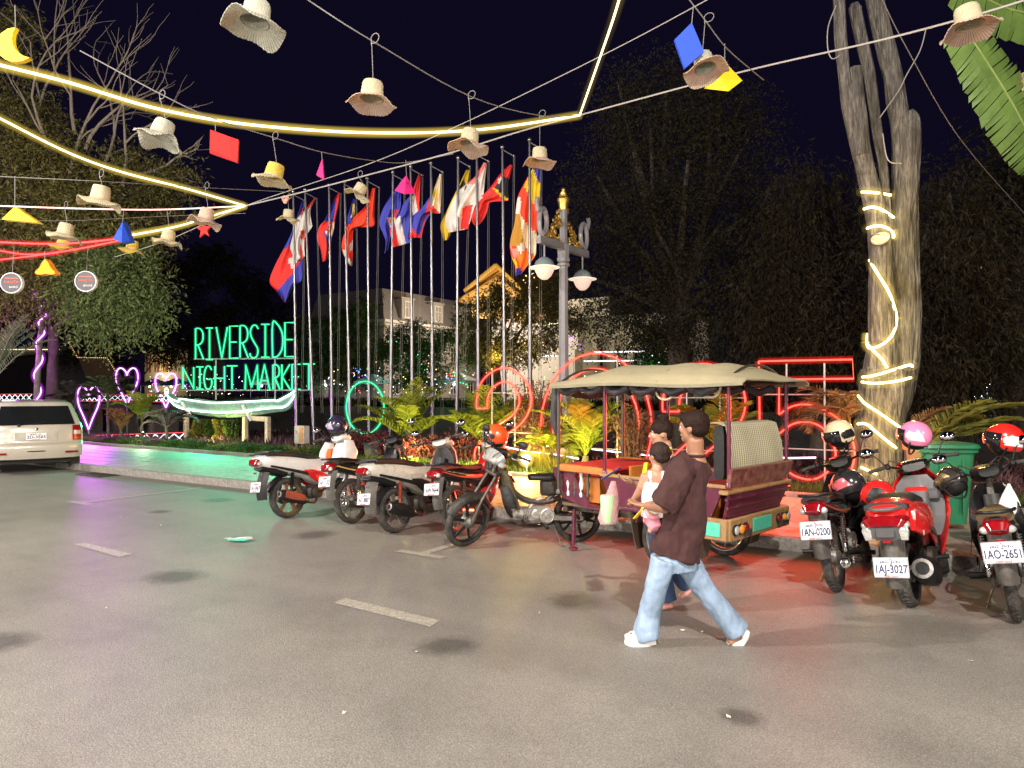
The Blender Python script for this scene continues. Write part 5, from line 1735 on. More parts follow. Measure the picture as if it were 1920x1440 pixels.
# banana leaves hanging in from the top right
M_banana = mat('banana_leaf', (0.10, 0.17, 0.035), 0.5, var=0.25, scale=4, bump=0.3, bscale=12)
def banana(label, spine, wl, wr, d, seed):
 rs = random.Random(seed)
 o0 = at(*spine[len(spine) // 2], d=d)
 t = thing('banana_leaf', label, 'leaf', o0, 0, 'torn banana leaves at the upper right')
 C = spline([at(x, y, d=d + 0.15 * i) - o0 for i, (x, y) in enumerate(spine)], 12)
 n = len(C)
 side = CAM_M @ V(1, 0, 0)
 upc = CAM_M @ V(0, 1, 0)
 bk = CAM_M @ V(0, 0, -1)
 for sg, ww in ((-1, wl), (1, wr)):
  mb = MB()
  i = 0
  while i < n - 1:
   k = rs.choice((1, 2, 2, 3))
   j = min(n - 1, i + k)
   tt = (C[j] - C[i]).normalized()
   sd = (side * (tt.dot(upc)) * -1 + upc * tt.dot(side)) * sg
   sd = (tt.cross(bk)).normalized() * sg
   f0 = math.sin(PI * (0.12 + 0.8 * i / n)) ** 0.5
   f1 = math.sin(PI * (0.12 + 0.8 * j / n)) ** 0.5
   L0_ = ww * d / F * f0 * rs.uniform(0.9, 1.05)
   L1_ = ww * d / F * f1 * rs.uniform(0.9, 1.05)
   row = []
   for s in (0, 0.35, 0.7, 1.0):
    a = C[i] + sd * L0_ * s + tt * (L0_ * 0.18 * s) + bk * (0.10 * s * s)
    b_ = C[j] + sd * L1_ * s + tt * (L1_ * (0.18 * s - (0.10 * s * s if k < 3 else 0.04))) + bk * (0.10 * s * s)
    row.append([a, b_])
   mb.grid(row, th=0.003)
   i = j
  mb.build('blade', M_banana, t, angle=0)
 top_ = bp + V(-0.04, -0.04, 3.3) - o0
 Q = spline([C[0], C[n // 2], C[-1], C[-1].lerp(top_, 0.5) + V(0.05, 0, 0.05), top_], 6)
 MB().tube(Q, [0.007 + 0.022 * i / len(Q) for i in range(len(Q))], n=6).build('midrib', mat('banana_rib', (0.22, 0.28, 0.08), 0.5), t)


# the banana plant they belong to stands just outside the right edge
bp = at(2010, 900, d=8.3)
bp.z = 0.1
t = thing('banana_plant', 'banana plant stem just outside the right edge', 'plant', bp)
MB().tube(spline([(0, 0, -0.1), (0.05, 0, 1.2), (0.0, 0.02, 2.4), (-0.04, -0.04, 3.4)], 5), [0.14 - 0.006 * i for i in range(16)], n=12).build('stem', mat('banana_stem', (0.16, 0.17, 0.07), 0.7, var=0.3), t)
banana('large torn banana leaf hanging down behind the peach hat at the upper right', [(1800, 40), (1850, 110), (1890, 180), (1925, 250), (1950, 300)], 62, 60, 7.2, 4)
banana('banana leaf crossing the top right corner above the hat', [(1790, -30), (1850, 0), (1910, 25), (1980, 60)], 50, 45, 7.8, 9)
# ------------------------------------------------------------------ motorbikes (local: x forward, y left, z up, origin under the rear axle)
_wheel_cache = {}


def wheel(parent, x, Rw, tw, kind, rim_m, name='wheel', steer=None, hub_r=0.055, mech=None, tread=False):
 """wheel > tyre, spokes, hub"""
 rr = Rw - 0.062
 c = V(x, 0, Rw)
 mb = MB().lathe([(rr, -tw * 0.36), (rr + 0.014, -tw * 0.38), (rr + 0.014, -tw * 0.30), (rr - 0.004, -tw * 0.22), (rr - 0.008, 0), (rr - 0.004, tw * 0.22), (rr + 0.014, tw * 0.30), (rr + 0.014, tw * 0.38), (rr, tw * 0.36),
      (rr - 0.012, tw * 0.2), (rr - 0.014, 0), (rr - 0.012, -tw * 0.2)], c, (0, 1, 0), n=40, closed=True, caps=False)
 if steer:
  steer(mb)
 w = mb.build(name, rim_m, parent)
 prof = []
 for k in range(15):
  a = R(-118 + 236 * k / 14)
  prof.append((rr + 0.008 + (Rw - rr - 0.008) * (0.5 + 0.5 * (math.cos(a) - math.cos(R(118))) / (1 - math.cos(R(118))) * 2 - 0.5), tw * 0.5 * math.copysign(abs(math.sin(a)) ** 0.8, math.sin(a))))
 mb = MB().lathe(prof, c, (0, 1, 0), n=48, closed=True, caps=False)
 if tread:
  for k in range(40):
   a0 = 2 * PI * k / 40
   for sg in (-1, 1):
    p = []
    for s in range(4):
     f = s / 3
     a = a0 + 0.10 * f + (0.04 if sg > 0 else 0)
     rad = Rw + 0.002 - 0.028 * f * f
     p.append(c + V(rad * math.cos(a), sg * tw * (0.03 + 0.42 * f), rad * math.sin(a)))
    mb.sweep(p, (0.0075, 0.004), n=4, power=2, up=(0, 1, 0))
 if steer:
  steer(mb)
 mb.build('tyre', M_rubber, w, angle=60)
 mb = MB()
 if kind == 'spoke':
  for k in range(32):
   a = 2 * PI * k / 32
   sg = 1 if k % 2 else -1
   b = a + (0.42 if (k // 2) % 2 else -0.42)
   mb.tube([c + V(hub_r * math.cos(b), sg * 0.028, hub_r * math.sin(b)), c + V(rr * math.cos(a), sg * 0.006, rr * math.sin(a))], 0.0022, n=4, caps=False)
  sm = M_chrome
 else:
  ns = 5 if kind == 'alloy5' else 6
  for k in range(ns):
   a = 2 * PI * k / ns + 0.3
   for off in ((-0.0, 0.0),) if kind == 'alloy6' else ((-0.10, 0), (0.10, 0)):
    b = a + off[0]
    p0 = c + V(hub_r * 0.8 * math.cos(a), 0, hub_r * 0.8 * math.sin(a))
    p1 = c + V(rr * 0.55 * math.cos(b * 0.5 + a * 0.5 + 0.05), 0.0, rr * 0.55 * math.sin(b * 0.5 + a * 0.5 + 0.05))
    p2 = c + V(rr * math.cos(b), 0, rr * math.sin(b))
    mb.sweep([p0, p1, p2], [(0.022, 0.014), (0.016, 0.011), (0.014, 0.014)], n=6, power=3, up=(0, 1, 0))
  sm = rim_m
 if steer:
  steer(mb)
 mb.build('spokes', sm, w)
 mb = MB().lathe([(0.012, -0.075), (0.03, -0.07), (hub_r, -0.05), (hub_r * 1.15, -0.045), (hub_r * 1.15, 0.045), (hub_r, 0.05), (0.03, 0.07), (0.012, 0.075)], c, (0, 1, 0), n=20)
 if steer:
  steer(mb)
 mb.build('hub', mech or M_alu, w)
 return w


def steerer(hx, hz, rake, ang):
 ax = Vector((-math.sin(rake), 0, math.cos(rake)))
 M = Matrix.Translation(V(hx, 0, hz)) @ Matrix.Rotation(ang, 4, ax) @ Matrix.Translation(V(-hx, 0, -hz))

 def f(mb):
  mb.v = [tuple(M @ Vector(p)) for p in mb.v]
  return mb
 f.M = M
 return f


def plate(parent, x, y, z, tilt, top, num, w=0.235, h=0.145, rot=0.0):
 """Cambodian plate facing backwards; origin of the plate at its centre"""
 n = V(-math.cos(tilt), 0, math.sin(tilt) * 1.0)
 up = V(math.sin(tilt), 0, math.cos(tilt))
 X = V(0, -1, 0)
 c = V(x, y, z)
 M = Matrix((X, up, X.cross(up))).transposed()
 pl = MB().box(c, (w, h, 0.006), M, ch=0.002).build('number_plate', M_plate, parent)
 off = X.cross(up) * 0.0042
 k = h / 0.145
 MB().box(c + up * (h * 0.5 - 0.004) + off * 0.95, (w * 0.98, 0.003, 0.001), M).box(c - up * (h * 0.5 - 0.004) + off * 0.95, (w * 0.98, 0.003, 0.001), M).box(c + X * (w * 0.5 - 0.004) + off * 0.95, (0.003, h * 0.96, 0.001), M).box(c - X * (w * 0.5 - 0.004) + off * 0.95, (0.003, h * 0.96, 0.001), M).build('border', M_ink, pl)
 lettering('lettering', num, 0.082 * k, M_ink, pl, c - up * 0.014 * k + off, X, up, w * 0.90, None, 0.0022)
 if top:
  lettering('lettering', top, 0.062 * k, M_ink, pl, c + up * 0.044 * k + off, X, up, w * 0.58, 'NotoSansKhmer', 0.0012)
  lettering('lettering', 'SIEM REAP', 0.017 * k, M_redink, pl, c - up * 0.060 * k + off, X, up, w * 0.42, None, 0.0004)
 return pl


def mirror(parent, base, head, rx=0.062, rz=0.042, steer=None, m=None, round_=False):
 mb = MB().tube(spline([base, (Vector(base) + Vector(head)) / 2 + V(-0.01, 0, 0.03), Vector(head) - V(0, 0, 0.02)], 4), 0.0055, n=6)
 h = Vector(head)
 mb.ell(h + V(0.008, 0, 0), (0.022, rx, rz), nu=14, nv=8)
 if steer:
  steer(mb)
 o = mb.build('mirror', m or M_black, parent)
 mb = MB().ell(h - V(0.006, 0, 0), (0.014, rx * 0.88, rz * 0.86), nu=14, nv=8)
 if steer:
  steer(mb)
 mb.build('mirror_glass', M_mirror, o)


def signal(parent, c, steer=None):
 mb = MB().ell(c, (0.026, 0.034, 0.022), nu=10, nv=6)
 if steer:
  steer(mb)
 mb.build('turn_signal', M_amberlens, parent)


def handlebars(t, hx, hz, st, half=0.33, rise=0.03, cover=None, dash=True):
 mb = MB()
 for s in (-1, 1):
  mb.tube(spline([(hx + 0.02, 0, hz - 0.02), (hx + 0.01, s * 0.12, hz), (hx - 0.05, s * (half - 0.12), hz + rise), (hx - 0.10, s * half, hz + rise - 0.01)], 4), 0.011, n=8)
 st(mb).build('handlebar', M_black, t)
 for s in (-1, 1):
  a, b = V(hx - 0.062, s * (half - 0.11), hz + rise - 0.003), V(hx - 0.105, s * (half + 0.015), hz + rise - 0.012)
  st(MB().tube([a, a.lerp(b, 0.1), a.lerp(b, 0.9), b], [0.018, 0.0165, 0.0165, 0.019], n=10)).build('grip', M_rubber, t)
  st(MB().box(V(hx - 0.035, s * (half - 0.14), hz + rise), (0.05, 0.045, 0.05), ch=0.012)).build('switchgear', M_black, t)
  st(MB().tube(spline([(hx + 0.0, s * (half - 0.15), hz + rise), (hx + 0.035, s * (half - 0.09), hz + rise - 0.005), (hx - 0.03, s * (half + 0.02), hz + rise - 0.012)], 4), 0.006, n=6)).build('brake_lever', M_alu, t)


def cables(t, hx, hz, st):
 for k, s in enumerate((-1, 1)):
  st(MB().tube(spline([(hx - 0.03, s * 0.19, hz + 0.03), (hx + 0.10, s * 0.16, hz + 0.09), (hx + 0.16, s * 0.06, hz + 0.0), (hx + 0.10, s * 0.05, hz - 0.16)], 4), 0.005, n=5)).build('brake_cable', M_rubber, t)


def underbone(label, loc, heading, lean, P):
 """light step-through motorbike with 17 inch wheels"""
 t = thing('motorbike', label, 'motorbike', loc, heading, P.get('group', 'motorbikes parked at the kerb'), tilt=(R(lean), 0))
 wb, Rw = 1.23, 0.283
 body, rim = P.get('body', M_blackgloss), P.get('rim', M_alu)
 st = steerer(0.90, 0.95, R(26), R(P.get('steer', 18)))
 wheel(t, 0, Rw, 0.08, P.get('wheel', 'spoke'), rim, hub_r=0.06, tread=P.get('tread', False))
 wheel(t, wb, Rw, 0.07, P.get('wheel', 'spoke'), rim, steer=st, hub_r=0.055)
 # fork and front fender
 mb = MB()
 for s in (-1, 1):
  mb.tube([(wb, s * 0.075, Rw), (wb - 0.07, s * 0.075, Rw + 0.20), (wb - 0.075, s * 0.075, Rw + 0.215), (0.955, s * 0.07, 0.80)], [0.024, 0.024, 0.016, 0.016], n=10)
 mb.tube([(wb, -0.09, Rw), (wb, 0.09, Rw)], 0.012, n=8)
 mb.sweep([(0.955, -0.085, 0.79), (0.955, 0.085, 0.79)], (0.035, 0.02), n=8, power=4)
 mb.tube([(0.955, 0, 0.78), (0.89, 0, 0.97)], 0.028, n=10)
 st(mb).build('front_fork', M_steel, t)
 Pf = []
 for i in range(15):
  a = R(30 + 125 * i / 14)
  row = []
  for j in range(9):
   b = -1 + 2 * j / 8
   rad = Rw + 0.035 + 0.010 * (1 - b * b) - 0.05 * abs(b) ** 3
   row.append((wb + rad * math.cos(a), b * 0.062, Rw + rad * math.sin(a)))
  Pf.append(row)
 st(MB().grid(Pf, th=0.005)).build('front_fender', P.get('fender', body), t)
 # frame and engine
 MB().tube(spline([(0.90, 0, 0.86), (0.80, 0, 0.66), (0.62, 0, 0.50), (0.40, 0, 0.46), (0.20, 0, 0.50)], 4), 0.032, n=8).tube(spline([(0.36, 0, 0.48), (0.18, 0, 0.60), (-0.15, 0, 0.68)], 4), 0.025, n=8).build('frame', M_steel, t)
 mb = MB().box((0.44, 0, 0.33), (0.26, 0.16, 0.18), ch=0.04)
 for s in (-1, 1):
  mb.lathe([(0.085, 0), (0.085, 0.03), (0.07, 0.04), (0.066, 0.034), (0.03, 0.034), (0.026, 0.042), (0.005, 0.042)], (0.38, s * 0.08, 0.33), (0, s, 0), n=20)
  mb.lathe([(0.06, 0), (0.06, 0.025), (0.04, 0.035)], (0.50, s * 0.08, 0.35), (0, s, 0), n=16)
 mb.lathe([(0.05, 0), (0.072, 0.012), (0.072, 0.018), (0.055, 0.02), (0.072, 0.034), (0.072, 0.04), (0.055, 0.042), (0.072, 0.056), (0.072, 0.062), (0.055, 0.064), (0.072, 0.078), (0.072, 0.084), (0.065, 0.09), (0.065, 0.16), (0.03, 0.175)], (0.56, 0, 0.345), (1, 0, 0.06), n=16)
 mb.lathe([(0.03, 0), (0.045, 0.004), (0.045, 0.014), (0.02, 0.018)], (0.66, -0.055, 0.35), (0, -1, 0), n=14)
 mb.tube([(0.55, 0, 0.40), (0.50, 0, 0.47), (0.42, 0, 0.50)], 0.022, n=8)
 mb.build('engine', P.get('engine', M_alu), t, angle=22)
 mb = MB()
 for s in (-1, 1):
  mb.sweep([(0.30, s * 0.085, 0.30), (0.10, s * 0.09, 0.285), (-0.03, s * 0.09, Rw)], (0.014, 0.026), n=8, power=4)
 mb.tube([(0, -0.105, Rw), (0, 0.105, Rw)], 0.013, n=8)
 mb.build('swingarm', P.get('engine', M_steel), t)
 MB().sweep([(0.32, 0.075, 0.30), (0.15, 0.078, 0.30), (0.0, 0.078, Rw), (-0.05, 0.078, Rw)], [(0.02, 0.035), (0.018, 0.035), (0.018, 0.05), (0.014, 0.03)], n=10, power=3).build('chain_case', M_black if not P.get('bare') else M_steel, t)
 for s in (-1, 1):
  a, b = V(0.0, s * 0.115, Rw + 0.03), V(0.06, s * 0.115, 0.63)
  prof = [(0.012, 0)]
  L = (b - a).length
  for k in range(22):
   h_ = L * (0.3 + 0.62 * k / 21)
   prof.append((0.026 if k % 2 else 0.019, h_))
  prof.append((0.012, L))
  MB().lathe([(0.012, 0), (0.02, 0.02), (0.02, L * 0.28)] + prof[1:], a, (b - a), n=10).build('shock_absorber', P.get('shock', M_chrome), t)
 # exhaust
 mb = MB().tube(spline([(0.62, -0.05, 0.30), (0.58, -0.09, 0.20), (0.40, -0.12, 0.17), (0.22, -0.135, 0.20)], 5), 0.017, n=10)
 o_ = mb.build('exhaust_pipe', M_steel, t)
 ex = P.get('muffler', M_steel)
 MB().lathe([(0.02, 0), (0.036, 0.04), (0.042, 0.10), (0.046, 0.42), (0.040, 0.46), (0.022, 0.465)], (0.24, -0.135, 0.195), (-1, 0, 0.16), n=18).build('muffler', ex, t)
 MB().lathe([(0.030, 0), (0.030, 0.035), (0.021, 0.036), (0.020, -0.03)], (0.24 - 0.458, -0.135, 0.195 + 0.073), (-1, 0, 0.16), n=16).build('exhaust_tip', M_chrome, t)
 MB().sweep([(0.10, -0.183, 0.24), (-0.12, -0.183, 0.275)], [(0.006, 0.032), (0.006, 0.03)], n=10, power=4).build('heat_shield', P.get('shield', M_chrome), t)
 # seat, cowls
 MB().sweep(spline([(0.56, 0, 0.735), (0.40, 0, 0.735), (0.22, 0, 0.745), (0.05, 0, 0.775), (-0.15, 0, 0.785), (-0.27, 0, 0.78)], 4), [(0.06 + 0.055 * min(1, i / 6), 0.035) for i in range(21)], n=16, power=2.8).build('seat', P.get('seat', M_seat), t)
 if not P.get('bare'):
  pts = spline([(0.58, 0, 0.60), (0.40, 0, 0.625), (0.15, 0, 0.66), (-0.10, 0, 0.70), (-0.28, 0, 0.74), (-0.37, 0, 0.765)], 4)
  sz = [(0.085 + 0.045 * math.sin(PI * min(1, i / 14)) - 0.03 * max(0, (i - 14) / 6), 0.105 - 0.065 * (i / 20)) for i in range(21)]
  MB().sweep(pts, sz, n=18, power=2.6).build('side_cowl', body, t)
  for s in (-1, 1):
   q = [(p.x, s * (sz[i][0] + 0.003), p.z - 0.01 + 0.012 * math.sin(i * 0.5)) for i, p in enumerate(pts) if 3 < i < 17]
   MB().sweep(q, [(0.004, 0.014 - 0.0007 * i) for i in range(len(q))], n=6, power=3, up=(0, 0, 1)).build('side_stripe', P.get('stripe', mat('gold_stripe', (0.6, 0.38, 0.10), 0.35)), t)
  # leg shield
  Ps = []
  for i, (x, z, w) in enumerate([(0.925, 0.90, 0.09), (0.93, 0.83, 0.13), (0.90, 0.74, 0.165), (0.83, 0.62, 0.185), (0.77, 0.50, 0.19), (0.73, 0.38, 0.165), (0.70, 0.28, 0.11)]):
   Ps.append([(x - 0.14 * abs(b) ** 1.5 + 0.015, b * w, z) for b in [-1 + 2 * j / 12 for j in range(13)]])
  MB().grid(Ps, th=0.012).build('leg_shield', P.get('shield_body', body), t)
  MB().sweep(spline([(0.88, 0, 0.80), (0.78, 0, 0.60), (0.60, 0, 0.52), (0.50, 0, 0.55)], 4), [(0.07, 0.05)] * 13, n=12, power=3).build('centre_cowl', P.get('inner', M_black), t)
 else:
  MB().sweep([(0.42, 0, 0.62), (0.15, 0, 0.63), (-0.12, 0, 0.70), (-0.3, 0, 0.73)], [(0.06, 0.09), (0.085, 0.10), (0.085, 0.06), (0.07, 0.04)], n=14, power=3).build('side_cowl', body, t)
  # worn vertical shield flap and black carrier bag on the front of the old bike
  Ps = []
  for i, (x, z, w) in enumerate([(0.885, 0.84, 0.12), (0.86, 0.72, 0.15), (0.80, 0.58, 0.155), (0.76, 0.46, 0.14), (0.74, 0.42, 0.12)]):
   Ps.append([(x - 0.06 * abs(b) ** 1.5, b * w, z + 0.01 * math.sin(6 * b)) for b in [-1 + 2 * j / 10 for j in range(11)]])
  MB().grid(Ps, th=0.012).build('leg_shield', mat('dull_olive_panel', (0.07, 0.058, 0.028), 0.6, dirt=(0.15, 0.12, 0.08), dirt_amt=0.4), t)
  MB().sweep([(0.84, 0.05, 0.66), (0.80, 0.05, 0.55), (0.74, 0.05, 0.44)], [(0.06, 0.05), (0.11, 0.075), (0.08, 0.06)], n=12, power=2.6, rnd=0.1).build('tool_bag', mat('black_bag', (0.03, 0.03, 0.03), 0.6, bump=0.6, bscale=25), t)
 # tail
 MB().tube(spline([(0.02, 0.125, 0.79), (-0.20, 0.125, 0.825), (-0.36, 0.09, 0.835), (-0.40, 0, 0.835), (-0.36, -0.09, 0.835), (-0.20, -0.125, 0.825), (0.02, -0.125, 0.79)], 5), 0.012, n=8).build('grab_rail', P.get('rail', M_black), t)
 MB().sweep([(-0.30, 0, 0.745), (-0.385, 0, 0.725), (-0.41, 0, 0.70)], [(0.085, 0.055), (0.085, 0.05), (0.06, 0.03)], n=18, power=2.6).build('tail_light', M_redlens, t)
 MB().box((-0.395, 0, 0.635), (0.012, 0.055, 0.022), ch=0.003).build('reflector', M_redlens, t)
 for s in (-1, 1):
  MB().ell((-0.385, s * 0.075, 0.715), (0.024, 0.035, 0.028), nu=12, nv=8).build('turn_signal', M_clearlens, t)
 Pf = []
 for i in range(9):
  s = i / 8
  x, z = -0.33 - 0.07 * math.sin(s * 2.2), 0.69 - 0.36 * s
  Pf.append([(x + 0.07 * abs(b) ** 2, b * (0.075 - 0.012 * s), z) for b in [-1 + 2 * j / 8 for j in range(9)]])
 MB().grid(Pf, th=0.005).build('rear_fender', P.get('rear_fender', M_black), t)
 if P.get('plate'):
  plate(t, -0.425, 0, 0.565, R(12), P.get('khmer'), P['plate'], *P.get('plsize', (0.235, 0.145)))
 # handlebars
 hx, hz = 0.875, 1.0
 if P.get('bare'):
  st(MB().sweep([(0.82, 0, 1.0), (0.90, 0, 0.99), (0.97, 0, 0.955)], [(0.07, 0.05), (0.115, 0.07), (0.105, 0.055)], n=16, power=2.6)).build('headlight_cowl', P.get('cowl', M_black), t)
  st(MB().sweep([(0.93, 0, 0.985), (1.0, 0, 0.95), (1.025, 0, 0.93)], [(0.145, 0.085), (0.135, 0.07), (0.08, 0.03)], n=16, power=2.4)).build('headlight', M_clearlens, t)
  for s in (-1, 1):
   st(MB().ell((0.965, s * 0.135, 0.925), (0.04, 0.045, 0.032), nu=12, nv=8)).build('turn_signal', M_clearlens, t)
 else:
  st(MB().sweep([(0.80, 0, 1.01), (0.88, 0, 1.005), (0.95, 0, 0.97), (0.985, 0, 0.94)], [(0.075, 0.045), (0.125, 0.06), (0.115, 0.06), (0.07, 0.03)], n=18, power=2.6)).build('headlight_cowl', P.get('cowl', M_black), t)
  st(MB().ell((0.975, 0, 0.945), (0.03, 0.085, 0.045), nu=16, nv=8)).build('headlight', M_clearlens, t)
  st(MB().sweep([(0.79, -0.075, 1.045), (0.79, 0.075, 1.045)], (0.045, 0.012), n=12, power=2.6)).build('dashboard', M_glassdark, t)
 handlebars(t, hx, hz, st, cover=None)
 for s in P.get('mirrors', (-1, 1)):
  mirror(t, V(hx - 0.03, s * 0.2, hz + 0.03), V(hx - 0.02, s * 0.31, hz + 0.19), steer=st, m=P.get('mirror_m'))
 cables(t, hx, hz, st)
 # pegs, pedals, stand
 MB().tube([(0.42, -0.24, 0.23), (0.42, 0.24, 0.23)], 0.011, n=8).build('peg_bar', M_black, t)
 for s in (-1, 1):
  MB().tube([(0.42, s * 0.17, 0.235), (0.42, s * 0.26, 0.235)], 0.02, n=8).build('footpeg', M_black, t)
  MB().tube([(0.06, s * 0.11, 0.33), (0.07, s * 0.17, 0.32), (0.07, s * 0.25, 0.32)], [0.01, 0.018, 0.018], n=8).build('footpeg', M_black, t)
 MB().tube([(0.30, 0.09, 0.22), (0.24, 0.19, 0.02), (0.20, 0.20, 0.012)], 0.009, n=6).build('kickstand', M_steel, t)
 return t, st


def scooter(label, loc, heading, lean, P):
 """automatic scooter with 14 inch wheels, flat engine block and body panels"""
 t = thing('scooter', label, 'motorbike', loc, heading, P.get('group', 'motorbikes parked at the kerb'), tilt=(R(lean), 0))
 wb, Rw = P.get('wb', 1.28), P.get('Rw', 0.265)
 body, side2 = P.get('body', M_white), P.get('panel', M_black)
 st = steerer(wb - 0.30, 0.95, R(26), R(P.get('steer', 16)))
 wheel(t, 0, Rw, P.get('tw', 0.11), P.get('wheel', 'alloy5'), P.get('rim', M_alu), hub_r=0.055, mech=P.get('drum', M_alu), tread=P.get('tread', False))
 wheel(t, wb, Rw, 0.095, 'alloy5', P.get('rim', M_alu), steer=st, hub_r=0.05)
 ax = wb - 0.30
 mb = MB()
 for s in (-1, 1):
  mb.tube([(wb, s * 0.07, Rw), (wb - 0.09, s * 0.07, Rw + 0.2), (ax + 0.06, s * 0.06, 0.72)], [0.022, 0.022, 0.016], n=8)
 st(mb).build('front_fork', M_steel, t)
 Pf = []
 for i in range(15):
  a = R(25 + 130 * i / 14)
  row = []
  for j in range(9):
   b = -1 + 2 * j / 8
   rad = Rw + 0.04 + 0.010 * (1 - b * b) - 0.06 * abs(b) ** 3
   row.append((wb + rad * math.cos(a), b * 0.075, Rw + rad * math.sin(a)))
  Pf.append(row)
 st(MB().grid(Pf, th=0.006)).build('front_fender', body, t)
 # swing unit: engine and transmission (left) with exhaust (right)
 mb = MB().sweep([(0.40, 0.10, 0.30), (0.20, 0.12, 0.28), (0.0, 0.12, Rw), (-0.08, 0.11, Rw)], [(0.04, 0.085), (0.045, 0.09), (0.045, 0.085), (0.03, 0.04)], n=14, power=3)
 mb.box((0.40, -0.01, 0.30), (0.22, 0.18, 0.18), ch=0.04).lathe([(0.09, 0), (0.09, 0.04), (0.06, 0.055)], (0.40, -0.10, 0.30), (0, -1, 0), n=18)
 mb.box((0.14, 0.05, 0.47), (0.28, 0.12, 0.10), ch=0.03)
 mb.build('engine', P.get('engine', M_steel), t)
 MB().tube(spline([(0.42, -0.08, 0.22), (0.35, -0.12, 0.16), (0.22, -0.135, 0.18)], 5), 0.016, n=8).build('exhaust_pipe', M_steel, t)
 mz = P.get('muffler_z', 0.19)
 mx0 = 0.22
 MB().sweep([(mx0, -0.14, mz), (0.14, -0.15, mz + 0.025), (-0.05, -0.16, mz + 0.085), (-0.20, -0.16, mz + 0.13), (-0.235, -0.16, mz + 0.14)], [(0.025, 0.025)] + [(a * P.get('mk', 1), b * P.get('mk', 1)) for a, b in ((0.048, 0.06), (0.058, 0.075), (0.056, 0.07), (0.042, 0.05))], n=18, power=2.4).build('muffler', P.get('muffler', M_black), t)
 MB().lathe([(x * P.get('mk', 1) ** 1.5, y) for x, y in ((0.04, -0.01), (0.042, 0.012), (0.028, 0.016), (0.026, -0.02))], (-0.232, -0.16, mz + 0.14), (-1, 0, 0.3), n=16).build('exhaust_tip', M_alu, t)
 MB().sweep([(0.12, -0.205, mz + 0.055), (-0.05, -0.222, mz + 0.10), (-0.18, -0.218, mz + 0.14)], [(0.006, 0.04), (0.006, 0.05), (0.005, 0.045)], n=12, power=3).build('heat_shield', P.get('shield', M_black), t)
 for s in (-1, 1):
  a, b = V(-0.03, s * 0.125, Rw + 0.04), V(0.02, s * 0.115, 0.60)
  L = (b - a).length
  prof = [(0.012, 0), (0.018, 0.02), (0.018, L * 0.3)] + [(0.027 if k % 2 else 0.019, L * (0.32 + 0.6 * k / 21)) for k in range(22)] + [(0.012, L)]
  MB().lathe(prof, a, b - a, n=10).build('shock_absorber', P.get('shock', M_black), t)
 # bodywork
 tz = P.get('tail', 0.80)
 pts = spline([(0.56, 0, 0.56), (0.42, 0, 0.60), (0.22, 0, 0.655), (0.0, 0, 0.70), (-0.22, 0, 0.745), (-0.40, 0, tz), (-0.47, 0, tz + 0.02)], 4)
 n = len(pts)
 bw = P.get('bw', 0.165)
 sz = []
 for i in range(n):
  s = i / (n - 1)
  sz.append((bw * (0.78 + 0.22 * math.sin(PI * min(1, s * 1.25))) * (1 if s < 0.75 else 1 - 0.55 * ((s - 0.75) / 0.25) ** 1.5), (0.20 - 0.135 * s) * (1 if s < 0.85 else 1 - 0.4 * (s - 0.85) / 0.15)))
 MB().sweep(pts, sz, n=22, power=2.6).build('tail_cowl', body, t)
 for s in (-1, 1):
  q = [V(p.x, s * (sz[i][0] * 0.97), p.z - sz[i][1] * 0.62) for i, p in enumerate(pts) if 1 < i < 19]
  MB().sweep(q, [(0.012, 0.030 - 0.0011 * i) for i in range(len(q))], n=8, power=3).build('lower_panel', side2, t)
  if P.get('accent'):
   q = [V(0.60, s * 0.125, 0.42), V(0.46, s * 0.155, 0.47), V(0.30, s * 0.163, 0.55), V(0.18, s * 0.158, 0.60)]
   MB().sweep(q, [(0.014, 0.075), (0.016, 0.09), (0.014, 0.06), (0.006, 0.015)], n=10, power=2.4).build('side_panel', P['accent'], t)
 MB().sweep(spline([(0.56, 0, 0.69), (0.42, 0, 0.735), (0.20, 0, 0.785), (0.0, 0, 0.825), (-0.20, 0, tz + 0.068), (-0.36, 0, tz + 0.078)], 4), [(0.075 + 0.075 * min(1, i / 7), 0.062 - 0.022 * (i / 20)) for i in range(21)], n=18, power=2.8).build('seat', P.get('seat', M_seat), t)
 MB().sweep(spline([(-0.12, 0.13, tz + 0.04), (-0.32, 0.12, tz + 0.075), (-0.47, 0.07, tz + 0.08), (-0.50, 0, tz + 0.08), (-0.47, -0.07, tz + 0.08), (-0.32, -0.12, tz + 0.075), (-0.12, -0.13, tz + 0.04)], 4), (0.016, 0.012), n=10, power=2.5).build('grab_rail', P.get('rail', M_black), t)
 MB().sweep([(-0.05, 0, 0.585), (-0.25, 0, 0.64), (-0.42, 0, tz - 0.09)], [(0.11, 0.05), (0.12, 0.05), (0.09, 0.03)], n=14, power=3).build('under_tail', M_black, t)
 MB().grid([[(0.33 * math.cos(R(a)), b * 0.07, Rw + 0.33 * math.sin(R(a)) - 0.03 * abs(b)) for b in (-1, -0.5, 0, 0.5, 1)] for a in range(40, 165, 10)], th=0.006).build('tyre_hugger', M_black, t)
 lw = P.get('light_w', 0.10)
 MB().sweep([(-0.40, 0, tz - 0.005), (-0.475, 0, tz - 0.025), (-0.49, 0, tz - 0.05)], [(lw + 0.01, 0.05), (lw, 0.055), (lw * 0.75, 0.03)], n=20, power=2.8).build('tail_light', M_redlens, t)
 for s in (-1, 1):
  MB().ell((-0.445, s * lw * 0.92, tz - 0.035), (0.04, 0.028, 0.03), nu=12, nv=8).build('turn_signal', M_clearlens, t)
 Pf = []
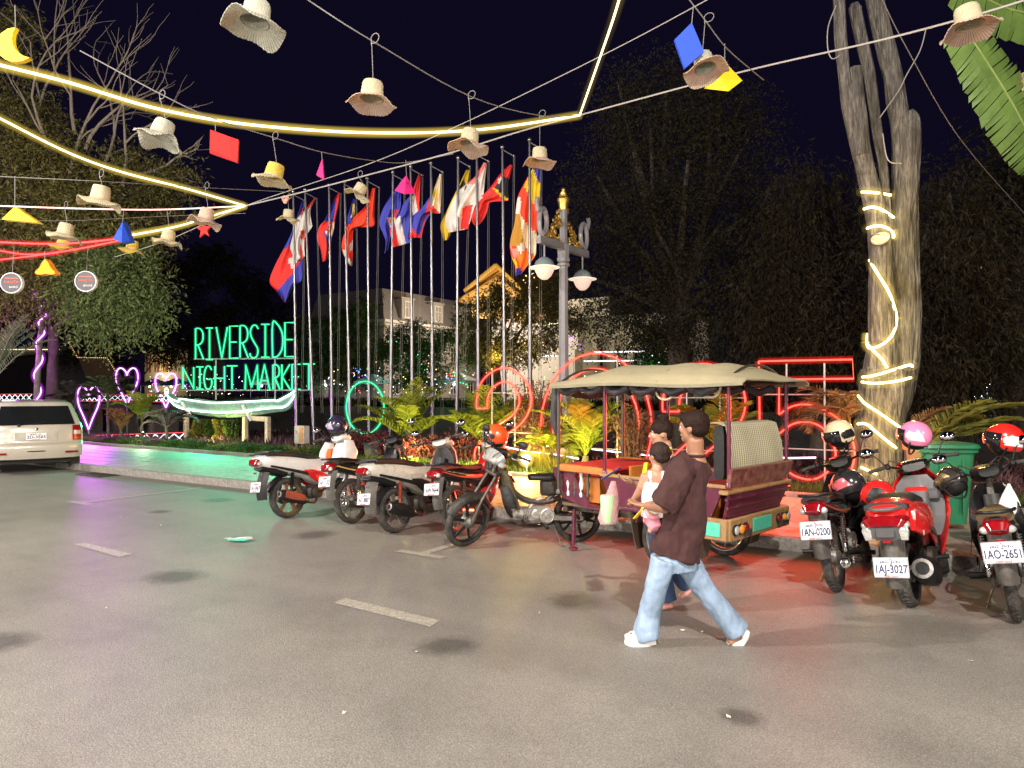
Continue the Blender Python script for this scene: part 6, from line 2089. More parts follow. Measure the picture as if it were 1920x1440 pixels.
 for i in range(10):
  s = i / 9
  x, z = -0.36 - 0.10 * math.sin(s * 2.0), tz - 0.08 - 0.42 * s
  Pf.append([(x + 0.09 * abs(b) ** 2, b * (0.09 - 0.012 * s), z) for b in [-1 + 2 * j / 8 for j in range(9)]])
 MB().grid(Pf, th=0.006).build('rear_fender', P.get('rear_fender', M_black), t)
 MB().box((-0.468, 0, tz - 0.155), (0.012, 0.06, 0.024), ch=0.003).build('reflector', M_redlens, t)
 if P.get('plate'):
  plate(t, -0.475, 0, tz - P.get('plz', 0.26), R(14), P.get('khmer'), P['plate'], *P.get('plsize', (0.235, 0.145)))
 # floor, tunnel, apron
 MB().sweep(spline([(0.60, 0, 0.36), (0.75, 0, 0.34), (0.90, 0, 0.40)], 4), (0.15, 0.05), n=16, power=4).build('floorboard', M_black, t)
 if P.get('tunnel', True):
  MB().sweep(spline([(0.52, 0, 0.55), (0.68, 0, 0.47), (0.84, 0, 0.55), (ax - 0.02, 0, 0.78)], 4), [(0.10, 0.09)] * 13, n=14, power=2.6).build('centre_tunnel', P.get('inner', M_black), t)
 Ps = []
 for (x, z, w, bk) in [(ax + 0.10, 0.965, 0.09, 0.04), (ax + 0.16, 0.88, 0.17, 0.12), (ax + 0.17, 0.76, 0.215, 0.17), (ax + 0.13, 0.62, 0.225, 0.19), (ax + 0.05, 0.48, 0.20, 0.18), (ax - 0.04, 0.36, 0.17, 0.16), (ax - 0.10, 0.29, 0.15, 0.14)]:
  Ps.append([(x - bk * abs(b) ** 1.8, b * w, z) for b in [-1 + 2 * j / 14 for j in range(15)]])
 MB().grid(Ps, th=0.014).build('apron', P.get('apron', body), t)
 Pi = []
 for (x, z, w) in [(ax + 0.0, 0.93, 0.09), (ax - 0.005, 0.84, 0.165), (ax - 0.02, 0.70, 0.20), (ax - 0.06, 0.55, 0.19), (ax - 0.10, 0.42, 0.155)]:
  Pi.append([(x - 0.02 * math.cos(b * PI / 2), b * w, z) for b in [-1 + 2 * j / 10 for j in range(11)]])
 MB().grid(Pi, th=0.02).build('inner_shield', P.get('inner', M_black), t)
 if P.get('side_flash'):
  for s in (-1, 1):
   q = [(ax - 0.02, s * 0.205, 0.86), (ax - 0.02, s * 0.232, 0.72), (ax - 0.04, s * 0.232, 0.58)]
   MB().sweep(q, [(0.02, 0.05), (0.022, 0.085), (0.02, 0.04)], n=10, power=3, up=(1, 0, 0)).build('apron_panel', P['side_flash'], t)
 hx, hz = ax - 0.01, P.get('hz', 1.0)
 if P.get('cowl') is not False:
  st(MB().sweep([(hx - 0.07, 0, hz + 0.01), (hx + 0.02, 0, hz + 0.01), (hx + 0.10, 0, hz - 0.03), (hx + 0.14, 0, hz - 0.07)], [(0.09, 0.04), (0.14, 0.06), (0.13, 0.06), (0.08, 0.03)], n=18, power=2.6)).build('headlight_cowl', P.get('cowl', body), t)
  st(MB().ell((hx + 0.125, 0, hz - 0.055), (0.035, 0.10, 0.045), nu=16, nv=8)).build('headlight', M_clearlens, t)
 st(MB().sweep([(hx - 0.07, -0.085, hz + 0.05), (hx - 0.07, 0.085, hz + 0.05)], (0.045, 0.014), n=14, power=2.4)).build('dashboard', P.get('dash', M_glassdark), t)
 handlebars(t, hx, hz + 0.02, st, half=0.34)
 cables(t, hx, hz, st)
 for s in P.get('mirrors', (-1, 1)):
  mirror(t, V(hx - 0.03, s * 0.21, hz + 0.05), V(hx - 0.02, s * 0.33, hz + 0.20), rx=0.065, rz=0.045, steer=st, m=P.get('mirror_m'))
 for s in (-1, 1):
  MB().tube([(0.40, s * 0.15, 0.30), (0.40, s * 0.24, 0.31)], 0.018, n=8).build('footpeg', M_black, t)
 MB().tube([(0.36, 0.12, 0.22), (0.30, 0.20, 0.02), (0.25, 0.21, 0.012)], 0.010, n=6).build('kickstand', M_steel, t)
 return t, st


KH = 'រសៀមាប'
def gp(px, py):
 p = at(px, py, z=0.0)
 return V(p.x, p.y, 0)


M_orangep = mat('orange_panel', (0.80, 0.16, 0.02), 0.3, coat=0.5)
M_greyp = mat('grey_panel', (0.10, 0.10, 0.105), 0.4, coat=0.2)
M_goldrim = mat('bronze_alloy', (0.34, 0.25, 0.12), 0.4, 0.7, dirt=(0.12, 0.1, 0.08), dirt_amt=0.5)
M_redrim = mat('red_alloy', (0.45, 0.10, 0.06), 0.4, 0.4)
M_wornwhite = mat('worn_white_paint', (0.60, 0.58, 0.50), 0.35, coat=0.3, var=0.12, dirt=(0.28, 0.24, 0.18), dirt_amt=0.3)
M_fender = mat('grey_mudguard', (0.065, 0.06, 0.055), 0.6, dirt=(0.15, 0.13, 0.11), dirt_amt=0.5)

b1, s1 = scooter('white scooter with red trim and a white orange front, leftmost of the bikes', gp(541, 971), R(88), -6,
  dict(body=M_white, accent=M_red, panel=M_black, rim=M_goldrim, side_flash=M_orangep, inner=M_white, plate='1AJ 6967', khmer=KH, muffler=M_black, shield=M_redrim, steer=22, light_w=0.09, plsize=(0.2, 0.13), plz=0.33, tail=0.78, mirrors=(1,)))
for s in (-1, 1):
 MB().sweep([(0.95, s * 0.20, 0.95), (0.93, s * 0.255, 0.80), (0.88, s * 0.25, 0.66), (0.80, s * 0.21, 0.52)], [(0.03, 0.08), (0.03, 0.13), (0.03, 0.11), (0.025, 0.06)], n=12, power=2.6, up=(1, 0, 0)).build('front_side_panel', M_white, b1)
b2, s2 = underbone('black motorbike with gold stripes and red spokes between the two white scooters', gp(662, 981), R(90), -6,
  dict(plate='1AF 1132', khmer=KH, steer=20, seat=M_seat, shield_body=M_black, rear_fender=M_fender, muffler=M_steel, plsize=(0.2, 0.13), mirrors=(-1,)))
b3, s3 = scooter('dusty white scooter with black flanks, third of the bikes left of the old black motorbike', gp(742, 999), R(89), -6,
  dict(body=M_wornwhite, accent=M_black, panel=M_black, rim=M_alu, apron=mat('red_white_apron', (0.72, 0.30, 0.22), 0.35, coat=0.4), plate='1AC 8887', khmer=KH, muffler=M_black, shield=M_black, shock=M_redrim, steer=18,
    light_w=0.085, plsize=(0.2, 0.13), plz=0.33, tail=0.78, rear_fender=M_fender))
b4, s4 = underbone('black and red motorbike with red wheel rims, half behind the old black motorbike', gp(858, 1001), R(92), -6,
  dict(plate='1AW 9644', khmer=KH, rim=M_redrim, steer=18, shield_body=M_red, stripe=M_redrim, cowl=M_wornwhite, muffler=M_steel, rear_fender=M_fender, plsize=(0.21, 0.135), seat=mat('brown_seat', (0.10, 0.03, 0.025), 0.5, bump=0.1)))
fr, rr_ = gp(874, 1027), gp(1082, 1016)
hd = math.atan2(fr.y - rr_.y, fr.x - rr_.x)
b5, s5 = underbone('old bare black motorbike with six-spoke wheels turned out from the tuk-tuk it pulls', rr_, hd, -3,
  dict(bare=True, wheel='alloy6', rim=M_black, steer=30, engine=mat('bright_cast_engine', (0.55, 0.53, 0.49), 0.45, 0.6, bump=0.15, dirt=(0.14, 0.12, 0.1), dirt_amt=0.5), body=mat('rusty_black', (0.045, 0.04, 0.035), 0.6, dirt=(0.16, 0.10, 0.06), dirt_amt=0.4), muffler=M_steel, cowl=M_blackgloss, mirrors=(-1, 1), fender=mat('dusty_black', (0.02, 0.018, 0.015), 0.5, dirt=(0.08, 0.065, 0.05), dirt_amt=0.35), group='motorbikes parked at the kerb'))
b6, s6 = underbone('black motorbike numbered 1AN-0200 with a red tail light, left of the red scooter', gp(1572, 1108), R(88), -9,
  dict(plate='1AN-0200', khmer=KH, steer=20, stripe=M_redrim, rear_fender=M_fender, muffler=M_chrome, rim=M_alu, tread=True, mirrors=(-1,)))
b7, s7 = scooter('red and grey scooter numbered 1AJ-3027 with a chunky tyre and big round exhaust', gp(1710, 1136), R(84), -8,
  dict(body=M_red, panel=M_greyp, apron=M_red, accent=M_red, inner=M_greyp, seat=M_seat, rim=M_black, plate='1AJ-3027', khmer=KH, muffler=M_black, shield=M_black, steer=18, Rw=0.245, wb=1.22, bw=0.19, light_w=0.15, mk=1.45, plz=0.34, tail=0.72,
    tread=True, rear_fender=M_fender, cowl=M_blackgloss, rail=M_greyp, dash=M_glassdark))
b8, s8 = underbone('black motorbike numbered 1AO-2651 with a brown seat at the right edge of the picture', gp(1908, 1163), R(90), -10,
  dict(plate='1AO-2651', khmer=KH, steer=16, stripe=M_black, seat=mat('tan_seat', (0.09, 0.055, 0.022), 0.5, bump=0.1), rear_fender=M_fender, muffler=M_chrome, rim=M_alu, tread=True, body=M_blackgloss))
# extras of the red scooter: grey rear block, glove box, side vents with lettering
MB().sweep([(-0.40, 0, 0.665), (-0.485, 0, 0.64)], [(0.115, 0.085), (0.10, 0.07)], n=18, power=4).build('rear_block', M_greyp, b7)
MB().box((-0.487, 0, 0.64), (0.012, 0.13, 0.09), ch=0.012).build('rear_badge_panel', mat('dark_grey_panel', (0.07, 0.07, 0.075), 0.5), b7)
for s in (-1, 1):
 MB().sweep([(-0.45, s * 0.115, 0.70), (-0.475, s * 0.125, 0.64), (-0.465, s * 0.12, 0.58)], [(0.03, 0.02), (0.035, 0.022), (0.025, 0.015)], n=10, power=3, up=(1, 0, 0)).build('lens', M_clearlens, b7)
MB().sweep([(-0.36, -0.17, 0.70), (-0.25, -0.195, 0.66), (-0.05, -0.205, 0.62)], [(0.02, 0.075), (0.022, 0.085), (0.02, 0.06)], n=12, power=4).build('side_panel', M_red, b7)
lettering('lettering', 'FI', 0.05, M_white, b7, (-0.30, -0.2185, 0.60), (1, 0, 0), (0, 0, 1), 0.05, None, 0.001)
MB().box((0.86, 0.0, 0.77), (0.03, 0.17, 0.12), ch=0.012).build('glove_box', M_red, b7)
MB().box((0.86, -0.13, 0.76), (0.04, 0.10, 0.10), ch=0.02).build('ignition_panel', M_greyp, b7)
# white bag hanging from the hook of the rightmost bike, blue hood on the first scooter
c8 = b8.location + V(-0.02, 0.80, 0.80)
bg = thing('plastic_bag', 'knotted white plastic bag hanging inside the leg shield of the rightmost motorbike', 'bag', c8)
mb = MB()
for k in range(7):
 a = k * 0.9
 mb.tube(spline([(0, 0, 0.10), (0.02 * math.cos(a), 0.015 * math.sin(a), 0.03), (0.06 * math.cos(a), 0.03 * math.sin(a), -0.08)], 3), [0.008, 0.012, 0.015, 0.02, 0.024, 0.026, 0.022], n=6)
mb.ell((0, 0, -0.10), (0.08, 0.045, 0.075), nu=14, nv=8)
mb.build('sheet', mat('thin_white_plastic', (0.75, 0.75, 0.74), 0.35, bump=0.8, bscale=18), bg)

# ------------------------------------------------------------------ helmets
def helmet(label, px, py, d, rz, tilt, shell_m, kind='open', accent=None, r=0.135, roll=0):
 c = at(px, py, d=d)
 t = thing('helmet', label, 'helmet', c, 0, 'helmets left on the motorbikes')
 t.rotation_euler = (R(roll), R(tilt), R(rz))
 # local x is the face direction
 def shell(v0, off, a0=0, a1=360, zlow=None):
  P = []
  nv, nu = 14, 36
  for j in range(nv + 1):
   ph = v0 + (90 - v0) * j / nv
   row = []
   for i in range(nu + 1):
    th = a0 + (a1 - a0) * i / nu
    k = r + off
    row.append((k * 1.08 * math.cos(R(ph)) * math.cos(R(th)), k * 0.93 * math.cos(R(ph)) * math.sin(R(th)), k * math.sin(R(ph))))
   P.append(row)
  return P
 P = []
 nv, nu = 16, 40
 for j in range(nv + 1):
  row = []
  for i in range(nu + 1):
   th = -180 + 360 * i / nu
   f = math.exp(-(th / 62.0) ** 4)
   v0 = -42 + (58 if kind == 'open' else 40) * f
   ph = v0 + (90 - v0) * j / nv
   row.append((r * 1.08 * math.cos(R(ph)) * math.cos(R(th)), r * 0.93 * math.cos(R(ph)) * math.sin(R(th)), r * math.sin(R(ph))))
  P.append(row)
 MB().grid(P, th=0.012).build('shell', shell_m, t)
 MB().tube([Vector(p) * 1.005 for p in P[0]], 0.0065, n=6).build('edge_trim', M_black, t)
 Pv = []
 for j in range(9):
  ph = -22 + 42 * j / 8
  Pv.append([((r + 0.012) * 1.08 * math.cos(R(ph)) * math.cos(R(th)), (r + 0.012) * 0.95 * math.cos(R(ph)) * math.sin(R(th)), (r + 0.012) * math.sin(R(ph))) for th in range(-70, 71, 7)])
 MB().grid(Pv, th=0.003).build('visor', M_glassdark, t)
 MB().ell((0, 0, -0.02), (r * 0.95, r * 0.82, r * 0.88), nu=18, nv=10).build('lining', M_black, t)
 for s in (-1, 1):
  MB().lathe([(0.03, 0), (0.03, 0.008), (0.018, 0.012), (0.016, 0.016), (0.002, 0.016)], (0.01, s * r * 0.93, 0.0), (0, s, 0), n=18).build('pivot', M_black if accent is None else accent, t)
 MB().tube(spline([(0.0, r * 0.85, -0.06), (0.02, 0.05, -r * 1.25), (0.02, -0.05, -r * 1.25), (0.0, -r * 0.85, -0.06)], 4), 0.008, n=6).build('chin_strap', M_black, t)
 if accent is not None:
  for s in (-1, 1):
   Pa = []
   for j in range(5):
    ph = -18 + 34 * j / 4
    Pa.append([((r + 0.003) * 1.08 * math.cos(R(ph)) * math.cos(R(th)), s * (r + 0.003) * 0.93 * math.cos(R(ph)) * math.sin(R(th)), (r + 0.003) * math.sin(R(ph))) for th in [80 + 3 * j + (64 - 8 * j) * i_ / 9 for i_ in range(10)]])
   MB().grid(Pa, th=0.002 if s > 0 else -0.002).build('graphic', accent, t)
 return t


def shell(n, c):
 return mat('helmet_' + n, c, 0.22, coat=0.6, var=0.08)


helmet('dark purple full-face helmet with a smoky visor on the leftmost white scooter', 632, 798, 10.3, 150, 0, shell('purple', (0.022, 0.016, 0.04)), 'full', shell('lilac', (0.35, 0.3, 0.45)), 0.15)
helmet('plain orange open helmet with a round badge above the old black motorbike', 930, 817, 8.3, 200, 0, shell('orange', (0.85, 0.09, 0.02)), 'open', None, 0.135)
helmet('cream and black helmet hung on the right mirror of the motorbike numbered 0200', 1573, 813, 6.7, 215, 15, shell('cream', (0.72, 0.62, 0.40)), 'open', M_black, 0.128)
helmet('glossy black helmet with pink streaks lying on the seat of the motorbike numbered 0200', 1590, 910, 6.45, 140, 30, shell('black', (0.02, 0.018, 0.022)), 'full', shell('rose', (0.6, 0.12, 0.15)), 0.145)
helmet('pink open helmet on the red scooter beside the wrapped trunk', 1716, 816, 6.5, 165, -6, shell('pink', (0.80, 0.22, 0.40)), 'open', shell('white', (0.75, 0.7, 0.72)), 0.13)
helmet('red half helmet hung on the left side of the red scooter', 1646, 932, 6.0, 160, 60, shell('red', (0.62, 0.015, 0.015)), 'open', M_black, 0.135)
helmet('red and white helmet on the rightmost motorbike', 1884, 824, 6.1, 190, -8, shell('bright_red', (0.70, 0.02, 0.015)), 'open', shell('white_flash', (0.78, 0.78, 0.78)), 0.138)
helmet('black helmet with a gold rim hanging left of the rightmost handlebar', 1784, 903, 6.2, 120, 50, shell('black_gold', (0.03, 0.025, 0.02)), 'open', M_goldrim, 0.125)
helmet('dark grey helmet resting on the handlebar of the black motorbike between the white scooters', 741, 838, 10.1, 200, 10, shell('dark_grey', (0.09, 0.10, 0.11)), 'full', None, 0.14)
# ------------------------------------------------------------------ tuk-tuk trailer pulled by the old motorbike (local: x forward, y left)
M_maroon = mat('maroon_paint', (0.10, 0.012, 0.035), 0.35, coat=0.4, var=0.25, dirt=(0.16, 0.09, 0.05), dirt_amt=0.25)
M_tan = mat('tan_board', (0.30, 0.17, 0.07), 0.6, var=0.2, scale=10, dirt=(0.12, 0.08, 0.05), dirt_amt=0.3)
M_canvas = mat('tan_canvas', (0.33, 0.285, 0.175), 0.85, var=0.10, scale=3, bump=0.25, bscale=350, dirt=(0.28, 0.25, 0.16), dirt_amt=0.4)
M_teal = mat('teal_reflective_panel', (0.08, 0.52, 0.36), 0.3, var=0.12, scale=14, dirt=(0.3, 0.55, 0.4), dirt_amt=0.2)
M_orangewood = mat('orange_varnished_wood', (0.50, 0.16, 0.025), 0.35, coat=0.5, var=0.3, scale=5)
M_redcush = mat('red_cushion', (0.45, 0.02, 0.02), 0.45, var=0.15, bump=0.1)
M_darkcurt = mat('dark_rolled_curtain', (0.035, 0.033, 0.04), 0.6, bump=0.6, bscale=20)
M_brownflap = mat('brown_mudflap', (0.09, 0.055, 0.035), 0.75, bump=0.3)
axl = V(-2.26, 6.83, 0)
tk = thing('tuk_tuk_trailer', 'maroon passenger tuk-tuk trailer with a tan canvas roof and teal reflective panels', 'tuk-tuk', axl, R(168))
hw = 0.50
for s in (-1, 1):
 wh = wheel(tk, 0.0, 0.30, 0.09, 'spoke', M_alu, hub_r=0.05)
 wh.location = (0, s * 0.49, 0)
 MB().grid([[(0.36 * math.cos(R(a)), s * 0.49 + b, 0.30 + 0.36 * math.sin(R(a))) for b in (-0.08, 0.0, 0.08)] for a in range(20, 165, 12)], th=0.01).build('wheel_fender', M_maroon, tk)
 for x in (-0.40, 0.40):
  MB().grid([[(x + (0.02 if x < 0 else -0.02) * k - 0.004 * j, s * 0.49 - 0.10 + 0.2 * j / 3, 0.52 - 0.34 * k / 4) for j in range(4)] for k in range(5)], th=0.008).build('mudflap', M_brownflap, tk)
mb = MB()
for s in (-1, 1):
 mb.box((0.35, s * 0.33, 0.44), (2.1, 0.05, 0.06))
for x in (-0.60, 0.0, 0.7, 1.3):
 mb.box((x, 0, 0.43), (0.05, 0.9, 0.05))
mb.tube(spline([(1.3, 0, 0.43), (1.55, 0, 0.50), (1.85, 0, 0.72)], 4), 0.03, n=8).tube([(1.3, -0.3, 0.43), (1.7, 0, 0.58)], 0.02, n=6).tube([(1.3, 0.3, 0.43), (1.7, 0, 0.58)], 0.02, n=6)
mb.tube([(0, -0.5, 0.30), (0, 0.5, 0.30)], 0.02, n=8)
mb.build('chassis', M_steel, tk)
MB().box((0.35, 0, 0.49), (1.95, 0.94, 0.03)).build('floor', mat('wood_floor', (0.14, 0.09, 0.05), 0.6, var=0.3), tk)
# flared sides
for s in (-1, 1):
 MB().prism([(-0.42, 0.52), (0.62, 0.52), (0.72, 0.84), (-0.58, 0.84)], (0, s * 0.485, 0), (1, 0, 0), (0, s * 0.10, 0.995), 0.025).build('side_panel', M_maroon, tk, angle=20)
 MB().sweep([(-0.60, s * 0.57, 0.845), (0.74, s * 0.57, 0.845)], (0.022, 0.016), n=8, power=5).build('top_rail', M_tan, tk)
 MB().sweep([(-0.42, s * 0.55, 0.54), (0.62, s * 0.55, 0.54)], (0.014, 0.014), n=8, power=5).build('lower_rail', M_maroon, tk)
 MB().prism([(0.90, 0.46), (1.30, 0.56), (1.42, 0.86), (1.16, 0.86)], (0, s * 0.46, 0), (1, 0, 0), (0, s * 0.06, 0.998), 0.025).build('front_side_panel', M_maroon, tk, angle=20)
 MB().box((0.76, s * 0.50, 0.50), (0.36, 0.12, 0.04), ch=0.01).build('step', M_maroon, tk)
# slanting rear board with mouldings and a scuffed upper board
MB().prism([(-0.50, 0.50), (0.50, 0.50), (0.58, 0.78), (-0.58, 0.78)], (-0.36, 0, 0), (0, 1, 0), (-0.34, 0, 1.0), 0.03).build('rear_panel', M_maroon, tk, angle=20)
for k, z in enumerate((0.58, 0.66, 0.74)):
 MB().sweep([(-0.375 - 0.34 * z, -0.50 - 0.06 * k, z), (-0.375 - 0.34 * z, 0.50 + 0.06 * k, z)], (0.014, 0.012), n=8, power=5).build('moulding', M_maroon, tk)
MB().prism([(-0.58, 0.84), (0.58, 0.84), (0.60, 1.00), (-0.60, 1.00)], (-0.36, 0, 0), (0, 1, 0), (-0.30, 0, 1.0), 0.035).build('upper_rear_board', mat('scuffed_maroon', (0.12, 0.02, 0.03), 0.5, dirt=(0.32, 0.18, 0.10), dirt_amt=0.6), tk, angle=20)
MB().sweep([(-0.60, -0.62, 0.80), (-0.60, 0.62, 0.80)], (0.045, 0.018), n=8, power=5).build('rear_ledge', M_tan, tk)
# bumper of tan boards, teal panels, round lamps
bx = -0.62
MB().box((bx, 0, 0.475), (0.045, 1.16, 0.19), ch=0.01).build('rear_bumper', M_tan, tk)
for s in (-1, 1):
 MB().box((bx + 0.21, s * 0.58, 0.475), (0.42, 0.045, 0.19), ch=0.01).build('side_bumper', M_tan, tk)
 MB().box((bx + 0.19, s * 0.606, 0.475), (0.26, 0.008, 0.12), ch=0.003).build('teal_panel', M_teal, tk)
 for k, m_ in enumerate((M_clearlens, M_amberlens, M_redlens)):
  MB().lathe([(0.046, 0), (0.050, 0.012), (0.046, 0.02)], (bx - 0.024, s * (0.505 - 0.088 * k), 0.475), (-1, 0, 0), n=18).build('lamp_bezel', M_black, tk)
  MB().ell((bx - 0.042, s * (0.505 - 0.088 * k), 0.475), (0.02, 0.041, 0.041), nu=16, nv=8).build('tail_lamp', m_, tk)
MB().box((bx - 0.026, 0.0, 0.475), (0.008, 0.36, 0.12), ch=0.003).build('teal_panel', M_teal, tk)
# posts and roof
rz0, rx0, rx1 = 1.75, -0.80, 1.34
for s in (-1, 1):
 for x, zb in ((-0.62, 0.84), (0.70, 0.84), (1.30, 0.60)):
  MB().tube([(x, s * 0.56, zb), (x, s * 0.56, rz0 + 0.02)], 0.018, n=8).lathe([(0.03, 0), (0.03, 0.03), (0.018, 0.05)], (x, s * 0.56, zb), n=10).build('roof_post', M_maroon if x < 1 else M_steel, tk)
mb = MB()
for s in (-1, 1):
 mb.tube([(rx0 + 0.1, s * 0.58, rz0 - 0.01), (rx1 - 0.1, s * 0.58, rz0 - 0.01)], 0.016, n=8)
for x in (-0.6, 0.05, 0.7, 1.28):
 mb.tube(spline([(x, -0.58, rz0 - 0.01), (x, -0.3, rz0 + 0.11), (x, 0, rz0 + 0.15), (x, 0.3, rz0 + 0.11), (x, 0.58, rz0 - 0.01)], 3), 0.012, n=6)
mb.build('roof_frame', M_steel, tk)
Pr = []
for i in range(25):
 x = rx0 + (rx1 - rx0) * i / 24
 endf = min(1, max(0, (x - rx0) / 0.42), max(0, (rx1 - x) / 0.60))
 row = []
 for j in range(21):
  b = -1 + 2 * j / 20
  crown_ = 0.165 * (1 - abs(b) ** 2.2) * (endf ** 0.8)
  sag = (0.008 * math.cos((x - 0.05) * 2 * PI / 0.65) + 0.006 * math.sin(x * 17 + b * 5)) * (1 - abs(b)) - 0.012 * math.cos(4 * x + 1) * abs(b) ** 3
  hang = -0.035 * max(0, abs(b) - 0.93) / 0.07
  row.append((x, b * 0.66, rz0 + 0.0 + crown_ + sag + hang))
 Pr.append(row)
MB().grid(Pr, th=0.012).build('canvas_roof', M_canvas, tk, angle=50)
def roof_at(x, b):
 i = min(23, max(0, int((x - rx0) / (rx1 - rx0) * 24)))
 j = min(19, max(0, int((b + 1) * 10)))
 return Vector(Pr[i][j]).lerp(Vector(Pr[i + 1][j + 1]), 0.5) + V(0, 0, 0.004)


for x in (0.05, 0.68):
 MB().sweep([V(x, b * 0.66, roof_at(x, b).z) for b in [-0.97 + 1.94 * k / 14 for k in range(15)]], (0.012, 0.003), n=6, power=3).build('roof_seam', mat('seam_cloth', (0.22, 0.20, 0.13), 0.9), tk)
for s in (-1, 1):
 MB().sweep([Vector(p[20 if s > 0 else 0]) + V(0, s * 0.004, 0.004) for p in Pr], (0.006, 0.016), n=6, power=3).build('roof_hem', mat('seam_cloth', (0.22, 0.20, 0.13), 0.9), tk)
for s in (-1, 1):
 for i in range(6):
  x0 = -0.5 + i * 0.31
  MB().sweep(spline([(x0, s * 0.54, rz0 - 0.05), (x0 + 0.14, s * 0.55, rz0 - 0.10), (x0 + 0.28, s * 0.54, rz0 - 0.05)], 3), [(0.035, 0.03 + 0.01 * (k % 2)) for k in range(7)], n=10, rnd=0.15).build('rolled_curtain', M_darkcurt, tk)
MB().sweep(spline([(1.32, -0.5, rz0 - 0.06), (1.34, 0, rz0 - 0.12), (1.32, 0.5, rz0 - 0.06)], 5), (0.05, 0.06), n=10, rnd=0.15).build('rolled_curtain', M_darkcurt, tk)
MB().sweep(spline([(1.34, 0.55, rz0 - 0.05), (1.36, 0.56, rz0 - 0.35), (1.34, 0.55, rz0 - 0.55)], 4), [(0.05, 0.04), (0.055, 0.045), (0.05, 0.04), (0.055, 0.04), (0.045, 0.04), (0.04, 0.035), (0.035, 0.03), (0.02, 0.02), (0.01, 0.01)], n=10, rnd=0.2).build('tied_curtain', M_darkcurt, tk)
M_rope = mat('pale_rope', (0.55, 0.47, 0.34), 0.8)
for x0, x1, dz in ((0.18, -0.08, 0.12), (-0.30, -0.52, 0.10)):
 MB().tube(spline([(x0, 0.50, rz0 - 0.03), ((x0 + x1) / 2 + 0.06, 0.50, rz0 - 0.03 - dz), ((x0 + x1) / 2 - 0.06, 0.50, rz0 - 0.03 - dz), (x1, 0.50, rz0 - 0.03)], 5), 0.011, n=7).build('rope_loop', M_rope, tk)
# benches: rear bench with covered back rest, front bench with orange rail and balusters
MB().box((-0.20, 0, 0.74), (0.42, 0.98, 0.08), ch=0.03).build('rear_seat', M_redcush, tk)
MB().box((-0.20, 0, 0.60), (0.38, 0.94, 0.20)).build('seat_box', M_orangewood, tk)
MB().sweep([(-0.46, -0.44, 1.12), (-0.46, 0.44, 1.12)], (0.05, 0.24), n=16, power=5).build('backrest', M_black, tk)
mplaid = mat('plaid_cloth', (0.36, 0.33, 0.17), 0.9, bump=0.4, bscale=400)
nt = mplaid.node_tree
p = nt.nodes['Principled BSDF']
old = p.inputs['Base Color'].links[0].from_socket
tc = [n for n in nt.nodes if n.type == 'TEX_COORD'][0]
col = old
for direction, sc, dk in (('Z', 17.0, (0.12, 0.11, 0.10, 1)), ('Y', 9.0, (0.62, 0.58, 0.45, 1))):
 w = nt.nodes.new('ShaderNodeTexWave')
 w.wave_type = 'BANDS'
 w.bands_direction = direction
 w.inputs['Scale'].default_value = sc
 w.inputs['Distortion'].default_value = 1.2
 w.inputs['Detail Scale'].default_value = 0.6
 nt.links.new(tc.outputs['Object'], w.inputs['Vector'])
 rp = nt.nodes.new('ShaderNodeMapRange')
 rp.inputs['From Min'].default_value = 0.62
 rp.inputs['From Max'].default_value = 0.72
 nt.links.new(w.outputs['Fac'], rp.inputs['Value'])
 rp.inputs['To Max'].default_value = 0.75
 mx = nt.nodes.new('ShaderNodeMix')
 mx.data_type = 'RGBA'
 mx.inputs['B'].default_value = dk
 nt.links.new(rp.outputs['Result'], mx.inputs['Factor'])
 nt.links.new(col, mx.inputs['A'])
 col = mx.outputs['Result']
nt.links.new(col, p.inputs['Base Color'])
Pc = []
for i in range(25):
 s = i / 24
 row = []
 for j in range(23):
  b = -1 + 2 * j / 22
  if s < 0.2:
   x, z = -0.34 - 0.21 * (s / 0.2), 1.37 + 0.02 * math.sin(PI * s / 0.2)
  else:
   q = (s - 0.2) / 0.8
   x, z = -0.56 - 0.06 * math.sin(q * 2.0), 1.37 - 0.50 * q
  x += 0.010 * math.sin(7 * b + 3 * s) * s
  row.append((x, b * (0.47 + 0.06 * s) + 0.01 * math.sin(9 * s), z - 0.02 * s * math.cos(5 * b)))
 Pc.append(row)
MB().grid(Pc, th=0.012).build('seat_cover', mplaid, tk, angle=60)
MB().box((1.02, 0, 0.83), (0.40, 0.98, 0.07), ch=0.02).build('front_seat', M_redcush, tk)
MB().box((1.02, 0.0, 0.665), (0.36, 0.92, 0.25)).build('seat_box', M_orangewood, tk)
MB().box((1.00, 0, 0.885), (0.66, 1.06, 0.035), ch=0.012).build('bench_top', M_redcush, tk)
for s in (-1, 1):
 MB().sweep(spline([(0.62, s * 0.53, 0.86), (0.90, s * 0.55, 0.875), (1.32, s * 0.54, 0.875)], 4), (0.025, 0.038), n=10, power=4).build('bench_rail', M_orangewood, tk)
 for k in range(5):
  MB().lathe([(0.016, 0), (0.022, 0.03), (0.012, 0.06), (0.024, 0.13), (0.012, 0.19), (0.020, 0.23), (0.016, 0.26)], (0.96 + 0.085 * k, s * 0.50, 0.585), n=10).build('baluster', M_white if k % 2 else M_steel, tk)
MB().box((0.52, 0.0, 0.80), (0.03, 0.80, 0.26), ch=0.01).build('rear_facing_board', M_orangewood, tk)
MB().tube([(1.22, 0.40, 0.43), (1.22, 0.42, 0.06)], 0.022, n=8).lathe([(0.05, 0), (0.05, 0.015), (0.02, 0.03)], (1.22, 0.42, 0.02), n=12).build('jockey_stand', M_maroon, tk)

